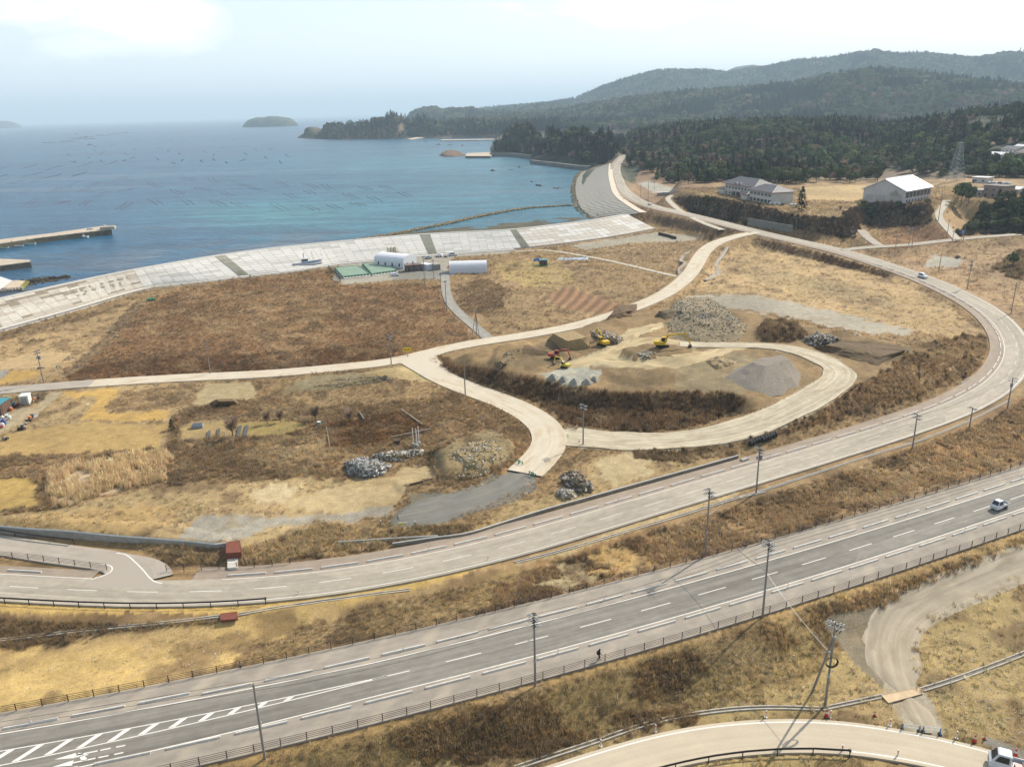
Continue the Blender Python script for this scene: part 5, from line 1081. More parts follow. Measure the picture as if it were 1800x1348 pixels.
forest_px = [ # polygons on the terrain in photo pixels, species weights (cedar, cedar_green, pine, evergreen, bare), density
    ([(870, 268), (866, 225), (905, 205), (950, 212), (1000, 218), (1060, 216), (1094, 225), (1098, 262), (1060, 292), (1030, 290), (980, 275), (930, 274)], (6, 2, .6, 1, 1.2)),
    ([(1092, 275), (1105, 240), (1140, 210), (1300, 200), (1500, 195), (1560, 205), (1700, 180), (1960, 150), (1960, 330), (1830, 318), (1700, 300), (1640, 318), (1560, 318), (1420, 326), (1200, 316), (1150, 308), (1110, 298)], (3.2, 2.6, 2.8, 2.6, 4.2)),
    ([(1150, 322), (1160, 296), (1210, 285), (1290, 268), (1400, 260), (1420, 300), (1400, 325), (1290, 318), (1230, 324)], (.4, 1, 4.5, 2.6, 4.6)),
    ([(1690, 345), (1695, 318), (1740, 312), (1960, 318), (1960, 300), (1700, 296)], (1, 2, 6, 1, .5)),
    ([(1690, 412), (1720, 380), (1745, 352), (1800, 350), (1960, 360), (1960, 410), (1800, 406)], (.4, 1, 4, 2, 3)),
    ([(514, 247), (516, 214), (560, 212), (700, 204), (760, 212), (830, 226), (840, 236), (760, 240), (640, 245)], (2.5, 2, 1, 2.5, 1.6)),
    ([(1300, 400), (1230, 376), (1190, 350), (1240, 348), (1330, 366), (1430, 384), (1490, 385), (1512, 402), (1500, 424), (1400, 408)], (0, 0, .25, .2, 3)),
    ([(1470, 372), (1540, 358), (1640, 362), (1650, 385), (1600, 400), (1520, 390)], (0, 0, .5, .4, 4))]
clear_px = [[(1690, 222), (1720, 208), (1785, 205), (1770, 222), (1735, 232)], [(1722, 284), (1734, 266), (1960, 256), (1960, 290), (1740, 291)], [(1676, 350), (1690, 318), (1700, 312), (1850, 318), (1850, 352), (1740, 350)], [(1640, 345), (1665, 345), (1660, 395), (1700, 425), (1670, 425), (1640, 385)], [(1410, 350), (1425, 322), (1540, 322), (1560, 300), (1650, 312), (1650, 350), (1560, 362)], [(1225, 345), (1250, 324), (1412, 326), (1425, 368), (1330, 362)]]
def forest():
    names = list(KIND); allp = {k: [] for k in names}
    for fi, (poly, w) in enumerate(forest_px):
        lo_r, hi_r = {0: (1000, 1750), 1: (640, 2300), 2: (560, 820), 3: (500, 760), 4: (400, 560), 5: (2250, 2800), 6: (380, 560), 7: (420, 560)}[fi]
        den = {0: 1 / 42., 1: 1 / 58., 2: 1 / 40., 3: 1 / 26., 4: 1 / 14., 5: 1 / 60., 6: 1 / 26., 7: 1 / 30.}[fi]
        a0, a1 = [math.atan2(*Pd(p, 1000)[:2]) for p in (min(q[0] for q in poly) - 8, max(q[0] for q in poly) + 8)]
        n = int((a1 - a0) * (hi_r ** 2 - lo_r ** 2) / 2 * den); rr = np.sqrt(rng.uniform(lo_r ** 2, hi_r ** 2, n)); aa = rng.uniform(a0, a1, n); X, Y = rr * np.sin(aa), rr * np.cos(aa); Z = terrain(X, Y)
        px, py = proj(X, Y, Z); ok = pip(poly, px, py) & (Z > SEA + 1.2)
        for c in clear_px: ok &= ~pip(c, px, py)
        for c, wl, wr, _ in ROADS:
            if c in (B_c,) if False else (c is B_c or c is K_c or c is L_c or c is Q_c or c is J_c): d, _b = segdist(c[::3], X, Y); ok &= d > wl + 2.5
        X, Y, Z = X[ok], Y[ok], Z[ok]; nz = fbm(X / 55, Y / 55, 101, 3); nz2 = fbm(X / 45 + 30, Y / 45, 103, 3)
        W = np.array(w, float)[None, :] * np.stack([np.exp(6 * (nz - .5)), np.exp(4 * (nz - .5)), np.exp(-5 * (nz - .5)), np.exp(-6 * (nz - .5)), np.exp(9 * (nz2 - .55))], 1); W /= W.sum(1)[:, None]; pick = (np.cumsum(W, 1) < rng.uniform(0, 1, (len(X), 1))).sum(1)
        for k, nm in enumerate(names):
            m = pick == k
            if m.any(): allp[nm].append(np.c_[X[m], Y[m], Z[m], np.full(m.sum(), fi)])
    # far hill canopy, coarse
    n = 105000; rr = np.sqrt(rng.uniform(2300 ** 2, 6600 ** 2, n)); aa = rng.uniform(R(-9), R(36), n); X, Y = rr * np.sin(aa), rr * np.cos(aa); Z = terrain(X, Y); nz = fbm(X / 130, Y / 130, 111, 4); ok = (Z > 6)
    X, Y, Z, nz = X[ok], Y[ok], Z[ok], nz[ok]; u = rng.uniform(0, 1, len(X)); pk = np.where(nz < .43, np.where(u < .5, 0, 1), np.where(nz < .56, np.where(u < .5, 2, 3), np.where(u < .6, 4, 3)))
    for k, nm in enumerate(names):
        m = pk == k; allp[nm].append(np.c_[X[m], Y[m], Z[m], np.full(m.sum(), 9)])
    P_ = {nm: np.vstack(v) for nm, v in allp.items() if v}
    # the 290 that show largest stand as trees of their own
    cand = []
    for nm, v in P_.items():
        px, py = proj(v[:, 0], v[:, 1], v[:, 2]); r_ = np.hypot(v[:, 0], v[:, 1])
        for i in np.where((px > -10) & (px < 1810))[0]: cand.append((r_[i], nm, i))
    cand.sort(); own = cand[:285]; taken = {}
    lab = {'cedar': 'dark narrow cedar', 'cedar_green': 'green conical conifer', 'pine': 'round-crowned pine', 'evergreen': 'broad pale green evergreen tree', 'bare': 'leafless grey-brown tree'}
    where = {0: 'on the wooded headland', 1: 'in the hillside forest', 2: 'in the wood behind the long school building', 3: 'in the belt above the hilltop car park', 4: 'on the dark bank below the hilltop building', 5: 'on the peninsula', 6: 'on the brushy bank below the school', 7: 'on the bank in front of the white-roofed hall', 9: 'on the far hills'}
    proto = {}
    for r0, nm, i in own:
        taken.setdefault(nm, set()).add(i); x, y, z, fi = P_[nm][i]; sc = random.uniform(.6, 1.05) * ({6: .38, 7: .42, 4: .6}.get(int(fi), .8))
        size_w = 'tall ' if sc > .74 else 'low ' if sc < .34 else ''; t = thing('tree', size_w + lab[nm] + ' ' + where[int(fi)], 'tree', (x, y, z), random.uniform(0, 6.28), 'trees ' + where[int(fi)]); t.scale = (sc, sc, sc * random.uniform(.85, 1.2))
        link('trunk', KIND[nm][2], t); link('crown', KIND[nm][1], t)
    for nm, v in P_.items():
        m = np.ones(len(v), bool)
        for i in taken.get(nm, ()): m[i] = False
        v = v[m]; fi = v[:, 3]; n = len(v); sc = rng.uniform(.65, 1.15, n) * np.select([fi == 6, fi == 7, fi == 4, fi == 2, fi == 3, fi == 9], [.38, .42, .6, .7, .75, 2.0], .95)
        tint = KIND[nm][3] * rng.uniform(.6, 1.5, (n, 1)) * rng.uniform(.88, 1.12, (n, 3)) * (.7 + .6 * fbm(v[:, 0] / 40, v[:, 1] / 40, 121, 3))[:, None]
        tag(scatter(nm + '_forest', KIND[nm][0], v[:, :3] - [0, 0, .3], np.stack([sc, sc, sc * rng.uniform(.85, 1.2, n)], 1), tint), kind='stuff')
forest()
# ------------------------------------------------------------------ utility poles and lamps
pole_m = mat('pole_concrete', S(150, 142, 132), .85, .12, 1.2); steel = mat('galvanised_steel', S(188, 190, 190), .45, .08, 3, metal=.3); dark = mat('dark_insulator', S(48, 46, 46), .5, .1, 3); wire_m = mat('cable_black', S(52, 50, 50), .6, .05); grey_can = mat('transformer_grey', S(150, 152, 152), .5, .06); white_m = mat('white_paint', S(236, 236, 232), .5, .04)
POLES = {}
def hpole(b, top_py):
    lo, hi = 2.0, 30.0
    for _ in range(30):
        h = (lo + hi) / 2; y = proj(b[0], b[1], b[2] + h)[1]
        if y > top_py: lo = h
        else: hi = h
    return h
def pole(key, px, py, top_py, kind, label, rz=0.0, cat='utility pole', group=None, hmax=16):
    b = G(px, py); h = min(hpole(b, top_py), hmax); t = thing('utility_pole' if kind != 'lamp' else 'street_lamp', label, cat, b, rz, group); POLES[key] = (b, h, rz)
    mb = MB(); mb.tube([(0, 0, -.5), (0, 0, h)], [.17, .11] if kind != 'lamp' else [.09, .07], 10); mb.build('shaft', pole_m if kind != 'lamp' else steel, t)
    if kind == 'lamp':
        mb = MB(); mb.bar((0, 0, h - .05), (1.1, 0, h + .1), .08); mb.build('arm', steel, t); mb = MB(); mb.box((1.2, 0, h + .08), (.7, .26, .14)); mb.build('lantern', steel, t); return t
    if kind == 'plain':
        mb = MB(); mb.bar((-.35, 0, h - .3), (.35, 0, h - .3), .08); mb.build('crossarm', steel, t); return t
    rows = (h - .25, h - .95) if kind in ('cross', 'trans') else (h - .3,)
    for z in rows:
        mb = MB(); mb.bar((0, -.95, z), (0, .95, z), .09); ca = mb.build('crossarm', steel, t)
        for y in (-.85, -.45, .45, .85):
            for s_ in (-1, 1):
                mb = MB(); mb.tube([(s_ * .06, y, z + .05), (s_ * .2, y, z + .1), (s_ * .62, y, z - .02)], [.06, .09, .05], 6); mb.build('insulator', dark if s_ * y > 0 else steel, ca)
    if kind == 'cross':
        mb = MB(); mb.bar((0, 0, h - .6), (.75, .55, h - .6), .08); mb.bar((0, 0, h - .6), (-.7, -.5, h - .6), .08); mb.build('brace', steel, t)
        mb = MB(); mb.bar((0, 0, h * .66), (-.8, .4, h * .66), .07); mb.tube([(-.8, .4, h * .66), (-1.25, .3, h * .66 + .25)], .07, 6); mb.build('side_arm', steel, t)
    if kind == 'trans':
        mb = MB(); mb.tube([(.42, 0, h - 2.6), (.42, 0, h - 1.6)], .3, 12); mb.build('transformer', grey_can, t); mb = MB(); mb.tube([(-.36, .1, h - 2.4), (-.36, .1, h - 1.8)], .16, 10); mb.build('switch_can', grey_can, t)
    mb = MB(); mb.tube([(0, 0, h * .35), (0, 0, h * .39)], .19, 10); mb.build('band', steel, t)
    return t
RA = math.atan2(*(A_c[100] - A_c[95])[[1, 0]])
pole('a1', 466, 1335, 1201, 'plain', 'grey concrete pole with bare head on the bank beside the hatched road markings', RA)
pole('a2', 941, 1210, 1083, 'cross', 'concrete pole with crowded crossarms standing just outside the fence, nearest the walker', RA)
pole('a3', 1340, 1087, 952, 'cross', 'concrete pole with crossarms and a side arm carrying a white cable to the twin pole', RA)
pole('a4', 1240, 981, 861, 'cross', 'concrete pole with crossarms between the two roads that throws its shadow over the footway', RA)
pole('t1', 1450, 1242, 1092, 'cross', 'leaning concrete pole with white crossarms and a hanging coil of cable', RA + .3)
b = G(1427, 1217); h = hpole(b, 1114); t = thing('strut_pole', 'slanting concrete strut pole propped against the pole with the cable coil', 'utility pole', b); mb = MB(); tb, th, _ = POLES['t1']; mb.tube([(0, 0, -.3), tuple(Vector(tb) + Vector((0, 0, th - 2.2)) - Vector(b))], [.16, .12], 10); mb.build('shaft', pole_m, t); mb = MB(); mb.tube([Vector(tb) + Vector((0, 0, th - 2.3)) - Vector(b), Vector(tb) + Vector((0, 0, th - 2.1)) - Vector(b)], .2, 8); mb.build('clamp', steel, t)
pole('b1', 1329, 867, 786, 'trans', 'concrete pole with grey transformer cans above the black sandbags', RA)
pole('b2', 1603, 793, 728, 'cross', 'concrete pole with crossarms outside the ring road beyond the transformer pole', RA)
pole('b3', 1770, 721, 663, 'trans', 'concrete pole with transformer on the outside of the ring road bend', RA + .6)
pole('b3s', 1703, 757, 716, 'bare', 'short bare dark pole on the verge outside the ring road', RA)
pole('r1', 1777, 552, 496, 'plain', 'thin tall pole on the outer verge throwing a shadow across the ring road bend', .4); pole('r2', 1700, 509, 457, 'trans', 'thin pole with a grey can beside the ring road, beyond the white van', .4); pole('r3', 1650, 479, 445, 'plain', 'thin pole in the rough field beside the gravel patch', .4)
pole('r4', 1572, 453, 414, 'bare', 'thin pole at the edge of the rough field near the side road junction', .4); pole('r5', 1496, 436, 405, 'cross', 'pole with crossarm at the side road junction', .4); pole('r6', 1597, 432, 399, 'cross', 'twin pole with shared crossarm beside the inland road', .4); pole('r7', 1603, 432, 400, 'bare', 'second leg of the twin pole beside the inland road', .4)
pole('r8', 1674, 425, 406, 'bare', 'short pole at the foot of the hill lane', .4); pole('r9', 1693, 424, 391, 'plain', 'pole by the blue sign at the foot of the hill lane', .4); pole('r10', 1664, 419, 386, 'bare', 'pole beside the hill lane where it leaves the inland road', .4); pole('r11', 1649, 390, 322, 'plain', 'tall thin pole half way up the hill lane', .4)
pole('d1', 77, 673, 616, 'trans', 'pole with transformer can beside the village road next to the small ochre plot', .1); pole('d2', 370, 658, 600, 'plain', 'plain pole on the edge of the big brown field', .1); pole('d3', 688, 642, 589, 'cross', 'pole with crossarms beside the yellow arrow sign', .1)
pole('e1', 818, 695, 633, 'plain', 'pole on the loop road beside the dark weedy bank', .6); pole('e2', 1025, 783, 711, 'cross', 'tall pole with crossarm where the dirt haul road leaves the loop road', .3)
pole('f1', 785, 546, 494, 'bare', 'bare pole on the bend of the gravel track', .1); pole('f2', 747, 508, 451, 'bare', 'tall bare pole in front of the brown sheds', .1); pole('f3', 763, 491, 457, 'bare', 'bare pole beside the white container', .1)
b = G(838, 593); h = hpole(b, 545); t = thing('stayed_pole', 'three-legged braced pole where the gravel track meets the concrete road', 'utility pole', b); mb = MB(); mb.tube([(0, 0, -.3), (0, 0, h)], [.16, .11], 8); mb.build('shaft', pole_m, t)
for dx, dy in ((-1.6, -.3), (.9, -.6)):
    mb = MB(); mb.tube([(dx, dy, -.2), (0, 0, h * .92)], .1, 8); mb.build('leg', pole_m, t)
mb = MB(); mb.bar((-.7, 0, h - .2), (.7, 0, h - .2), .09); mb.build('crossarm', steel, t)
for k, (px, py, ty) in enumerate(((1126, 349, 323), (1139, 356, 319), (1120, 311, 289), (1114, 294, 281), (1150, 334, 306), (1227, 375, 351))):
    pole('s%d' % k, px, py, ty, 'plain', ['pole on the inland side of the sea road near the white car', 'tall pole beside the sea road junction', 'pole on the waste ground beside the sea road', 'farthest pole beside the sea road under the cedars', 'pole at the end of the small car park below the wood', 'pole on the school lane below the brushy bank'][k], .5)
for k, (px, py, ty, w) in enumerate(((1270, 387, 358, 'below the brushy bank by the school lane'), (1309, 397, 369, 'on the ring road opposite the concrete road junction'), (1398, 417, 384, 'beside the grey stone retaining wall'))):
    pole('l%d' % k, px, py, ty, 'lamp', 'slim grey street lamp ' + w, 2.6, 'street lamp')
def cable(a, za, b, zb, sag, label, r=.022, m=None, dy=0.0):
    A = Vector(a[0]) + Vector((0, 0, a[1] * za if za <= 1 else za)); B = Vector(b[0]) + Vector((0, 0, b[1] * zb if zb <= 1 else zb))
    n = Vector((-(B - A).y, (B - A).x, 0)).normalized() * dy; pts = [A + (B - A) * u + n + Vector((0, 0, -4 * sag * u * (1 - u))) for u in np.linspace(0, 1, 13)]
    o = thing('overhead_cable', label, 'cable', A); mb = MB(); mb.tube([p - A for p in pts], r, 5); mb.build('strand', m or wire_m, o); return o
off_l = (Vector(A_c[2]) + Vector((-10, -9.5, 0)), 12.0); off_r = (Vector(A_c[-8]) + Vector((0, -8.6, 0)), 12.5)
for dy, w in ((-.85, 'outer'), (.0, 'middle'), (.85, 'inner')):
    cable(POLES['a1'], .97, off_l, .97, .8, f'{w} overhead wire leaving the bare-headed pole along the main road', .02, None, dy); cable(POLES['a1'], .97, POLES['a2'], .97, .9, f'{w} overhead wire between bare-headed pole and the pole nearest the walker', .02, None, dy)
    cable(POLES['a2'], .97, POLES['a3'], .97, .9, f'{w} overhead wire between the two crossarm poles beside the main road', .02, None, dy); cable(POLES['a3'], .97, off_r, .97, 1.2, f'{w} overhead wire running on along the main road past the small truck', .02, None, dy)
cable(POLES['a4'], .6, POLES['a3'], .62, .8, 'thick black cable crossing the main road between two crossarm poles', .035); cable(POLES['a4'], .97, POLES['a3'], .97, .5, 'thin wire crossing high over the main road between two crossarm poles', .018)
cable(POLES['a3'], .6, POLES['t1'], .62, .5, 'pale cable dropping from crossarm pole to the pole with the coil', .03, steel); cable(POLES['a4'], .62, POLES['b1'], .6, .6, 'pale cable between the transformer pole and the pole between the roads', .025, steel)
cable(POLES['b1'], .96, POLES['b2'], .96, .9, 'overhead wire outside the ring road from the transformer pole', .018); cable(POLES['b2'], .96, POLES['b3'], .96, .9, 'overhead wire running on to the pole at the ring road bend', .018)
cable(POLES['d2'], .96, POLES['d3'], .96, 1.2, 'overhead wire along the edge of the big brown field', .016); cable(POLES['r5'], .95, POLES['r4'], .95, .6, 'overhead wire near the side road junction', .018); cable(POLES['r9'], .9, (Vector(P(1850, 395, 8)), 8.0), .9, .8, 'pale wire along the inland road under the dark bank', .03, steel)
# the hanging coil
tb, th, _ = POLES['t1']; t = thing('cable_coil', 'large black coil of spare cable hung on the leaning pole', 'cable coil', Vector(tb) + Vector((0, -.25, th * .55)))
for k in range(4):
    mb = MB(); rr = .68 + .04 * k; mb.tube([(rr * math.cos(a), -.06 * k, rr * math.sin(a) * .95) for a in np.linspace(0, 6.2832, 25)], .035, 5, False); mb.build('loop', wire_m, t)

# ------------------------------------------------------------------ vehicles
rubber = mat('tyre_rubber', S(36, 36, 36), .9, .1, 4); rim_m = mat('wheel_rim', S(170, 170, 170), .4, .05, metal=.5); glass = mat('car_glass', S(38, 48, 56), .08, .05, spec=.6); car_white = mat('car_paint_white', S(238, 240, 242), .3, .02, coat=.5); car_silver = mat('car_paint_silver', S(186, 192, 196), .3, .02, coat=.5); car_dark = mat('car_paint_dark', S(52, 54, 60), .3, .02, coat=.5); lamp_m = mat('headlamp', S(220, 224, 226), .15, .02, spec=.6); red_l = mat('tail_lamp', S(170, 30, 28), .3, .02); yellow_pl = mat('plate_yellow', S(220, 180, 40), .5, .02); black_pl = mat('black_trim', S(40, 40, 42), .6, .05)
def wheels(t, xs, w, r):
    mb = MB(); mb.tube([(0, -.1, 0), (0, .1, 0)], r, 14); tm = mb.mesh('tyre', rubber); mb = MB(); mb.tube([(0, -.115, 0), (0, .115, 0)], r * .58, 10); rm_ = mb.mesh('rim', rim_m)
    for x in xs:
        for s_ in (-1, 1):
            o = bpy.data.objects.new('wheel', tm); COL.objects.link(o); o.parent = t; o.location = (x, s_ * (w / 2 - .1), r); link('rim', rm_, o)
def shell(prof, w, m, name, t, inset=.0, tumble=0.12, zbelt=None):
    """loft a side profile (x,z list) across the width, leaning in above the belt line"""
    zb = zbelt or 1e9; mb = MB(); n = len(prof); ys = [-w / 2, -w / 2 + .06, w / 2 - .06, w / 2]; rows = []
    for k, y in enumerate(ys):
        e = .05 if k in (0, 3) else 0
        cx = sum(p[0] for p in prof) / n; cz = sum(p[1] for p in prof) / n; row = []
        for (x, z) in prof:
            lean = max(0, z - zb) * tumble * 2; yy = y - math.copysign(min(lean, abs(y) * .5), y); row.append((x + (cx - x) * e * .6, yy, z + (cz - z) * e))
        rows.append(row)
    for a, b2 in zip(rows[:-1], rows[1:]):
        for i in range(n): mb.quad(a[i], a[(i + 1) % n], b2[(i + 1) % n], b2[i])
    mb.poly(rows[0][::-1]); mb.poly(rows[-1]); o = mb.build(name, m, t)
    bm = bmesh.new(); bm.from_mesh(o.data); bmesh.ops.remove_doubles(bm, verts=bm.verts, dist=1e-4); bmesh.ops.recalc_face_normals(bm, faces=bm.faces); bm.to_mesh(o.data); bm.free(); return o
def window(t, pts, m=None, name='window'): mb = MB(); mb.poly(pts); mb.build(name, m or glass, t)
def truck(loc, rz, label, scale=1.0, group=None):
    t = thing('pickup_truck', label, 'truck', loc, rz, group); t.scale = (scale,) * 3
    shell([(1.72, .28), (1.72, .85), (1.58, 1.0), (1.12, 1.72), (.98, 1.78), (.12, 1.78), (.02, 1.7), (.02, .45), (.5, .28)], 1.42, car_white, 'cab', t, zbelt=1.0)
    mb = MB(); mb.box((-.83, 0, .62), (1.74, 1.4, .1)); mb.build('bed_floor', car_silver, t)
    for s_ in (-1, 1): mb = MB(); mb.box((-.83, s_ * .69, .8), (1.74, .04, .32)); mb.build('bed_side', car_white, t)
    mb = MB(); mb.box((-1.69, 0, .8), (.04, 1.38, .32)); mb.build('tailgate', car_white, t); mb = MB(); mb.bar((-.02, -.66, 1.62), (-.02, .66, 1.62), .06); mb.bar((-.02, -.66, .85), (-.02, -.66, 1.62), .05); mb.bar((-.02, .66, .85), (-.02, .66, 1.62), .05); mb.build('guard_frame', black_pl, t)
    mb = MB(); mb.box((-.75, 0, .46), (1.9, .7, .2)); mb.build('chassis', black_pl, t)
    window(t, [(1.56, -.58, 1.08), (1.56, .58, 1.08), (1.17, .50, 1.68), (1.17, -.50, 1.68)], name='windscreen')
    for s_ in (-1, 1): window(t, [(1.34, s_ * .715, 1.06), (.22, s_ * .715, 1.06), (.22, s_ * .60, 1.62), (1.02, s_ * .60, 1.62)], name='side_window'); mb = MB(); mb.box((1.71, s_ * .52, .72), (.06, .26, .16)); mb.build('headlight', lamp_m, t)
    mb = MB(); mb.box((1.74, 0, .42), (.05, 1.3, .16)); mb.build('bumper', car_silver, t); mb = MB(); mb.box((1.77, 0, .55), (.02, .3, .14)); mb.build('number_plate', yellow_pl, t)
    wheels(t, (1.1, -.95), 1.4, .27); return t
def car(loc, rz, label, m, kind='hatch', group=None, parts=True, name='parked_car'):
    t = thing(name, label, 'car' if kind != 'van' else 'van', loc, rz, group)
    L_ = {'hatch': 3.7, 'van': 4.6, 'sedan': 4.4}[kind]; h = L_ / 2; W = 1.62
    if kind == 'van': pr = [(h, .25), (h, .8), (h - .25, 1.0), (h - .9, 1.08), (h - 1.5, 1.72), (h - 1.9, 1.82), (-h + .35, 1.8), (-h + .05, 1.6), (-h, .9), (-h, .25)]
    elif kind == 'hatch': pr = [(h, .25), (h, .72), (h - .25, .88), (h - .85, .96), (h - 1.4, 1.45), (h - 1.8, 1.54), (-h + .6, 1.5), (-h + .15, 1.2), (-h, .85), (-h, .25)]
    else: pr = [(h, .25), (h, .66), (h - .3, .82), (h - 1.15, .92), (h - 1.75, 1.38), (h - 2.1, 1.45), (-h + 1.3, 1.42), (-h + .6, .98), (-h + .1, .95), (-h, .8), (-h, .25)]
    top = max(p[1] for p in pr); belt = 1.02 if kind != 'sedan' else .95
    shell(pr, W, m, 'body', t, zbelt=belt)
    f0, f1 = pr[3], pr[4]; window(t, [(f0[0] - .06, -.66, f0[1] + .05), (f0[0] - .06, .66, f0[1] + .05), (f1[0] - .02, .56, f1[1] + .02), (f1[0] - .02, -.56, f1[1] + .02)], name='windscreen')
    for s_ in (-1, 1): window(t, [(f1[0] + .1, s_ * (W / 2 - .005), belt + .02), (-h + .5, s_ * (W / 2 - .005), belt + .02), (-h + .75, s_ * (W / 2 - .17), top - .14), (f1[0] - .25, s_ * (W / 2 - .17), top - .14)], name='side_window')
    for s_ in (-1, 1): mb = MB(); mb.box((h - .04, s_ * .6, .68), (.1, .3, .14)); mb.build('headlight', lamp_m, t); mb = MB(); mb.box((-h + .03, s_ * .66, .78), (.08, .16, .22)); mb.build('tail_light', red_l, t)
    wheels(t, (h - .75, -h + .75), W, .3); return t
def heading(c, px, py, z=0, sgn=1):
    w = P(px, py, z); i = int(np.argmin(np.hypot(c[:, 0] - w[0], c[:, 1] - w[1]))); i = min(max(i, 1), len(c) - 2); d = (c[i + 1] - c[i - 1]) * sgn; return math.atan2(d[1], d[0])
truck(P(1757, 893, .01), heading(A_c, 1757, 893, 0, -1), 'small white flatbed truck driving along the main road')
tr = truck(P(1774, 1352, C_z + .01), heading(C_c, 1760, 1335, C_z, -1), 'white pickup truck with loaded open bed on the sandy bend road', 1.25)
for nm, p, s_, m_ in (('toolbox', (-.6, .25, .78), (.6, .5, .25), red_l), ('toolbox', (-1.15, -.2, .76), (.5, .6, .2), black_pl)): mb = MB(); mb.box(p, s_, .2); mb.build(nm, m_, tr)
def on_road(c, px, py, z, o):
    w = P(px, py, z); return (w[0], w[1], z + .01)
car(on_road(B_c, 1622, 488, 1.5, 0), heading(B_c, 1622, 488, 1.5, -1), 'white van driving round the ring road', car_white, 'van', name='delivery_van')
car(on_road(B_c, 1142, 360.5, 7.35, 0), heading(B_c, 1142, 360, 7.3, 1), 'white hatchback driving on the sea road above the bay slope', car_white, 'hatch', name='moving_car')
for k, (px, py, m_, rz, kd) in enumerate(((753, 455, car_silver, .3, 'hatch'), (772, 452, car_white, 2.9, 'hatch'), (796, 450, car_white, .2, 'van'), (694, 485.5, car_white, .35, 'hatch'))):
    car(G(px, py), rz, ['silver car parked at the foot of the stair strip on the seawall', 'white hatchback parked in the middle of the row under the seawall', 'tall white van parked at the end of the row under the seawall', 'white car parked beside the second green pond'][k], m_, kd)
mb = MB(); b = G(783, 452.5); t = thing('trailer', 'small dark trailer between the parked cars under the seawall', 'trailer', b, .2); mb.box((0, 0, .5), (1.8, 1.2, .5)); mb.build('tub', car_dark, t); mb = MB(); mb.bar((.9, 0, .35), (1.9, 0, .3), .08); mb.build('drawbar', steel, t); wheels(t, (0,), 1.2, .26)
for k, px in enumerate((1354, 1362, 1369, 1376, 1391, 1398)):
    car(G(px, 359.5 + k * .7), 1.2, ['white car at the end of the school car row', 'white car second in the school car row', 'silver car in the school car row', 'dark car in the school car row', 'white car beside the tall dark fir at the school', 'silver car under the tall dark fir at the school'][k], [car_white, car_white, car_silver, car_dark, car_white, car_silver][k], 'hatch')
for k, px in enumerate((1738, 1744, 1750, 1756, 1762, 1768, 1773)):
    car(G(px, 323 + k * .25), 1.4, 'small car parked in the row on the hilltop car park', [car_white, car_silver, car_white, car_dark, car_white, car_silver, car_white][k], 'hatch', 'cars on the hilltop car park')
car(Vector(P(159, 405, 1.05)), heading(np.array([P(0, 425, 1), P(100, 412, 1), P(190, 400, 1)]), 100, 412, 1), 'silver car parked near the end of the long pier', car_silver, 'hatch')

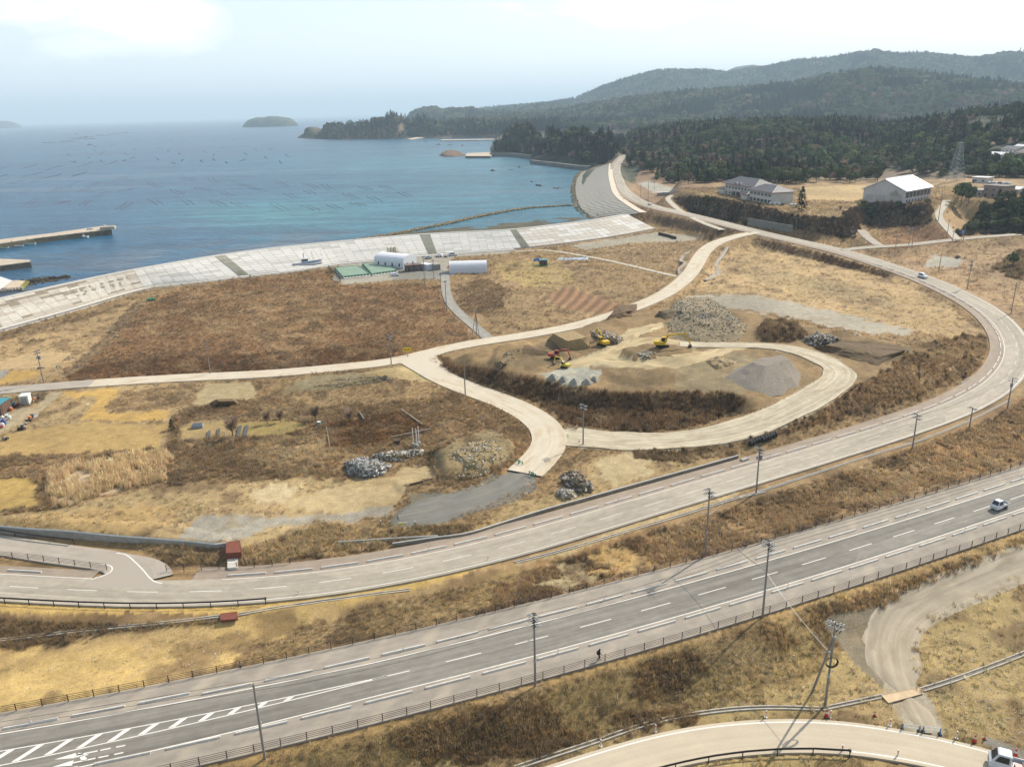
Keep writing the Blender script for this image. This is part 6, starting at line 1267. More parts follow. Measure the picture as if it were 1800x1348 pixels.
# ------------------------------------------------------------------ excavators
def excavator(loc, rz, label, body_m, trk=0.0, s_=1.0, boom=((.9, 1.6), (2.6, 4.2), (5.6, 4.1), (6.6, 1.2)), group='excavators in the earthworks'):
    t = thing('excavator', label, 'excavator', loc, rz, group); t.scale = (s_,) * 3; Rm = Matrix.Rotation(trk, 4, 'Z'); pr = [(-1.75, .38), (-1.5, .06), (1.5, .06), (1.75, .38), (1.75, .55), (1.5, .82), (-1.5, .82), (-1.75, .55)]
    for y in (-1.05, 1.05):
        mb = MB(); mb.prism(pr, y - .28, y + .28, 'y', Rm); trm = mb.build('track', rubber, t)
        mb = MB(); mb.prism([(-1.3, .25), (1.3, .25), (1.3, .65), (-1.3, .65)], y - .31, y + .31, 'y', Rm); mb.build('track_frame', black_pl, trm)
    mb = MB(); mb.tube([(0, 0, .5), (0, 0, 1.0)], .7, 14); mb.box((0, 0, .62), (1.6, 1.9, .3), trk); mb.build('turntable', black_pl, t)
    mb = MB(); mb.prism([(-2.1, 1.0), (1.15, 1.0), (1.15, 1.35), (.1, 1.75), (-.4, 2.0), (-1.7, 2.05), (-2.1, 1.85)], -1.2, 1.2); mb.build('house', body_m, t)
    mb = MB(); pts = [(-2.1, -1.2), (-2.1, 1.2), (-2.55, .8), (-2.55, -.8)]; mb.prism(pts, 1.05, 2.0, 'z'); mb.build('counterweight', body_m, t)
    mb = MB(); mb.prism([(-.3, 1.36), (1.25, 1.36), (1.35, 1.9), (1.1, 2.75), (.9, 2.85), (-.25, 2.85)], .22, 1.18); cb = mb.build('cab', glass, t)
    mb = MB(); mb.box((.35, .7, 2.9), (1.3, 1.0, .1)); mb.build('cab_roof', body_m if s_ > .7 else white_m, cb)
    for (x, z0, x2, z1) in ((-.3, 1.36, -.28, 2.85), (1.28, 1.4, 1.1, 2.8)):
        for y in (.22, 1.18): mb = MB(); mb.bar((x, y, z0), (x2, y, z1), .09); mb.build('pillar', body_m, cb)
    mb = MB(); mb.prism([(-.3, 1.34), (1.26, 1.34), (1.3, 1.75), (-.3, 1.75)], .2, 1.2); mb.build('cab_door', body_m, cb)
    A, B, C_, D_ = [Vector((p[0], -.15, p[1])) for p in boom]
    mb = MB(); mid = (A + B) / 2 + Vector((-.15, 0, .15)); mb.bar(A, mid, .42, .55); mb.bar(mid - (mid - A).normalized() * .1, B, .42, .5); mb.bar(B - (B - mid).normalized() * .1, C_, .38, .42); mb.build('boom', body_m, t)
    mb = MB(); e = C_ + (C_ - D_).normalized() * .55; mb.bar(e, D_, .32, .38); mb.build('stick', body_m, t)
    mb = MB(); d = (D_ - C_).normalized(); mb.bar(A + Vector((.35, .32, -.05)), mid + Vector((.3, .32, -.1)), .12); mb.bar((B + C_) / 2 + Vector((0, 0, .3)), e, .13); mb.build('hydraulic_ram', steel, t)
    mb = MB(); mb.prism([(0, .15), (.35, -.1), (.3, -.75), (-.15, -1.05), (-.75, -.85), (-.55, -.2)], -.6, .6, 'y', Matrix.Translation(D_)); mb.build('bucket', mat('bucket_steel', S(92, 82, 70), .6, .2, 3, metal=.3), t); return t
yel = mat('excavator_yellow', S(232, 190, 30), .45, .06, 2); org = mat('excavator_orange', S(178, 84, 56), .5, .08, 2); mini_y = mat('excavator_pale_yellow', S(226, 204, 70), .45, .06, 2)
excavator(G(1164, 611), -.12, 'yellow excavator with long arm reaching down onto the mound', yel, .3, .95, ((.9, 1.6), (1.8, 3.9), (6.6, 4.4), (8.3, .9)))
excavator(G(1060, 608), 2.0, 'yellow excavator turned away with its arm raised beside the rubble heap', yel, .5, .9, ((.9, 1.6), (2.2, 4.3), (4.0, 4.6), (5.2, 2.2)))
excavator(G(976, 631), -.25, 'orange excavator with arm bent down on the dark dug floor', org, .1, .78, ((.9, 1.6), (2.4, 3.7), (4.6, 3.3), (5.6, .9)))
excavator(G(993, 647), 2.4, 'small pale yellow excavator on the grey gravel heap', mini_y, .2, .6)

# ------------------------------------------------------------------ the walker
def person(loc, rz):
    t = thing('person', 'person in black hooded jacket and dark trousers with a backpack walking along the fence', 'person', loc, rz)
    skin = mat('skin', S(205, 160, 130), .6, .04); cloth = mat('black_cloth', S(34, 33, 36), .9, .15, 6); shoe = mat('white_shoe', S(225, 225, 225), .6, .05)
    J = {'pel': ((0, 0, .93), .16), 'spi': ((.03, 0, 1.14), .15), 'che': ((.07, 0, 1.35), .18), 'nec': ((.12, 0, 1.50), .065), 'hd1': ((.16, 0, 1.60), .095), 'hd2': ((.17, 0, 1.72), .085),
         'sl': ((.06, .19, 1.42), .075), 'el': ((-.03, .26, 1.16), .055), 'wl': ((.12, .25, .97), .04), 'hl': ((.17, .24, .89), .038), 'sr': ((.06, -.19, 1.42), .075), 'er': ((.10, -.26, 1.16), .055), 'wr': ((.28, -.24, 1.02), .04), 'hr': ((.33, -.23, .95), .038),
         'pl': ((.0, .10, .88), .11), 'kl': ((.24, .11, .50), .075), 'al': ((.18, .11, .10), .05), 'tl': ((.36, .11, .05), .045), 'pr': ((.0, -.10, .88), .11), 'kr': ((-.02, -.11, .50), .075), 'ar': ((-.32, -.11, .16), .05), 'tr': ((-.22, -.11, .04), .045)}
    E_ = [('pel', 'spi'), ('spi', 'che'), ('che', 'nec'), ('nec', 'hd1'), ('hd1', 'hd2'), ('che', 'sl'), ('sl', 'el'), ('el', 'wl'), ('wl', 'hl'), ('che', 'sr'), ('sr', 'er'), ('er', 'wr'), ('wr', 'hr'), ('pel', 'pl'), ('pl', 'kl'), ('kl', 'al'), ('al', 'tl'), ('pel', 'pr'), ('pr', 'kr'), ('kr', 'ar'), ('ar', 'tr')]
    ks = list(J); me = bpy.data.meshes.new('body'); me.from_pydata([J[k][0] for k in ks], [(ks.index(a), ks.index(b2)) for a, b2 in E_], []); o = link('body', me, t); me.materials.append(cloth); md = o.modifiers.new('skin', 'SKIN'); sv = me.skin_vertices[0].data
    for i, k in enumerate(ks): sv[i].radius = (J[k][1], J[k][1]); sv[i].use_root = (k == 'pel')
    o.modifiers.new('sub', 'SUBSURF').levels = 1
    mb = MB()
    for k in range(8):
        for j in range(5):
            pass
    fc = MB(); fc.tube([(.255, 0, 1.62), (.262, 0, 1.66), (.25, 0, 1.70)], [.03, .045, .03], 8); fc.build('face', skin, t)
    hd = MB(); hd.tube([(.10, 0, 1.50), (.12, 0, 1.60), (.13, 0, 1.72), (.15, 0, 1.80)], [.10, .125, .115, .05], 10); hd.build('hood', cloth, t)
    bp = MB(); bp.box((-.17, 0, 1.25), (.2, .32, .48), 0, None, None, .8, .85); bp.build('backpack', mat('backpack_dark', S(46, 46, 52), .85, .1, 5), t)
    for p in ((.30, .11, .045), (-.25, -.11, .04)): s2 = MB(); s2.box(p, (.28, .1, .09), 0, None, None, .8, .8); s2.build('shoe', shoe, t)
person(P(1052.5, 1160, .01), RA)
# ------------------------------------------------------------------ buildings
cream = mat('cream_render', S(222, 214, 202), .85, .08, .4); cream2 = mat('pale_render', S(206, 196, 184), .85, .08, .4); roof_grey = mat('slate_roof', S(104, 102, 104), .6, .12, 1.2, bump=.3); roof_trim = mat('red_brown_trim', S(140, 92, 82), .7, .08); win_m = mat('window_glass', S(70, 82, 92), .12, .1, spec=.6); frame_m = mat('window_frame', S(200, 200, 196), .6, .04); roof_white = mat('white_metal_roof', S(250, 248, 244), .4, .03, .3); hall_wall = mat('hall_wall', S(224, 218, 212), .85, .07, .25); pvc = mat('white_pvc_sheet', S(244, 246, 250), .5, .03, .6); brown_wall = mat('brown_siding', S(112, 88, 76), .8, .15, 2); brown_roof = mat('brown_metal_roof', S(122, 102, 94), .6, .12, 1); dark_roof = mat('dark_roof', S(70, 64, 66), .7, .1, 1); green_m = mat('pond_green_wall', S(42, 128, 84), .6, .1, 1); pond_water = mat('pond_net_green', S(150, 178, 152), .5, .18, .5); beige = mat('beige_wall', S(178, 152, 138), .85, .08, .4)
def frame(pa, pb, z=None):
    a = Vector(G(*pa)) if z is None else Vector(P(*pa, z)); b = Vector(G(*pb)) if z is None else Vector(P(*pb, z)); d = b - a; return a, math.atan2(d.y, d.x), math.hypot(d.x, d.y)
def win(t, x, z, w, h, y, axis='x', m=None, sub=True):
    """a window with frame on the face y=const (or x=const when axis='y')"""
    mb = MB(); c = (x, y, z) if axis == 'x' else (y, x, z); s_ = (w, .06, h) if axis == 'x' else (.06, w, h); mb.box(c, s_); o = mb.build('window', frame_m, t)
    mb = MB(); k = .05; 
    if axis == 'x': mb.box((x, y - math.copysign(.02, -y if y else 1) * 0 + (-.02 if y <= 0 else .02), z), (w - .2, .06, h - .2))
    else: mb.box((y + (.02 if y > 0 else -.02), x, z), (.06, w - .2, h - .2))
    mb.build('pane', m or win_m, o); return o
def gable_roof(L, D, z, rise, over, m, t, name='roof', th=.18, axis='x'):
    mb = MB()
    a, b = -over, L + over; y0, y1, ym = -over, D + over, D / 2; k = rise / (D / 2 + over) * over * 0
    for (ya, za, yb, zb) in ((y0, z - over * rise / (D / 2), ym, z + rise), (ym, z + rise, y1, z - over * rise / (D / 2))):
        mb.add([(a, ya, za), (b, ya, za), (b, yb, zb), (a, yb, zb), (a, ya, za + th), (b, ya, za + th), (b, yb, zb + th), (a, yb, zb + th)], [(3, 2, 1, 0), (4, 5, 6, 7), (0, 1, 5, 4), (1, 2, 6, 5), (2, 3, 7, 6), (3, 0, 4, 7)])
    return mb.build(name, m, t)
def hip_roof(L, D, z, rise, over, m, t, x0=0, y0=0, name='roof'):
    a, b, c, d = x0 - over, x0 + L + over, y0 - over, y0 + D + over; i = min(D, L) / 2 * .9; mb = MB(); ym = y0 + D / 2
    r0, r1 = (x0 + i, ym, z + rise), (x0 + L - i, ym, z + rise); A, B, C_, D_ = (a, c, z), (b, c, z), (b, d, z), (a, d, z)
    mb.quad(A, B, r1, r0); mb.tri(B, C_, r1); mb.quad(C_, D_, r0, r1); mb.tri(D_, A, r0); mb.poly([(a, d, z - .01), (b, d, z - .01), (b, c, z - .01), (a, c, z - .01)]); o = mb.build(name, m, t)
    mb = MB(); mb.tube([r0, r1], .16, 5); 
    for p, q in ((A, r0), (B, r1), (C_, r1), (D_, r0)): mb.tube([p, q], .12, 5)
    mb.build('ridge_tile', roof_white, o)
    mb = MB()
    for p, q in ((A, B), (B, C_), (C_, D_), (D_, A)): mb.bar(Vector(p) - Vector((0, 0, .12)), Vector(q) - Vector((0, 0, .12)), .14, .3)
    mb.build('fascia', roof_trim, o); return o
def walls_gable(L, D, h, rise, m, t, name='wall'):
    mb = MB(); mb.prism([(0, -1), (D, -1), (D, h), (D / 2, h + rise), (0, h)], 0, L, 'x'); return mb.build(name, m, t)
# --- hall with white roof (gable end faces the road)
o_, a_, W_ = frame((1516, 352.5), (1590, 357.5), 12.5)
t = thing('sports_hall', 'big hall with bright white pitched roof and cream gable wall on the terrace', 'hall', o_, a_); D_ = 34.0; hE = 7.0; rise = 6.0
mb = MB(); mb.prism([(0, -1), (W_, -1), (W_, hE), (W_ / 2, hE + rise), (0, hE)], 0, D_, 'y'); mb.build('wall', hall_wall, t)
mb = MB(); ov = 1.0; k = rise / (W_ / 2)
for (xa, za, xb, zb) in ((-ov, hE - ov * k, W_ / 2, hE + rise), (W_ / 2, hE + rise, W_ + ov, hE - ov * k)):
    mb.add([(xa, -ov, za), (xb, -ov, zb), (xb, D_ + ov, zb), (xa, D_ + ov, za), (xa, -ov, za + .5), (xb, -ov, zb + .5), (xb, D_ + ov, zb + .5), (xa, D_ + ov, za + .5)], [(3, 2, 1, 0), (4, 5, 6, 7), (0, 1, 5, 4), (1, 2, 6, 5), (2, 3, 7, 6), (3, 0, 4, 7)])
rf = mb.build('roof', roof_white, t); mb = MB(); mb.box((W_ / 2, D_ / 2, hE + rise + .55), (.8, D_ + 1.6, .25)); mb.build('ridge_cap', roof_white, rf)
for i in range(7): win(t, 2.2 + i * 4.8, 4.4, 4.2, 3.2, W_ + .02, 'y')
for i in range(8): win(t, 2 + i * 4.0, 1.0, 1.6, 1.2, W_ + .02, 'y')
for i, (x, w) in enumerate(((W_ * .15, W_ * .2), (W_ * .42, W_ * .24), (W_ * .78, W_ * .3))): mb = MB(); mb.box((x, -.03, 2.3), (w, .08, 3.2)); mb.build('panel', cream2, t)
mb = MB(); x0 = W_ * .70
for i, (x, z, w, h) in enumerate(((x0, 4.1, 2.6, 1.0), (x0 + .9, 5.1, 5.2, 1.1), (x0 + 1.4, 6.0, 3.0, .9), (x0 + 1.8, 6.9, 1.2, .9), (x0 + 3.2, 4.2, 3.6, .9))): mb.box((x, -.06, z), (w, .03, h))
mb.build('flaked_patch', mat('bare_render_patch', S(184, 176, 158), .9, .1), t)
for x in (W_ * .27, W_ * .58): mb = MB(); mb.box((x, -.08, 2.3), (.25, .16, 4.6)); mb.build('pilaster', hall_wall, t)
# --- school, long two-storey block with hipped slate roofs
o_, a_, W_ = frame((1274, 341), (1322, 349.5), 12.5)
t = thing('school_building', 'long two-storey cream school with grey slate hipped roofs and red-brown trim', 'school', o_, a_); L1 = W_ * 1.08; D1 = 14
mb = MB(); mb.box((L1 / 2, D1 / 2, 3.2), (L1, D1, 8.4)); mb.build('wall', cream, t); hip_roof(L1 + 2, D1 + 2, 7.4, 4.2, .8, roof_grey, t, -1, -1)
mb = MB(); mb.box((-4.2, 3, 1.2), (8.4, 7, 4.6)); mb.build('annex_wall', cream, t); hip_roof(9, 8, 3.5, 1.4, .5, dark_roof, t, -8.8, -.6, 'annex_roof')
L2 = 26; x2 = L1 + 5; y2 = -7
mb = MB(); mb.box((x2 + L2 / 2, y2 + 7, 3.0), (L2, 14, 8.0)); mb.build('wing_wall', cream, t); hip_roof(L2, 14, 7.0, 3.4, .9, roof_grey, t, x2, y2, 'wing_roof')
mb = MB(); mb.box((L1 + 2.5, 3.5, 2.8), (6, 7, 7.4)); mb.build('link_wall', cream2, t); mb = MB(); mb.box((x2 - 3.5, y2 + 1.5, 1.4), (7, 6, 4.4)); mb.build('porch_wall', cream, t); hip_roof(7.6, 6.6, 3.6, 1.6, .5, dark_roof, t, x2 - 7.3, y2 - 1.8, 'porch_roof')
for z in (1.4, 5.0):
    for i in range(9):
        if not (3 <= i <= 5 and z < 2): win(t, 2.2 + i * (L1 - 4) / 8.4, z, 1.9, 1.7, -.03)
    for i in range(6): win(t, x2 + 2.6 + i * 4.1, z + .1, 3.2, 1.8, y2 - .03)
mb = MB(); mb.box((L1 * .46, -.9, 3.3), (L1 * .36, 2.0, .3)); mb.build('balcony_slab', cream2, t); mb = MB(); mb.box((L1 * .46, -1.85, 3.95), (L1 * .36, .1, 1.0)); mb.build('balcony_rail', cream, t)
mb = MB(); mb.box((L1 * .46, .02, 1.3), (L1 * .34, .1, 3.2)); mb.build('recess', win_m, t)
for x in (L1 * .29, L1 * .46, L1 * .63): mb = MB(); mb.box((x, -1.7, 1.2), (.4, .4, 4.2)); mb.build('column', cream, t)
for dx in (-2.5, 2.5): mb = MB(); mb.prism([(-2, 0), (2, 0), (0, 1.3)], -1.6, 3.5, 'y', Matrix.Translation((L1 * .46 + dx, 1, 7.6))); mb.build('dormer', roof_grey, t)
# --- arch-roofed hall, greenhouse, sheds at the fish farm
def arch(L, W, h, rise, t, m, n=10):
    pr = [(0, -.4), (W, -.4), (W, h)] + [(W / 2 + W / 2 * math.cos(a), h + rise * math.sin(a)) for a in np.linspace(0, math.pi, n + 1)[1:-1]] + [(0, h)]
    mb = MB(); mb.prism(pr, 0, L, 'y'); return mb.build('shell', m, t), pr
o_, a_, W_ = frame((709.5, 473), (733, 467)); t = thing('arched_hall', 'white arch-roofed shed with small windows beside the green ponds', 'shed', o_, a_); sh, pr = arch(18, W_, 3.4, 2.6, t, pvc)
for i in range(4): win(t, 2.5 + i * 4.3, 1.6, 1.0, 1.6, -.03, 'y')
for i in range(2): win(t, W_ * (.3 + .4 * i), 1.7, 1.0, 1.5, -.03)
for i in range(5): mb = MB(); mb.tube([(p[0], .2 + i * 4.4, p[1] + .04) for p in pr[2:]], .06, 4); mb.build('roof_rib', pvc, sh)
o_, a_, W_ = frame((790, 482.5), (856, 480.5)); t = thing('polytunnel', 'long white ribbed polytunnel standing alone on the brown field', 'polytunnel', o_, a_)
mb = MB(); D_ = 8.0; pr = [(0, -.4), (D_, -.4), (D_, 2.4)] + [(D_ / 2 + D_ / 2 * math.cos(a), 2.4 + 2.8 * math.sin(a)) for a in np.linspace(0, math.pi, 13)[1:-1]] + [(0, 2.4)]; mb.prism(pr, 0, W_, 'x'); sh = mb.build('shell', pvc, t)
for i in range(16): mb = MB(); mb.tube([(i * W_ / 15, p[0], p[1] + .03) for p in pr[2:]] + [(i * W_ / 15, -.03, 0)], .06, 4); mb.build('hoop', mat('hoop_grey', S(224, 228, 232), .5, .05), sh)
o_, a_, W_ = frame((714, 478.5), (741, 476)); t = thing('brown_shed', 'low brown sheds with flat metal roofs in front of the arched hall', 'shed', o_, a_); 
for x, w in ((0, W_ * .52), (W_ * .54, W_ * .46)):
    mb = MB(); mb.box((x + w / 2, 2.2, 1.2), (w, 4.4, 3.2)); mb.build('wall', brown_wall, t); mb = MB(); mb.box((x + w / 2, 2.2, 2.9), (w + .5, 5, .2)); mb.build('roof', brown_roof, t)
    for k in range(2): win(t, x + w * (.3 + .42 * k), 1.5, 1.3, 1.1, -.03)
mb = MB(); mb.box((W_ * .2, -.05, 1.0), (.9, .08, 2.0)); mb.build('door', dark_roof, t)
for px, m_, lb, dz in ((751.5, pvc, 'white storage container beside the bare pole', 0), (763.5, mat('container_grey', S(170, 164, 156), .6, .1, 1), 'grey storage container next to the white one', 0)):
    o_, a_, W_ = frame((px, 476), (px + 9, 475)); t = thing('storage_container', lb, 'container', o_, a_ + .12); mb = MB(); mb.box((1.6, 3, 1.3), (3.0, 5.6, 2.6)); mb.build('body', m_, t)
    for i in range(9): mb = MB(); mb.box((.1 + i * .375, .17, 1.3), (.12, .06, 2.4)); mb.build('corrugation', m_, t)
    mb = MB(); mb.box((1.6, 3, 2.64), (3.1, 5.7, .1)); mb.build('roof', m_, t)
o_, a_, W_ = frame((683, 463), (706, 460.5)); t = thing('tank_house', 'steel-framed shed carrying three cream water tanks on its roof', 'pump house', o_, a_)
mb = MB(); mb.box((W_ / 2, 2.5, 1.4), (W_, 5, 3.4)); mb.build('wall', mat('grey_panel', S(186, 186, 182), .7, .1, .8), t); mb = MB(); mb.box((W_ / 2, 2.5, 3.7), (W_ + 1, 6, .3)); mb.build('deck', mat('deck_steel', S(112, 116, 118), .6, .1), t)
for i in range(3): mb = MB(); mb.tube([(1.4 + i * 1.7, 2.5, 3.85), (1.4 + i * 1.7, 2.5, 7.2), (1.4 + i * 1.7, 2.5, 7.5)], [.85, .85, .5], 14); mb.build('tank', mat('tank_cream', S(216, 206, 180), .5, .06), t)
for i in range(2): mb = MB(); mb.tube([(W_ - 2.6 + i * 1.6, 2.5, 3.85), (W_ - 2.6 + i * 1.6, 2.5, 5.2)], .75, 12); mb.build('tank', MATS['tank_cream'], t)
for x in np.linspace(-.4, W_ + .4, 5): mb = MB(); mb.bar((x, -.4, 0), (x, -.4, 4.6), .12); mb.build('post', steel, t)
mb = MB(); mb.bar((-.4, -.4, 4.6), (W_ + .4, -.4, 4.6), .08); mb.bar((-.4, -.4, 4.2), (W_ + .4, -.4, 4.2), .06); mb.build('hand_rail', steel, t)
mb = MB(); mb.bar((-.5, 0, 3.7), (-3.2, -.6, 3.2), .9, .5); mb.build('chute', mat('deck_steel', S(112, 116, 118), .6), t)
def pond(q, label):
    Q = [Vector(G(*p)) for p in q]; b = Q[0].copy(); z = max(p.z for p in Q) + .1; t = thing('fish_pond', label, 'pond', (b.x, b.y, z)); L = [Vector((p.x - b.x, p.y - b.y, 0)) for p in Q]
    mb = MB(); mb.poly([p + Vector((0, 0, .75)) for p in L]); o = mb.build('water_net', pond_water, t)
    if o.data.polygons[0].normal.z < 0: o.data.flip_normals()
    for i in range(4): mb = MB(); mb.bar(L[i] + Vector((0, 0, .3)), L[(i + 1) % 4] + Vector((0, 0, .3)), .25, 1.2); mb.build('pond_wall', green_m, t)
    for i in range(4):
        for u in np.linspace(.04, .96, 9): mb = MB(); p = L[i].lerp(L[(i + 1) % 4], u); c = (L[0] + L[2]) / 2; d = (p - c).normalized() * .5; mb.box(p + d + Vector((0, 0, .1)), (.35, .5, 1.0), math.atan2(d.y, d.x)); mb.build('buttress', white_m, t)
    for i in (0, 2): mb = MB(); c = (L[0] + L[2]) / 2; d = ((L[i] + L[(i + 1) % 4]) / 2 - c).normalized() * 1.2; mb.bar(L[i] + d + Vector((0, 0, -.1)), L[(i + 1) % 4] + d + Vector((0, 0, -.1)), 1.2, .5); mb.build('walkway', concrete, t)
    for u in np.linspace(.1, .9, 9): mb = MB(); mb.bar(L[0].lerp(L[3], u) + Vector((0, 0, .82)), L[1].lerp(L[2], u) + Vector((0, 0, .82)), .14, .05); mb.build('net_line', mat('net_line_grey', S(176, 186, 170), .7), t)
pond([(603, 490), (650, 485), (629, 470), (589, 474)], 'green-walled netted fish pond nearer the beached boat'); pond([(654, 485), (698, 479), (680, 465), (638, 467)], 'green-walled netted fish pond beside the arched hall')
# dark net fence by the pond
c = np.array([list(G(*p)) for p in ((578, 474), (585, 482), (592, 488), (599, 496))]); c = resample(c, 2.0); t = thing('net_fence', 'dark net fence at the end of the green ponds', 'fence', c[0]); b = Vector(c[0])
for p in c: mb = MB(); mb.bar(Vector(p) - b, Vector(p) - b + Vector((0, 0, 2.2)), .1); mb.build('post', black_pl, t)
for z in np.linspace(.2, 2.1, 8): mb = MB(); mb.tube([Vector(p) - b + Vector((0, 0, z)) for p in c], .05, 4); mb.build('net_strand', black_pl, t)
# green net pen with small shed and blue tarp
o_ = G(941, 466); t = thing('garden_shed', 'small shed with teal roof inside the green netting on the field', 'shed', G(955, 467), .1); mb = MB(); mb.box((0, 0, 1.3), (3.4, 2.6, 2.8)); mb.build('wall', brown_wall, t); mb = MB(); mb.box((0, 0, 2.8), (3.9, 3.2, .18)); mb.build('roof', mat('teal_roof', S(70, 150, 160), .5, .08), t); mb = MB(); mb.box((.5, -1.33, 1.0), (.9, .06, 1.9)); mb.build('door', dark_roof, t)
c = np.array([list(G(*p)) for p in ((937, 464), (938, 468), (948, 470), (963, 470), (964, 464))]); c = resample(c, 1.5); t = thing('net_pen', 'low green net fence round the teal-roofed shed', 'fence', c[0]); b = Vector(c[0]); gn = mat('green_net', S(60, 150, 84), .7, .1)
for p in c: mb = MB(); mb.bar(Vector(p) - b, Vector(p) - b + Vector((0, 0, 1.2)), .07); mb.build('post', gn, t)
for z in (.3, .6, .9, 1.15): mb = MB(); mb.tube([Vector(p) - b + Vector((0, 0, z)) for p in c], .05, 4); mb.build('net_strand', gn, t)
def tarp(px, py, w, d, label, m, rz=0, h=.25):
    b = G(px, py); t = thing('tarpaulin', label, 'tarpaulin', b, rz); mb = MB(); n = 7; g = [[(w * (i / n - .5), d * (j / n - .5), h * (.5 + .5 * math.sin(i * 2.1 + j * 1.3)) * (0 if i in (0, n) or j in (0, n) else 1) + .06) for j in range(n + 1)] for i in range(n + 1)]
    for i in range(n):
        for j in range(n): mb.quad(g[i][j], g[i + 1][j], g[i + 1][j + 1], g[i][j + 1])
    mb.build('sheet', m, t)
    for i in range(6): mb = MB(); mb.box((w * (i / 5 - .5) * .94, d * .46 * (-1) ** i, .14), (.4, .3, .2)); mb.build('weight_bag', mat('sack_pale', S(214, 212, 206), .8), t)
tarp(1007, 455, 15, 7, 'pale blue patchwork tarpaulin spread on the ground beside the farm path', mat('tarp_pale_blue', S(180, 200, 220), .6, .3, .8), -.1); tarp(944, 459, 3.5, 2.6, 'small bright blue tarpaulin heap behind the green netting', mat('tarp_blue', S(58, 128, 196), .6, .1), 0, 1.2)
# --- hilltop buildings at the right
def house(pa, pb, D, h, rise, lab, wm, rm_, nm='house', z=15, floors=1, flat=False):
    o_, a_, W_ = frame(pa, pb, z); t = thing(nm, lab, 'house' if nm == 'house' else 'building', o_, a_)
    if flat: mb = MB(); mb.box((W_ / 2, D / 2, h / 2 - .8), (W_, D, h + 1.6)); mb.build('wall', wm, t); mb = MB(); mb.box((W_ / 2, D / 2, h + .12), (W_ + .8, D + .8, .25)); mb.build('roof', rm_, t)
    else: walls_gable(W_, D, h, rise, wm, t); gable_roof(W_, D, h + .02, rise, .7, rm_, t)
    for f in range(floors):
        for i in range(max(2, int(W_ / 4))): win(t, W_ * (i + .5) / max(2, int(W_ / 4)), 1.5 + f * 2.9, 1.6, 1.2, -.03)
    mb = MB(); mb.box((W_ * .12, -.05, 1.0), (1.0, .08, 2.0)); mb.build('door', dark_roof, t); return t
house((1727, 346), (1763, 349), 10, 6.6, 0, 'beige flat-roofed two-storey building at the edge of the hilltop car park', beige, dark_roof, 'office_building', 15, 2, True)
house((1709, 345), (1725, 346), 9, 3.6, 0, 'low grey-beige annex beside the beige two-storey building', cream2, roof_grey, 'annex_building', 15, 1, True); house((1708, 321), (1734, 322.5), 8, 3.6, 0, 'long low pale shed behind the hilltop car park', cream, roof_white, 'long_shed', 15, 1, True)
house((1769, 339), (1790, 341), 8, 2.6, 1.2, 'small white-roofed outbuilding near the hilltop car park', cream2, roof_white, 'outbuilding', 15)
def zb(px, py): return None
for (pa, pb, D, h, rise, lab, rm_) in (((1733, 281), (1762, 283), 12, 4.5, 2.0, 'house with bright white roof at the front of the hillside hamlet', roof_white), ((1758, 274), (1786, 276), 11, 6.0, 2.2, 'taller pale house with grey roof in the hillside hamlet', roof_grey), ((1784, 282), (1812, 284), 13, 6.2, 2.6, 'large brown-roofed house at the edge of the hillside hamlet', brown_roof), ((1778, 270), (1808, 272), 10, 5.5, 2.0, 'pale-roofed house at the back of the hillside hamlet', roof_white)):
    house(pa, pb, D, h, rise, lab, cream, rm_, 'house', G((pa[0] + pb[0]) / 2, (pa[1] + pb[1]) / 2).z + .4, 2)
# small things round the school
for (px, py, w, lab) in ((1165, 344, 9, 'low white roofed bus shelter beside the school lane'), (1362, 316, 12, 'row of low pale farm sheds at the edge of the wood behind the school')):
    t = thing('low_shed', lab, 'shed', G(px, py), .2); mb = MB(); mb.box((0, 0, 1.2), (w, 3, 2.4)); mb.build('wall', cream2, t); mb = MB(); mb.box((0, 0, 2.5), (w + .8, 4, .2)); mb.build('roof', roof_white, t)
low_wall([(1318, 396, 5.5), (1352, 402, 5.2), (1398, 410, 4.8)], 'grey stone retaining wall at the foot of the brushy bank', -.5, 3.4, .5, mat('stone_wall', S(136, 136, 130), .95, .25, .8, bump=.6), z=5.2, cap=False).location.y += 4.5
# lattice tower
bt = Vector(P(1679, 317, 15)); H_ = hpole(bt, 250); H_ = min(H_, 40); t = thing('lattice_tower', 'tall steel lattice tower in front of the wood', 'tower', bt, .4); tg = mat('tower_steel', S(150, 164, 162), .6, .08)
wz = lambda z: 3.2 * (1 - z / H_) + 1.0
zs = np.linspace(0, H_, 10)
for (sx, sy) in ((1, 1), (1, -1), (-1, -1), (-1, 1)): mb = MB(); mb.tube([(sx * wz(z), sy * wz(z), z - .5) for z in zs], .17, 5); mb.build('leg', tg, t)
for i in range(9):
    mb = MB(); a, b2 = zs[i], zs[i + 1]
    for (x0, y0, x1, y1) in ((1, 1, 1, -1), (1, -1, -1, -1), (-1, -1, -1, 1), (-1, 1, 1, 1)):
        mb.bar((x0 * wz(a), y0 * wz(a), a), (x1 * wz(b2), y1 * wz(b2), b2), .14); mb.bar((x1 * wz(a), y1 * wz(a), a), (x0 * wz(b2), y0 * wz(b2), b2), .14); mb.bar((x0 * wz(b2), y0 * wz(b2), b2), (x1 * wz(b2), y1 * wz(b2), b2), .14)
    mb.build('bracing', tg, t)
mb = MB(); mb.box((0, 0, 8), (9.5, .3, .3)); mb.box((0, 0, H_ - .5), (3.2, 3.2, .3)); mb.build('platform', tg, t)
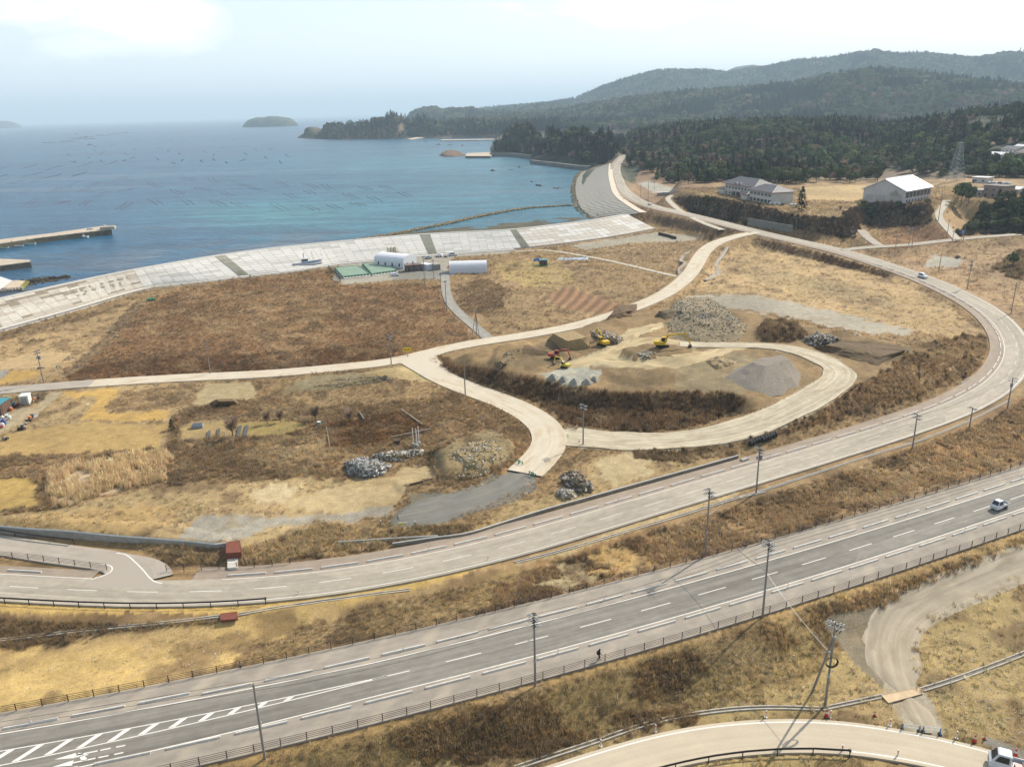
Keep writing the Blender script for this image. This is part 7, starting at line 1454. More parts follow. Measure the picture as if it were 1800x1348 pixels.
# individual trees that stand out
def lone(nm, px, py, s_, label, sz=1.0):
    b = G(px, py); t = thing('tree', label, 'tree', b, 1.0); t.scale = (s_, s_, s_ * sz); link('trunk', KIND[nm][2], t); link('crown', KIND[nm][1], t)
lone('cedar_green', 1408, 372, 1.05, 'tall dark layered fir in front of the school wing', 1.0); lone('evergreen', 1690, 356, .95, 'broad dark pine at the top of the hill lane'); lone('evergreen', 1702, 358, .8, 'second broad pine at the top of the hill lane'); lone('pine', 1683, 350, .7, 'small pine beside the hill lane bend')
lone('evergreen', 1577, 371, .45, 'low bright green bush below the white-roofed hall'); lone('bare', 1612, 384, .95, 'large leafless tree below the hall at the bottom of the bank'); lone('bare', 1625, 378, .8, 'leafless tree beside the hill lane below the hall'); lone('bare', 1560, 372, .6, 'leafless tree in front of the hall gable'); lone('evergreen', 1399, 318, .5, 'yellow-green bamboo clump behind the school'); lone('pine', 1780, 470, .6, 'dark round shrub in the rough field right of the ring road')

# ------------------------------------------------------------------ sea things
quay = mat('quay_concrete', S(206, 190, 168), .9, .14, .3, bump=.2); quay_side = mat('quay_side_weed', S(112, 104, 84), .9, .3, .4, bump=.4)
def pier(pts, z, label, name='pier', m=quay, lip=None, depth=5.0):
    Q = PP(pts, z); b = Vector(Q[0]); t = thing(name, label, 'pier', b); L = [(p[0] - b.x, p[1] - b.y) for p in Q]
    mb = MB(); mb.prism(L, -depth, -.02, 'z'); mb.build('side', quay_side, t); k = 1.0; cx = sum(p[0] for p in L) / len(L); cy = sum(p[1] for p in L) / len(L)
    mb = MB(); mb.prism([(p[0] * 1.0, p[1]) for p in L], 0, .35, 'z'); mb.build('deck', m, t)
    if lip:
        mb = MB(); A, B = [Vector(P(*q, z + .35)) - b for q in lip]; mb.bar(A + Vector((0, 0, .5)), B + Vector((0, 0, .5)), .8, 1.0); mb.build('parapet', quay, t)
    return t
pier([(-80, 433), (0, 422), (90, 411), (182, 398), (194, 401), (196, 404), (130, 411.5), (60, 420), (0, 429), (-80, 440)], 1.0, 'long pale concrete pier with moored boats', lip=((182, 398), (194, 401)))
t = bpy.data.objects[[o.name for o in bpy.data.objects if o.name.startswith('pier')][0]]
mb = MB(); A = Vector(P(190, 401.5, 2)) - Vector(t.location); mb.box(A + Vector((0, 0, .4)), (9, 5, 1.8), .25); mb.build('end_block', quay, t)
for i in range(6): mb = MB(); A = Vector(P(20 + i * 28, 425.6 - i * 3.5, 1.4)) - Vector(t.location); mb.tube([A, A + Vector((0, 0, .6))], .25, 8); mb.build('bollard', black_pl, t)
pier([(-80, 453), (0, 456), (52, 458), (54, 461), (0, 468), (-80, 482)], .6, 'short pale quay with dark gear heaped on it', 'quay'); 
t2 = thing('slipway', 'white concrete slipway with ribbed apron beside the seawall', 'slipway', P(0, 500, -.5)); b = Vector(t2.location)
mb = MB(); Q = [P(-60, 482, 0), P(0, 486, 0), P(27, 495, -.5), P(10, 507, -.8), P(-60, 520, 0)]; mb.poly([Vector(p) - b for p in Q]); o = mb.build('ramp', mat('ramp_white', S(228, 226, 220), .9, .06, .3), t2)
if o.data.polygons[0].normal.z < 0: o.data.flip_normals()
for i in range(6):
    mb = MB(); A = Vector(P(27 + i * 4.2, 494.5 + i * .3, -.5 - i * .28)) - b; B = Vector(P(8 + i * 6.0, 508 + i * .2, -.7 - i * .28)) - b; mb.bar(A, B, 2.2, .9); mb.build('apron_step', quay if i < 4 else mat('algae_green', S(128, 128, 44), .9, .25, .6), t2)
for i in range(16): mb = MB(); A = Vector(P(-6 + i * 3.0, 511 + (i % 2) * 1.6 - i * .35, -1.2)) - b; mb.box(A, (1.1, 1.1, 1.2), i * .7); mb.build('armour_block', quay, t2)
rs = np.random.default_rng(17); wd = MB(); b = P(70, 492, SEA)
for i in range(420):
    u = rs.random(); px = 38 + 84 * u; py = 498 - 12 * u + rs.normal() * 3.2 * (1 - .5 * u); p = P(px, py, SEA + .05); wd.box(Vector(p - b), (rs.uniform(.5, 2.2), rs.uniform(.4, 1.2), .25), rs.uniform(0, 3))
o = wd.build('seaweed_bed', mat('kelp', S(92, 80, 54), .8, .4, .8)); o.location = tuple(b); tag(o, 'dark brown seaweed bed drifting beside the slipway', 'seaweed', kind='stuff')
hull_w = mat('hull_white', S(232, 234, 236), .4, .04); hull_b = mat('hull_blue', S(70, 120, 170), .45, .05); hull_r = mat('hull_red', S(120, 40, 48), .6, .1); hull_g = mat('hull_teal', S(110, 190, 186), .45, .05)
def boat(loc, rz, L, label, cabin=True, trim=None, group=None, keel=False, engine=False):
    t = thing('fishing_boat', label, 'boat', loc, rz, group); W = L * .24; n = 9; mb = MB(); bt = MB(); xs = np.linspace(-.5, .5, n); rows = []
    for u in xs:
        w = W / 2 * (1 - max(0, (u - .05) / .45) ** 2.2) * (0.88 if u < -.45 else 1); sh = .12 * L * (max(0, u) ** 2) * 1.6; rows.append([(u * L, -w, .085 * L + sh), (u * L, -w * .82, .01 * L), (u * L * .96, 0, -.045 * L), (u * L, w * .82, .01 * L), (u * L, w, .085 * L + sh)])
    for i in range(n - 1):
        for j in (0, 3): mb.quad(rows[i][j], rows[i + 1][j], rows[i + 1][j + 1], rows[i][j + 1])
        for j in (1, 2): bt.quad(rows[i][j], rows[i + 1][j], rows[i + 1][j + 1], rows[i][j + 1])
    mb.poly(rows[0]); mb.build('hull', hull_w, t); bt.build('bottom', hull_r if keel else hull_w, t)
    mb = MB(); 
    for i in range(n - 1): mb.quad(*[(r_[k][0] * .98, r_[k][1] * .9, r_[k][2] - .025 * L) for r_, k in ((rows[i], 0), (rows[i + 1], 0), (rows[i + 1], 4), (rows[i], 4))])
    mb.build('deck', trim or hull_w, t)
    for j in (0, 4): mb = MB(); mb.tube([r_[j] for r_ in rows], .012 * L, 5); mb.build('gunwale', trim or hull_w, t)
    if cabin:
        mb = MB(); mb.box((-.08 * L, 0, .15 * L), (.22 * L, W * .55, .15 * L), 0, None, None, .85, .9); cb = mb.build('cabin', hull_w, t); mb = MB(); mb.box((-.08 * L, 0, .17 * L), (.215 * L, W * .565, .05 * L)); mb.build('cabin_window', glass, cb)
        mb = MB(); mb.tube([(-.1 * L, 0, .2 * L), (-.1 * L, 0, .42 * L)], .012 * L, 5); mb.bar((-.1 * L, -.06 * L, .36 * L), (-.1 * L, .06 * L, .36 * L), .012 * L); mb.build('mast', steel, t)
    if engine: mb = MB(); mb.box((-.53 * L, 0, .1 * L), (.06 * L, .07 * L, .16 * L)); mb.build('outboard_motor', hull_w, t)
    return t
boat(G(541, 471) + Vector((0, 0, 1.5)), .38, 14.0, 'white and blue fishing boat with red bottom propped on a cradle below the seawall', True, hull_b, None, True)
b = G(541, 471); t = thing('boat_cradle', 'timber cradle under the beached fishing boat', 'cradle', b, .38)
for x in (-4, -1.3, 1.3, 4): mb = MB(); mb.box((x, 0, .45), (.3, 2.2, .9)); mb.build('bearer', brown_wall, t)
for k, (px, py, L, cb, tr_, lab) in enumerate(((144, 417.5, 9, True, hull_w, 'white fishing boat with cabin moored at the long pier'), (51, 430.5, 8, False, hull_g, 'open white and teal boat with outboard moored at the long pier'), (33, 433.5, 5.5, False, hull_w, 'small white skiff moored beside the pier'), (6, 437, 5.5, False, hull_g, 'small teal skiff moored nearest the root of the pier'))): boat(Vector(P(px, py, SEA + .15)), 3.0 + .1 * k, L, lab, cb, tr_, None, False, not cb)
# harbour beyond the headland
hb = SEA + 1.6
pier([(715, 245), (740, 239.5), (790, 237.5), (868, 236), (868, 239), (800, 240.5), (745, 242.5), (722, 246)], hb, 'pale harbour quay wall with white sheds beyond the headland', 'harbour_quay'); pier([(775, 246), (868, 244.5), (868, 246), (775, 247.5)], hb, 'straight detached breakwater in front of the harbour', 'breakwater')
for px, w, lab in ((803, 34, 'white roofed fish shed with red wall on the harbour quay'), (836, 26, 'second white roofed fish shed on the harbour quay')):
    b = Vector(P(px, 238.5, hb + .3)); t = thing('quay_shed', lab, 'shed', b, -.02); mb = MB(); mb.box((w / 2, 5, 2.5), (w, 10, 5)); mb.build('wall', mat('faded_red_wall', S(170, 120, 110), .8), t); mb = MB(); mb.box((w / 2, 5, 5.3), (w + 3, 13, .8)); mb.build('roof', roof_white, t)
    for i in range(5): mb = MB(); mb.box((w * (i + .5) / 5, -.1, 2), (w / 7, .2, 4)); mb.build('door', dark_roof, t)
b = Vector(P(866, 240, hb)); t = thing('water_gate', 'pale concrete water gate tower at the harbour mouth', 'gate', b); 
for x in (-5, 5): mb = MB(); mb.box((x, 0, 7), (4, 5, 16)); mb.build('pillar', quay, t)
mb = MB(); mb.box((0, 0, 14), (14, 6, 2.4)); mb.build('beam', quay, t); mb = MB(); mb.box((-32, 8, 11), (60, 3, 1.4)); mb.build('walkway', quay, t)
for k, (px, py, L) in enumerate(((733, 250, 9), (742, 251, 10), (748, 249, 8), (765, 247.5, 9), (771, 254.5, 13), (791, 255, 10), (795, 249.5, 11), (812, 256, 12), (828, 250, 9), (845, 253.5, 12), (667, 244.5, 13), (690, 245, 9))): boat(Vector(P(px, py, SEA + .2)), rs.uniform(0, 6), L, 'small white boat lying in the distant harbour', True, hull_w, 'boats in the distant harbour')
# islet, low sea walls at the headland
def rocky(pts, z, hgt, label, name, veg=True):
    Q = PP(pts, SEA); b = Vector(Q.mean(0)); t = thing(name, label, 'islet' if veg else 'rock', b); X = Q[:, 0] - b.x; Y = Q[:, 1] - b.y; mb = MB(); n = len(Q); rings = [(1.0, -1.5), (1.0, .4), (.8, hgt * .45), (.5, hgt * .8), (.2, hgt)]; rr = []
    for k, (s_, zz) in enumerate(rings): rr.append([(X[i] * s_ * rs.uniform(.92, 1.08), Y[i] * s_ * rs.uniform(.92, 1.08), zz * rs.uniform(.85, 1.1)) for i in range(n)])
    for a, c_ in zip(rr[:-1], rr[1:]):
        for i in range(n): mb.quad(a[i], a[(i + 1) % n], c_[(i + 1) % n], c_[i])
    mb.poly(rr[-1]); mb.build('rock_mass', mat('islet_rock', S(126, 104, 82), .95, .3, .15, bump=.8), t); return t
rocky([(770, 274), (778, 269.5), (795, 267.5), (812, 270), (818, 274), (800, 276), (780, 276)], SEA, 8, 'small brown rocky islet off the headland quay', 'islet')
t = pier([(818, 275), (820, 270), (862, 268), (866, 272), (862, 275)], .8, 'square stone-sided quay between the islet and the headland', 'headland_quay')
low_wall([(862, 275.5), (900, 276), (934, 280)], 'grey concrete sea wall at the foot of the wooded headland', -2, 6, 3, mat('sea_wall_grey', S(130, 128, 122), .9, .2, .1), 'sea_wall', z=SEA, cap=False); low_wall([(934, 288), (960, 291), (985, 294), (1010, 297.5), (1038, 300)], 'stepped grey concrete sea wall beside the bay slope', -2, 5, 5, MATS['sea_wall_grey'], 'sea_wall', z=SEA, cap=False)
# offshore island and far cape
def island(pxc, dist, wpx, py_top, label, dep=.5, nm='island'):
    c = Pd(pxc, dist, SEA); rx = wpx / FPX * dist; h = zat(pxc, py_top, dist) - SEA; mb = MB(); n, m = 64, 20; V = []
    for i in range(n + 1):
        for j in range(m + 1):
            u, v = i / n * 2 - 1, j / m * 2 - 1; q = math.sqrt(u * u + v * v); s_ = max(0, 1 - q ** 2.2); zz = h * (s_ ** .55) * (0.82 + .36 * float(fbm(np.array([u * 4 + pxc]), np.array([v * 3.]), 5, 4)[0])) - 6 + 4 * float(vnoise(np.array([u * 40.]), np.array([v * 20.]), 2)[0]) * (s_ > 0.02); V.append((u * rx, v * rx * dep, zz))
    fs = [(i * (m + 1) + j, (i + 1) * (m + 1) + j, (i + 1) * (m + 1) + j + 1, i * (m + 1) + j + 1) for i in range(n) for j in range(m)]
    mb.add(V, fs); t = thing(nm, label, 'island', c, -math.atan2(c[0], c[1])); mb.build('wooded_rock', mat('island_wood', S(84, 90, 66), .95, .45, .02, bump=1.0), t, True)
island(474, 6400, 44, 203.5, 'low wooded island standing alone out in the bay'); island(3, 14000, 24, 212.8, 'faint low cape on the horizon', .6, 'cape'); island(613, 4600, 9, 210.5, 'tiny wooded island peeping over the peninsula', .6)
# aquaculture lines
buoy_d = mat('buoy_dark', S(70, 62, 66), .8, .2, 2); buoy_p = mat('buoy_pinkish', S(170, 140, 140), .7, .2, 2); buoy_o = mat('buoy_orange', S(190, 140, 120), .6, .1)
def buoy_line(px, py, ax, ay, n, m_, two, label, group, sz):
    A = P(px, py, SEA + .1); B = P(px + ax, py + ay, SEA + .1); t = thing('longline', label, 'buoy line', A, 0, group); bend = rs.uniform(-.025, .025); d = Vector(B - A); nn = Vector((-d.y, d.x, 0)).normalized()
    for row in range(2 if two else 1):
        pts = [d * u + nn * (bend * d.length * 4 * u * (1 - u) + row * 5.0) for u in np.linspace(0, 1, n)]
        mb = MB()
        for p in pts: mb.box(p + Vector((0, 0, .05)), (sz, sz * .7, .5), rs.uniform(0, 3))
        mb.build('float_row', m_, t); mb = MB(); mb.tube(pts, .03, 4); mb.build('rope', m_, t)
    mb = MB(); mb.box((0, 0, .1), (.7, .7, .5)); mb.build('end_buoy', buoy_o, t)
for i in range(44):
    px = 130 + (i % 15) * 27 + rs.uniform(-11, 11); py = 246 + (i // 15) * 17 + rs.uniform(-7, 7) + abs(px - 330) * .02; s_ = rs.choice((-1, 1)); 
    if px > 420 and py < 250: continue
    buoy_line(px, py, s_ * rs.uniform(3, 9), rs.uniform(1.5, 5), 8, buoy_d, False, 'dark short row of mussel floats far out in the bay', 'dark float rows far out in the bay', 1.3)
for i in range(9):
    px = -10 + (i % 5) * 48 + rs.uniform(-8, 8); py = 300 + (i // 5) * 14 - px * .04 + rs.uniform(-3, 3); buoy_line(px, py, rs.uniform(22, 34), -rs.uniform(6, 9), 16, buoy_d, False, 'long dark string of floats slanting across the open bay', 'long slanting float strings', .9)
for i in range(40):
    px = 20 + (i % 14) * 50 + rs.uniform(-15, 15) + (i // 14) * 22; py = 316 + (i // 14) * 20 + rs.uniform(-7, 7) + (6 if px > 500 else 0)
    if px > 770 or (py < 320 and px > 700): continue
    right = px > 250; buoy_line(px, py, (1 if right else -1) * rs.uniform(12, 24), rs.uniform(5, 11), 12, buoy_p, True, 'faint double line of pinkish floats nearer the seawall', 'faint double float lines', .42)
raft_m = mat('raft_timber', S(120, 112, 104), .8, .2, .3)
for k, (px, py, w) in enumerate(((88, 251, 12), (118, 249, 12), (136, 244, 9), (152, 241.5, 12), (158, 244.5, 9), (180, 238.5, 11), (201, 236.5, 10), (222, 233.8, 10))):
    b = P(px, py, SEA); dist = math.hypot(b[0], b[1]); L = w * 1.6 / FPX * dist; t = thing('oyster_raft', 'flat timber oyster raft in the row anchored far out', 'raft', b, 0, 'oyster rafts in a row')
    for y in np.linspace(-8, 8, 6): mb = MB(); mb.bar((-L / 2, y, .6), (L / 2, y, .6), 1.0, .9); mb.build('beam', raft_m, t)
    for x in np.linspace(-L / 2, L / 2, 5): mb = MB(); mb.bar((x, -9, 1.2), (x, 9, 1.2), .9, .7); mb.build('cross_beam', raft_m, t)
    if k in (3, 5, 7): mb = MB(); mb.box((0, 0, 2.6), (L * .3, 6, 4)); mb.build('hut', hull_w, t)
boat(Vector(P(136, 235.5, SEA)), .5, 24, 'white work boat far out beyond the oyster rafts', True, hull_w); boat(Vector(P(158, 255, SEA)), .2, 16, 'dark-looking work boat beside the oyster rafts', True, black_pl)
for k, (px, py) in enumerate(((935, 320), (944, 326), (950, 327), (975, 331), (980, 332), (867, 300.5), (896, 299), (913, 295))):
    b = P(px, py, SEA); mb = MB(); rock(mb, (0, 0, 0), 2.2 + (k % 3), rs, .5); rock(mb, (3.5, .5, 0), 1.5, rs, .5); o = mb.build('sea_rock', mat('wet_rock', S(70, 62, 52), .7, .3, .3)); o.location = tuple(b); tag(o, 'dark rock breaking the surface in the small bay', 'rock', 'dark rocks in the small bay')
# ------------------------------------------------------------------ heaps, rubble and earthworks
def heap(base, top, h, label, m, name='soil_heap', cat='heap', z0=None, stones=0, size=(.25, .6), cols=None, rough=.25, rings=7, seed=1, zt=None, group=None):
    rs_ = np.random.default_rng(seed); B = np.array([list(G(*p)) if z0 is None else list(P(*p, z0)) for p in base]); zb = float(np.median(B[:, 2])); B[:, 2] = zb - .5
    T = np.array([list(P(*p, zb + h)) for p in top]); n = 40
    def loop(Q, n):
        q = np.vstack([Q, Q[:1]]); d = arclen(q); return np.array([[np.interp(s, d, q[:, k]) for k in range(3)] for s in np.linspace(0, d[-1], n, endpoint=False)])
    def area(Q): return np.sum(Q[:, 0] * np.roll(Q[:, 1], -1) - np.roll(Q[:, 0], -1) * Q[:, 1])
    if area(B) * area(T) < 0: T = T[::-1]
    b_, t_ = loop(B, n), loop(T, n); c = b_.mean(0); a0 = np.arctan2(b_[:, 1] - c[1], b_[:, 0] - c[0]); k = int(np.argmin(np.linalg.norm(t_ - b_[0], axis=1))); best = min(range(n), key=lambda k: np.linalg.norm(np.roll(t_, -k, 0) - b_, axis=1).sum()); t_ = np.roll(t_, -best, 0)
    o = Vector((c[0], c[1], zb)); th = thing(name, label, cat, o, 0, group); mb = MB(); rows = []
    for r_ in range(rings + 1):
        u = r_ / rings; q = b_ * (1 - u) + t_ * u; q[:, 2] = (zb - .5) * (1 - u) + (zb + h) * u; nz = fbm(q[:, 0] * .8, q[:, 1] * .8 + q[:, 2], seed, 3) - .5; q[:, 2] += nz * rough * 2 * min(1, 4 * u); q[:, :2] += (q - c)[:, :2] * (nz * rough * .12)[:, None]; rows.append(q - np.array(o))
    for a, b2 in zip(rows[:-1], rows[1:]):
        for i in range(n): mb.quad(a[i], a[(i + 1) % n], b2[(i + 1) % n], b2[i])
    cap = rows[-1]; cc = cap.mean(0) + [0, 0, .1]
    for i in range(n): mb.tri(cap[i], cap[(i + 1) % n], cc)
    mb.build('core', m, th, rough > .1)
    if stones:
        sb = MB()
        for i in range(stones):
            r_ = rs_.random() ** 1.3 * rings; i0 = int(min(r_, rings - 1)); f = r_ - i0; j = rs_.integers(n); j2 = (j + 1) % n; g_ = rs_.random(); p = (rows[i0][j] * (1 - f) + rows[i0 + 1][j] * f) * (1 - g_) + (rows[i0][j2] * (1 - f) + rows[i0 + 1][j2] * f) * g_
            if rs_.random() < .25: p = cap[j] + (cc - cap[j]) * rs_.random()
            rock(sb, Vector(p) + Vector((0, 0, .05)), rs_.uniform(*size) * (1.5 if rs_.random() < .08 else 1), rs_, .75, tuple(np.array(cols[rs_.integers(len(cols))]) * rs_.uniform(.8, 1.2)))
        tag(sb.build('stones', MATS.get('stone_v') or vcol_mat('stone_v', var=.18, scales=(2.0,), bump=.4, bdist=.1), th), kind='stuff')
    return th
def soil(nm, c, bump=.5, sc=.7): return mat(nm, S(*c), .95, .22, sc, bump=bump)
grey_st = [S(186, 184, 178), S(150, 148, 142), S(206, 202, 194), S(120, 116, 110)]; pale_st = [S(216, 206, 188), S(196, 184, 160), S(168, 156, 132), S(224, 218, 206)]; dark_st = [S(120, 108, 92), S(96, 86, 72), S(150, 140, 124), S(176, 168, 154)]; dirt_st = [S(150, 136, 106), S(176, 164, 138), S(126, 112, 84), S(196, 190, 176)]
heap([(961, 597), (978, 607), (996, 617), (1020, 615), (1042, 611), (1036, 598), (1012, 588), (985, 588)], [(973, 586.5), (997.5, 599.5), (1031, 593), (1009, 581)], 2.9, 'flat-topped pyramid stockpile of brown soil beside the orange excavator', soil('stockpile_soil', (168, 144, 102), .3, 1.5), rough=.05)
heap([(1262, 668), (1288, 686), (1330, 698), (1375, 695), (1405, 682), (1412, 660), (1392, 642), (1330, 638), (1288, 648)], [(1322, 637), (1345, 644), (1388, 632), (1373, 624), (1340, 629)], 3.6, 'large smooth heap of grey gravel beside the haul road', soil('grey_gravel', (146, 136, 122), .4, 3), rough=.22, seed=4)
heap([(1150, 568), (1168, 595), (1200, 603), (1260, 607), (1312, 598), (1325, 580), (1296, 552), (1245, 536), (1190, 541)], [(1196, 547), (1235, 570), (1285, 566), (1262, 546), (1225, 540)], 2.6, 'broad rubble hill strewn with grey stones behind the long-armed excavator', soil('rubble_soil', (146, 130, 100), .6, 1.2), 'rubble_heap', stones=2200, size=(.12, .36), cols=grey_st[:2] + grey_st[3:] + dirt_st + dark_st, rough=.5, seed=5)
heap([(1148, 556), (1168, 566), (1196, 562), (1198, 548), (1165, 546)], [(1158, 547), (1172, 549), (1193, 547), (1180, 543)], 1.8, 'dark earth face cut into the rubble hill', soil('dark_cut_soil', (112, 96, 72), .5), rough=.3, seed=6)
heap([(1060, 566), (1085, 562), (1118, 556), (1120, 546), (1085, 552)], [(1070, 557), (1092, 551), (1112, 546), (1095, 549)], 1.0, 'dark overgrown earth bank beside the concrete road at the dig', soil('dark_bank_soil', (110, 86, 58), .6), rough=.5, seed=7)
heap([(1408, 598), (1425, 609), (1462, 606), (1482, 596), (1462, 586), (1430, 586)], [(1425, 592), (1440, 597), (1465, 593), (1446, 587)], 1.5, 'heap of whitish broken rocks beside the round dark bush', soil('rubble_soil_b', (130, 112, 84), .6), 'rock_heap', stones=320, size=(.35, .8), cols=pale_st + dark_st, rough=.4, seed=8)
heap([(1430, 612), (1470, 628), (1545, 646), (1562, 634), (1606, 616), (1560, 606), (1500, 600), (1455, 602)], [(1450, 607), (1500, 615), (1552, 626), (1592, 615), (1545, 606), (1490, 603)], 1.5, 'long dark freshly cut soil bench with a raw edge', soil('dark_bench_soil', (112, 92, 64), .6, .8), 'soil_bench', rough=.35, seed=9)
heap([(1036, 590), (1050, 604), (1088, 604), (1100, 596), (1070, 582), (1050, 574), (1036, 577)], [(1046, 584), (1058, 594), (1082, 596), (1066, 585)], 1.2, 'low heap of dark and pale rubble behind the turned yellow excavator', soil('rubble_soil_c', (134, 114, 88), .6), 'rubble_heap', stones=340, size=(.2, .55), cols=dark_st + pale_st, rough=.4, seed=10)
for k, (x, y, w) in enumerate(((972, 664, 13), (990, 668, 12), (1010, 672, 13), (1032, 672, 15), (1045, 668, 11))): heap([(x - w, y), (x - w * .5, y + 5), (x + w * .5, y + 6), (x + w, y + 1), (x + w * .4, y - 4), (x - w * .4, y - 4)], [(x - 3, y - 7), (x, y - 5.5), (x + 3, y - 7), (x, y - 8)], 1.5, 'small cone of pale blue-grey gravel in the row on the berm', soil('pale_gravel', (172, 170, 158), .4, 3), 'gravel_cone', rough=.2, seed=20 + k, group='pale gravel cones on the berm')
heap([(1108, 625), (1125, 634), (1150, 634), (1158, 622), (1135, 614)], [(1122, 622), (1136, 627), (1148, 621), (1135, 618)], .8, 'scatter of pale stones in front of the long-armed excavator', soil('rubble_soil_d', (134, 108, 70), .6), 'stone_scatter', stones=190, size=(.18, .45), cols=pale_st, rough=.4, seed=11)
heap([(602, 816), (612, 836), (640, 843), (676, 836), (690, 818), (672, 804), (640, 800), (615, 806)], [(618, 812), (640, 826), (668, 820), (645, 808)], 1.7, 'wide heap of grey and white boulders at the edge of the sandy clearing', soil('rubble_soil_e', (140, 130, 112), .6), 'rock_heap', stones=620, size=(.3, .62), cols=grey_st, rough=.4, seed=12)
heap([(645, 806), (700, 812), (748, 800), (745, 788), (700, 793), (655, 796)], [(665, 798), (700, 801), (738, 792), (700, 795)], 1.2, 'low ridge of pale yellowish stones running on from the boulder heap', soil('rubble_soil_f', (150, 132, 96), .6), 'stone_ridge', stones=420, size=(.22, .48), cols=grey_st + pale_st, rough=.4, seed=13)
heap([(986, 842), (1000, 862), (1030, 868), (1044, 858), (1030, 838), (1008, 826), (992, 828)], [(1000, 838), (1012, 850), (1028, 852), (1012, 836)], 1.6, 'heap of big dark boulders on the grass beside the loop road end', soil('rubble_soil_g', (110, 96, 76), .6), 'boulder_heap', stones=150, size=(.5, 1.0), cols=dark_st, rough=.4, seed=14)
heap([(974, 864), (985, 876), (1006, 878), (1018, 870), (1005, 858), (985, 858)], [(985, 865), (998, 870), (1008, 866), (995, 861)], .9, 'smaller heap of pale stones in front of the dark boulders', soil('rubble_soil_h', (150, 140, 118), .6), 'stone_heap', stones=190, size=(.28, .55), cols=pale_st, rough=.3, seed=15)
heap([(362, 709), (372, 714), (418, 714), (428, 707), (415, 700), (378, 700)], [(380, 702), (385, 705.5), (412, 705), (408, 700)], 1.7, 'small flat-topped dark soil mound beside the village road', soil('dark_mound_soil', (126, 106, 72), .4, 1), rough=.1, seed=16)
heap([(482, 688), (500, 695), (560, 690), (640, 678), (700, 668), (690, 658), (640, 660), (560, 668), (505, 672)], [(510, 677), (560, 678), (640, 667), (680, 661), (640, 661), (560, 668)], 1.0, 'long stony soil bank below the village road', soil('stony_bank_soil', (140, 124, 90), .6, 1), 'soil_bank', stones=500, size=(.12, .34), cols=dirt_st + dark_st, rough=.4, seed=17)
heap([(765, 812), (800, 845), (850, 842), (895, 815), (900, 780), (870, 762), (820, 768), (780, 790)], [(800, 795), (825, 812), (865, 798), (868, 775), (830, 780)], 1.6, 'big weedy spoil mound dotted with stones inside the loop road', soil('spoil_soil', (154, 134, 92), .6, .9), 'spoil_mound', stones=750, size=(.12, .36), cols=dirt_st + pale_st, rough=.6, seed=18)
heap([(905, 612), (918, 622), (975, 630), (985, 622), (930, 606), (915, 602)], [(914, 606), (925, 611), (975, 622), (930, 606)], .55, 'straight dark cut bank behind the orange excavator', soil('cut_bank_soil', (122, 100, 70), .4, 1), 'soil_bank', rough=.15, seed=19)
heap([(1230, 640), (1262, 652), (1300, 640), (1290, 628), (1255, 626)], [(1248, 634), (1264, 641), (1284, 635), (1262, 630)], .8, 'low tan spoil heap between the excavators and the grey gravel', soil('tan_spoil', (168, 146, 108), .6, .8), rough=.5, seed=32, stones=120, size=(.1, .3), cols=dirt_st)
heap([(868, 640), (880, 650), (898, 640), (912, 618), (925, 608), (905, 606), (885, 618)], [(880, 636), (886, 640), (898, 628), (912, 611), (902, 612), (888, 624)], .9, 'narrow rough ridge of spoil at the end of the dig beside the loop road', soil('rough_spoil', (132, 112, 80), .7, .8), 'spoil_ridge', rough=.6, seed=33, stones=140, size=(.12, .35), cols=dirt_st + dark_st)
heap([(1676, 452), (1684, 455), (1692, 452), (1684, 449)], [(1683, 449), (1685, 450), (1686, 449), (1684, 448)], 1.4, 'little dark gravel heap on the rough field', soil('dark_gravel', (110, 104, 98), .4, 2), 'gravel_cone', rough=.1, seed=30)
# pebbles lying about on open ground (too many to count)
def pebbles(name, polys, n, size, cols, seed):
    rs_ = np.random.default_rng(seed); mb = MB(); o = None
    for poly in polys:
        W = np.array([list(G(*p)) for p in poly]); lo, hi = W[:, :2].min(0), W[:, :2].max(0); k = 0
        while k < n // len(polys):
            x, y = rs_.uniform(lo, hi)
            if not pip(W[:, :2], np.array([x]), np.array([y]))[0]: k += .2; continue
            rock(mb, (x, y, float(tz(x, y)) + .03), rs_.uniform(*size), rs_, .6, tuple(np.array(cols[rs_.integers(len(cols))]) * rs_.uniform(.8, 1.25))); k += 1
    tag(mb.build(name, MATS['stone_v']), kind='stuff')
pebbles('scattered_pebbles', [[(1620, 1100), (1700, 1060), (1795, 1020), (1795, 1140), (1620, 1200)], [(1640, 1220), (1795, 1165), (1795, 1310), (1700, 1290)], [(1180, 1180), (1400, 1110), (1500, 1170), (1540, 1220), (1400, 1240), (1150, 1260)], [(60, 1170), (380, 1110), (600, 1090), (400, 1170), (20, 1230)], [(1340, 690), (1460, 640), (1440, 690), (1330, 735)], [(1000, 640), (1180, 640), (1260, 660), (1100, 685)]], 2000, (.05, .16), [S(206, 196, 176), S(180, 166, 140), S(226, 220, 208)], 41)

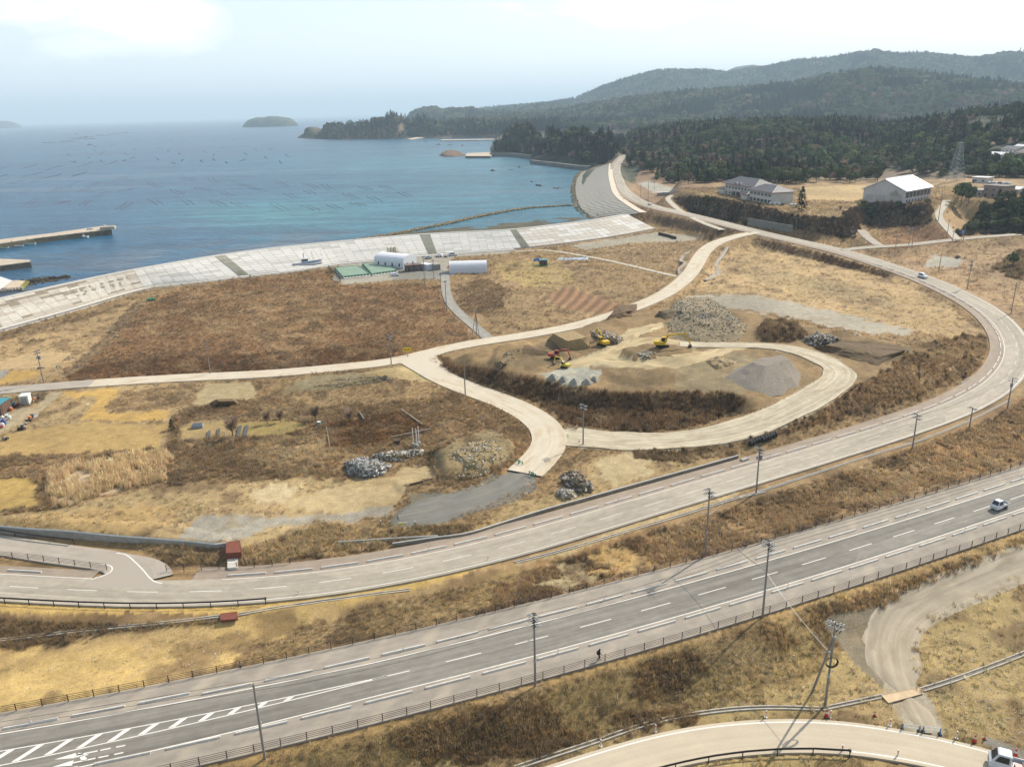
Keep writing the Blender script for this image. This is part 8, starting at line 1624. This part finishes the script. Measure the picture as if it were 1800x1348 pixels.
# ------------------------------------------------------------------ street furniture and site clutter
bag_m = mat('black_sandbag', S(46, 44, 44), .8, .2, 3, bump=.5)
mb = MB(); mb.tube([(0, 0, 0), (0, 0, .25), (0, 0, .85), (0, 0, 1.0), (0, 0, 1.08)], [.46, .54, .53, .42, .14], 12); SBm = mb.mesh('sack', bag_m, True); mb = MB(); mb.tube([(0, 0, 1.05), (0, 0, 1.25)], [.1, .16], 8); SBn = mb.mesh('tied_neck', bag_m)
for i in range(11):
    u = i / 10; t = thing('sandbag', 'bulky black sandbag in the row beside the haul road', 'sandbag', G(1319 + 43 * u, 783.5 - 13.5 * u + (i % 2) * .8), random.uniform(0, 3), 'black sandbags in a row'); link('sack', SBm, t); link('tied_neck', SBn, t)
cone_o = mat('cone_orange', S(214, 66, 44), .5, .05); cone_w = mat('cone_white', S(236, 234, 230), .5, .04)
mb = MB(); mb.tube([(0, 0, .03), (0, 0, .72)], [.17, .04], 10); CN = mb.mesh('cone_body', cone_o); mb = MB(); mb.tube([(0, 0, .38), (0, 0, .54)], [.105, .075], 10); CB = mb.mesh('band', cone_w); mb = MB(); mb.box((0, 0, .02), (.42, .42, .05)); CS = mb.mesh('base', bag_m)
def cone(px, py, label, s_=1.2, z=None):
    p = G(px, py) if z is None else Vector(P(px, py, z)); t = thing('traffic_cone', label, 'traffic cone', p); t.scale = (s_,) * 3; link('cone_body', CN, t); link('band', CB, t); link('base', CS, t)
cone(1452, 1264, 'orange cone beside the white post on the sandy bend road', 1.5); cone(1537, 1261, 'small orange cone on the dirt left of the blue barriers', 1.0); cone(1712, 1307, 'orange and white cone on the verge right of the blue barriers', 1.5); cone(1730, 1300, 'orange cone set back in the grass beyond the blue barriers', 1.0); cone(1784, 1330, 'orange cone beside the passing pickup truck', 1.7); cone(717, 628, 'orange cone under the yellow arrow sign', 1.4); cone(1000, 745, 'orange cone at the foot of the weedy berm', 1.2); cone(1018, 746, 'second orange cone at the foot of the weedy berm', 1.2); cone(1018, 779, 'orange cone beside the pole at the haul road mouth', 1.2); cone(1317, 402, 'orange cone at the concrete road junction', 1.4); cone(1487, 470, 'orange cone at the end of the pale farm gutter', 1.4)
for px, py in ((1346, 1262), (1459, 1263), (1564, 1277), (1681, 1298), (1480, 1322), (1577, 1333), (1152, 1289), (1056, 1316)): delineator(G(px, py), 'slim white post on the verge of the sandy bend road', 'white posts of the sandy bend road', 1.5)
for px, py in ((525, 1048), (858, 986), (1237, 893)): delineator(G(px, py) , 'white post on the outer verge of the ring road', 'white posts on the outer verge', 1.3)
blue_p = mat('barrier_blue', S(74, 130, 160), .5, .08); pipe_w = mat('barrier_pipe', S(214, 226, 232), .4, .04)
def barrier(pa, pb, label):
    o_, a_, W_ = frame(pa, pb); t = thing('pipe_barrier', label, 'barrier', o_, a_)
    for x in (0, W_):
        mb = MB(); mb.bar((x, -.28, 0), (x, .02, 1.0), .07); mb.bar((x, .28, 0), (x, -.02, 1.0), .07); mb.bar((x, -.17, .4), (x, .17, .4), .06); mb.build('trestle', blue_p, t); mb = MB(); mb.box((x, 0, .1), (.35, .5, .2)); mb.build('foot_weight', bag_m, t)
    for z in (.55, .95): mb = MB(); mb.tube([(0, 0, z), (W_, 0, z)], .035, 6); mb.build('bar', pipe_w, t)
barrier((1586, 1283), (1615, 1289), 'blue trestle barrier with white bars nearer the cone'); barrier((1622, 1290), (1651, 1296), 'second blue trestle barrier with white bars at the gravel entrance')
# steel plate over the gutter, rusty drain covers
def slab(q, zt, th, label, m, name, cat, edge=True):
    Q = [Vector(P(*p, zt)) for p in q]; b = Q[0].copy(); t = thing(name, label, cat, b); mb = MB(); mb.prism([(p.x - b.x, p.y - b.y) for p in Q], -th, 0, 'z'); mb.build('plate', m, t); mb = MB()
    for i in range(4): mb.bar(Q[i] - b + Vector((0, 0, .01)), Q[(i + 1) % 4] - b + Vector((0, 0, .01)), .06, .05)
    mb.build('rim', m, t)
zpl = float(G(1585, 1222).z) + .2
slab([(1549, 1221), (1617, 1208), (1623, 1218), (1562, 1235)], zpl, .08, 'sandy steel road plate laid over the gutter', mat('sandy_steel', S(214, 188, 150), .8, .15, .8), 'road_plate', 'steel plate')
rust = mat('rusty_steel', S(132, 76, 60), .9, .2, 1.2, bump=.3); zz = float(G(402, 1084).z) + .35; slab([(387, 1078.5), (416, 1075), (418, 1087), (388, 1090)], zz, .3, 'rusty red steel drain cover on the ochre slope', rust, 'drain_cover', 'drain cover'); slab([(398, 953), (422, 950), (424, 970), (397, 972)], 1.45, 1.4, 'rusty red steel hatch on the end of the retaining wall', rust, 'steel_hatch', 'hatch'); slab([(400, 972), (419, 972), (417, 997), (400, 998)], .35, .4, 'pale concrete ramp slab below the rusty hatch', concrete, 'ramp_slab', 'slab'); slab([(1301, 806), (1311, 802), (1317, 805), (1306, 809)], .3, .4, 'grey concrete box at the end of the low dark wall', wall_c, 'drain_box', 'drain box')
# arrow sign
b = G(716, 624); t = thing('arrow_sign', 'yellow board with red double arrow facing the loop road fork', 'sign', b, .25); yel_s = mat('sign_yellow', S(238, 214, 44), .5, .03); red_s = mat('sign_red', S(206, 36, 40), .5, .03)
for x in (-.75, .75): mb = MB(); mb.bar((x, .06, -.2), (x, .06, 2.0), .09); mb.build('leg', steel, t)
mb = MB(); mb.box((0, 0, 1.65), (2.5, .06, 1.3)); mb.build('board', yel_s, t); mb = MB(); y = -.036; mb.quad((-.55, y, 1.52), (.55, y, 1.52), (.55, y, 1.78), (-.55, y, 1.78)); mb.tri((-.5, y, 1.3), (-.5, y, 2.0), (-1.05, y, 1.65)); mb.tri((.5, y, 1.3), (1.05, y, 1.65), (.5, y, 2.0)); mb.build('red_arrow', red_s, t)
b = G(1690, 421); t = thing('direction_sign', 'small blue direction sign at the foot of the hill lane', 'sign', b, .2); mb = MB(); mb.tube([(0, 0, 0), (0, 0, 3.6)], .06, 6); mb.build('leg', steel, t); mb = MB(); mb.box((0, -.05, 3.6), (2.0, .06, 2.0)); mb.build('board', mat('sign_blue', S(70, 120, 190), .5, .03), t); mb = MB(); mb.box((0, -.09, 3.6), (.25, .02, 1.4)); mb.box((.3, -.09, 3.8), (.8, .02, .2)); mb.build('white_symbol', white_m, t)
# closed end of the loop road
grn = mat('barrier_green', S(40, 138, 110), .5, .06)
def green_frame(px, py, rz, label, g):
    t = thing('green_barrier', label, 'barrier', G(px, py) + Vector((0, 0, .1)), rz, g)
    for x in (-.5, .5): mb = MB(); mb.bar((x, -.3, 0), (x, 0, .85), .09); mb.bar((x, .3, 0), (x, 0, .85), .09); mb.build('trestle', grn, t)
    mb = MB(); mb.bar((-.7, 0, .8), (.7, 0, .8), .1); mb.build('bar', grn, t)
for px, py in ((910, 817), (915, 819), (934, 837), (938, 840)): green_frame(px, py, -.7, 'green trestle barrier across the end of the loop road', 'green barriers at the loop road end')
for px in (670, 686, 730): t = thing('green_post', 'short green post at the edge of the dark gravel', 'post', G(px, 926), 0, 'green posts by the dark gravel'); mb = MB(); mb.tube([(0, 0, 0), (0, 0, 1.0)], .09, 8); mb.build('shaft', grn, t); mb = MB(); mb.tube([(0, 0, 1.0), (0, 0, 1.06)], .11, 8); mb.build('cap', white_m, t)
o_, a_, W_ = frame((698, 927), (716, 926)); t = thing('hoop_barrier', 'white hoop barrier with yellow band at the dark gravel edge', 'barrier', o_, a_)
mb = MB(); mb.tube([(0, 0, 0), (.05, 0, .7), (.3, 0, .85), (W_ - .3, 0, .85), (W_ - .05, 0, .7), (W_, 0, 0)], .06, 6); mb.build('hoop', white_m, t); mb = MB(); mb.box((W_ / 2, 0, .55), (W_ * .7, .06, .2)); mb.build('band', yel_s, t)
# old foundations and posts in the weeds
low_wall([(706, 722), (724, 735), (742, 748)], 'pale straight remnant wall on the far side of the brown weed plot', -.3, .5, .3, mat('old_wall_pale', S(158, 146, 126), .9, .25, 1), 'foundation_wall', cap=False); low_wall([(686, 772), (720, 765), (757, 757)], 'remnant wall on the near side of the brown weed plot', -.3, .6, .3, mat('old_wall_pale', S(158, 146, 126), .9, .25, 1), 'foundation_wall', cap=False); low_wall([(574, 752), (577, 770), (580, 788)], 'thin pale remnant wall on the open side of the weed plot', -.3, .4, .2, mat('old_wall_pale', S(158, 146, 126), .9, .25, 1), 'foundation_wall', cap=False); low_wall([(632, 728), (640, 741)], 'short leaning remnant wall behind the weed plot', -.3, .8, .3, wall_d, 'foundation_wall', cap=False); low_wall([(720, 858), (765, 846), (806, 833)], 'dark old wall stub below the spoil mound', -.3, .9, .3, mat('old_wall_dark', S(88, 74, 60), .95, .25, 1), 'foundation_wall', cap=False); low_wall([(1158, 412, .3), (1175, 416, .3), (1188, 420, .3)], 'dark line of stacked blocks on the gravel near the sea road', -.3, 1.2, .8, mat('dark_block', S(80, 66, 54), .95, .25, 1), 'block_row', z=.3, cap=False)
for px, py in ((727, 786), (733, 788), (737, 784)): t = thing('footed_pipe', 'white pipe standing in a concrete foot beside the stone ridge', 'post', G(px, py), 0, 'white pipes in concrete feet'); mb = MB(); mb.tube([(0, 0, .6), (0, 0, 4.6)], .1, 8); mb.build('pipe', white_m, t); mb = MB(); mb.tube([(0, 0, -.1), (0, 0, .9)], [.55, .42], 10); mb.build('concrete_foot', wall_c, t)
t = thing('rusty_drum', 'squat dark rusty drum in the weeds behind the stone ridge', 'drum', G(698, 781)); mb = MB(); mb.tube([(0, 0, -.1), (0, 0, 1.0)], .75, 14); mb.build('shell', mat('dark_rust', S(84, 66, 52), .9, .3, 2), t); mb = MB(); mb.tube([(0, 0, .96), (0, 0, 1.04)], .82, 14); mb.build('rim', MATS['dark_rust'], t)
# garden plot
mulch = mat('black_mulch_sheet', S(92, 92, 96), .6, .15, 2)
for k, q in enumerate(([(420, 748), (425, 748), (421, 766), (416, 766)], [(432, 747), (437, 747), (433, 766), (427, 766)], [(366, 757), (370, 757), (368, 770), (363, 770)], [(383, 753), (387, 753), (385, 764), (381, 764)])):
    b = Vector(P(*q[0], .3)); t = thing('mulch_strip', ['dark mulch strip in the garden left of the grass bed', 'second dark mulch strip in the garden', 'dark mulch strip inside the fenced garden plot', 'faint mulch strip at the back of the fenced garden plot'][k], 'mulch sheet', b); mb = MB(); mb.prism([(P(*p, .3)[0] - b.x, P(*p, .3)[1] - b.y) for p in q], -.3, .05, 'z'); mb.build('sheet', mulch, t); mb = MB(); mb.bar((0, 0, .06), Vector(P(*q[3], .3)) - b + Vector((0, 0, .06)), .1, .06); mb.build('edge_fold', mulch, t)
def garden_fence(pts, label):
    c = resample(np.array([list(G(*p)) for p in pts]), 1.8); t = thing('garden_fence', label, 'fence', c[0]); b = Vector(c[0]); wp = mat('weathered_stick', S(150, 140, 126), .9, .2, 3)
    for p in c: mb = MB(); mb.bar(Vector(p) - b, Vector(p) - b + Vector((random.uniform(-.1, .1), 0, random.uniform(.8, 1.2))), .07); mb.build('stake', wp, t)
    for z in (.35, .7): mb = MB(); mb.tube([Vector(p) - b + Vector((0, 0, z)) for p in c], .03, 4); mb.build('wire', wp, t)
garden_fence([(312, 778), (318, 755), (322, 750), (400, 738), (412, 738)], 'rickety stake fence along the far side of the garden plot'); garden_fence([(312, 780), (345, 775), (380, 769), (408, 762)], 'rickety stake fence along the near side of the garden plot'); garden_fence([(478, 764), (500, 758), (518, 752)], 'short row of white stakes in the weeds right of the garden')
garden_fence([(524, 744), (545, 743), (562, 742)], 'low rail frame behind the garden beside the blue drum')
t = thing('cold_frame', 'pale tub-shaped cold frame in the garden plot', 'cold frame', G(348, 752), .1); mb = MB(); mb.box((0, 0, .45), (2.6, 1.2, .9)); mb.build('tub', mat('tub_grey', S(164, 172, 176), .6, .1, 2), t); mb = MB(); mb.box((0, 0, .92), (2.3, .9, .06)); mb.build('lid', glass, t)
t = thing('blue_drum', 'small light blue drum behind the garden', 'drum', G(561, 748)); mb = MB(); mb.tube([(0, 0, 0), (0, 0, .9)], .45, 12); mb.build('shell', mat('drum_blue', S(110, 180, 190), .5, .05), t); mb = MB(); mb.tube([(0, 0, .88), (0, 0, .94)], .48, 12); mb.build('lid', white_m, t)
lone('cedar_green', 303, 757, .22, 'small dark clipped conifer at the corner of the garden plot'); lone('bare', 410, 770, .55, 'bare pale-barked tree at the garden corner'); 
for px, py, s_, w in ((470, 745, .34, 'nearest the mulch strips'), (493, 742, .32, 'second from the mulch strips'), (555, 740, .4, 'behind the blue drum'), (615, 745, .4, 'beside the short leaning wall')): lone('bare', px, py, s_, 'small bare fruit tree behind the garden ' + w)
# left yard
def shed2(pa, pb, D, h, lab, wm, rm_, doors=True):
    o_, a_, W_ = frame(pa, pb); t = thing('yard_shed', lab, 'shed', o_, a_); mb = MB(); mb.box((W_ / 2, D / 2, h / 2 - .1), (W_, D, h)); mb.build('wall', wm, t); mb = MB(); mb.box((W_ / 2, D / 2, h + .02), (W_ + .3, D + .4, .14)); mb.build('roof', rm_, t)
    if doors:
        for i in range(2): mb = MB(); mb.box((W_ * (.3 + .36 * i), -.04, h * .44), (W_ * .33, .08, h * .78)); mb.build('door', mat('shed_door_grey', S(176, 176, 172), .6, .06), t)
    return t
shed2((37, 714), (52, 712.5), 2.6, 2.5, 'white metal garden shed beside the yard drive', white_m, white_m); t = shed2((-22, 733), (4, 731), 5, 3.0, 'open shed with teal roof at the edge of the yard', brown_wall, MATS['teal_roof'], False)
for i in range(3): mb = MB(); mb.bar((.3 + i * 2, -.5, -.2), (.3 + i * 2, -.5, 3.0), .14); mb.build('post', brown_wall, t)
junk_c = [mat('junk_teal', S(70, 150, 150), .6, .1), mat('junk_orange', S(222, 130, 60), .6, .1), mat('junk_blue', S(84, 110, 190), .6, .1), white_m, mat('junk_dark', S(60, 60, 58), .8, .2), mat('junk_red', S(190, 60, 60), .6, .1), mat('junk_tan', S(180, 160, 130), .8, .2)]; junk_n = ['teal', 'orange', 'blue', 'white', 'dark', 'red', 'tan']
spots = [(4, 708, 0), (10, 706, 4), (15, 709, 0), (21, 710, 4), (24, 713, 0), (27, 716, 4), (8, 703, 4), (1, 706, 6), (30, 714, 5), (11.5, 719, 1), (20, 722, 1), (9, 735, 3), (14, 733, 3), (17, 737, 3), (3, 742, 2), (8, 746, 2), (5, 750, 3), (2, 754, 5), (56, 706, 6), (61, 704, 1), (65, 702, 4), (36, 757, 4), (41, 753, 4), (46, 748, 6), (50, 742, 4), (53, 737, 1), (58, 734, 4), (62, 733, 3), (45, 755, 6), (10, 774, 4)]
seen = {}
for i, (px, py, c) in enumerate(spots):
    kind = i % 3; nm = ('fish_crate', 'float_drum', 'net_bundle')[kind]; key = (c, kind); seen[key] = 1
    t = thing(nm, f"{junk_n[c]} {('plastic fish crate', 'round float drum', 'bundle of fishing net')[kind]} dumped round the yard", ('crate', 'drum', 'net')[kind], G(px, py), random.uniform(0, 3), f"{junk_n[c]} {nm.replace('_', ' ')}s round the yard")
    if kind == 0:
        for (x, y, sx, sy) in ((0, .38, 1.1, .05), (0, -.38, 1.1, .05), (.53, 0, .05, .8), (-.53, 0, .05, .8)): mb = MB(); mb.box((x, y, .3), (sx, sy, .6)); mb.build('side', junk_c[c], t)
        mb = MB(); mb.box((0, 0, .06), (1.05, .75, .08)); mb.build('floor', junk_c[c], t)
    elif kind == 1: mb = MB(); mb.tube([(0, 0, 0), (0, 0, .1), (0, 0, .75), (0, 0, .85)], [.38, .45, .45, .36], 12); mb.build('shell', junk_c[c], t); mb = MB(); mb.tube([(0, 0, .84), (0, 0, .9)], .2, 8); mb.build('lid', white_m, t)
    else:
        mb = MB(); g = np.random.default_rng(i)
        for k in range(14): rock(mb, (g.uniform(-.6, .6), g.uniform(-.4, .4), .25 + g.uniform(0, .3)), g.uniform(.25, .5), g, .6)
        mb.build('netting', junk_c[c], t, True); mb = MB(); mb.tube([(-.7, 0, .1), (0, .1, .75), (.7, 0, .1)], .05, 5); mb.build('rope', white_m, t)
for i, px in enumerate((261, 266, 271)): t = thing('green_bale', 'round green wrapped bale at the field corner under the seawall', 'bale', G(px, 529.5 - i * .5), .3, 'green bales under the seawall'); mb = MB(); mb.tube([(-.6, 0, .6), (-.5, 0, .6), (.5, 0, .6), (.6, 0, .6)], [.45, .62, .62, .45], 12); mb.build('wrap', mat('bale_green', S(40, 140, 80), .5, .1), t); mb = MB(); mb.tube([(-.05, 0, .6), (.05, 0, .6)], .65, 12); mb.build('strap', white_m, t)
# rubble and rocks along the old ditch in the left field
for k, (px, py) in enumerate(((101, 646), (115, 634), (122, 630), (205, 592), (198, 585), (70, 648))): b = G(px, py); mb = MB(); rock(mb, (0, 0, .2), .9, rs, .6); rock(mb, (1.1, .3, .1), .6, rs, .6); o = mb.build('field_rock', mat('field_stone', S(150, 138, 120), .9, .25, 1)); o.location = b; tag(o, 'pale rock lying along the old ditch in the left field', 'rock', 'rocks along the old ditch')
# ------------------------------------------------------------------ air
def haze(density=0.95e-4):
    mb = MB(); mb.box((0, 14000, 275), (90000, 60000, 570)); o = mb.build('haze', None); tag(o, 'thin pale haze in the air over the bay', 'haze', kind='stuff')
    m = bpy.data.materials.new('air_haze'); m.use_nodes = True; t = m.node_tree; t.nodes.clear(); out = N(t, 'ShaderNodeOutputMaterial'); v = N(t, 'ShaderNodeVolumePrincipled')
    v.inputs['Color'].default_value = (.64, .84, 1.0, 1); v.inputs['Density'].default_value = density; v.inputs['Anisotropy'].default_value = .05
    t.links.new(v.outputs[0], out.inputs['Volume']); o.data.materials.append(m)
haze()
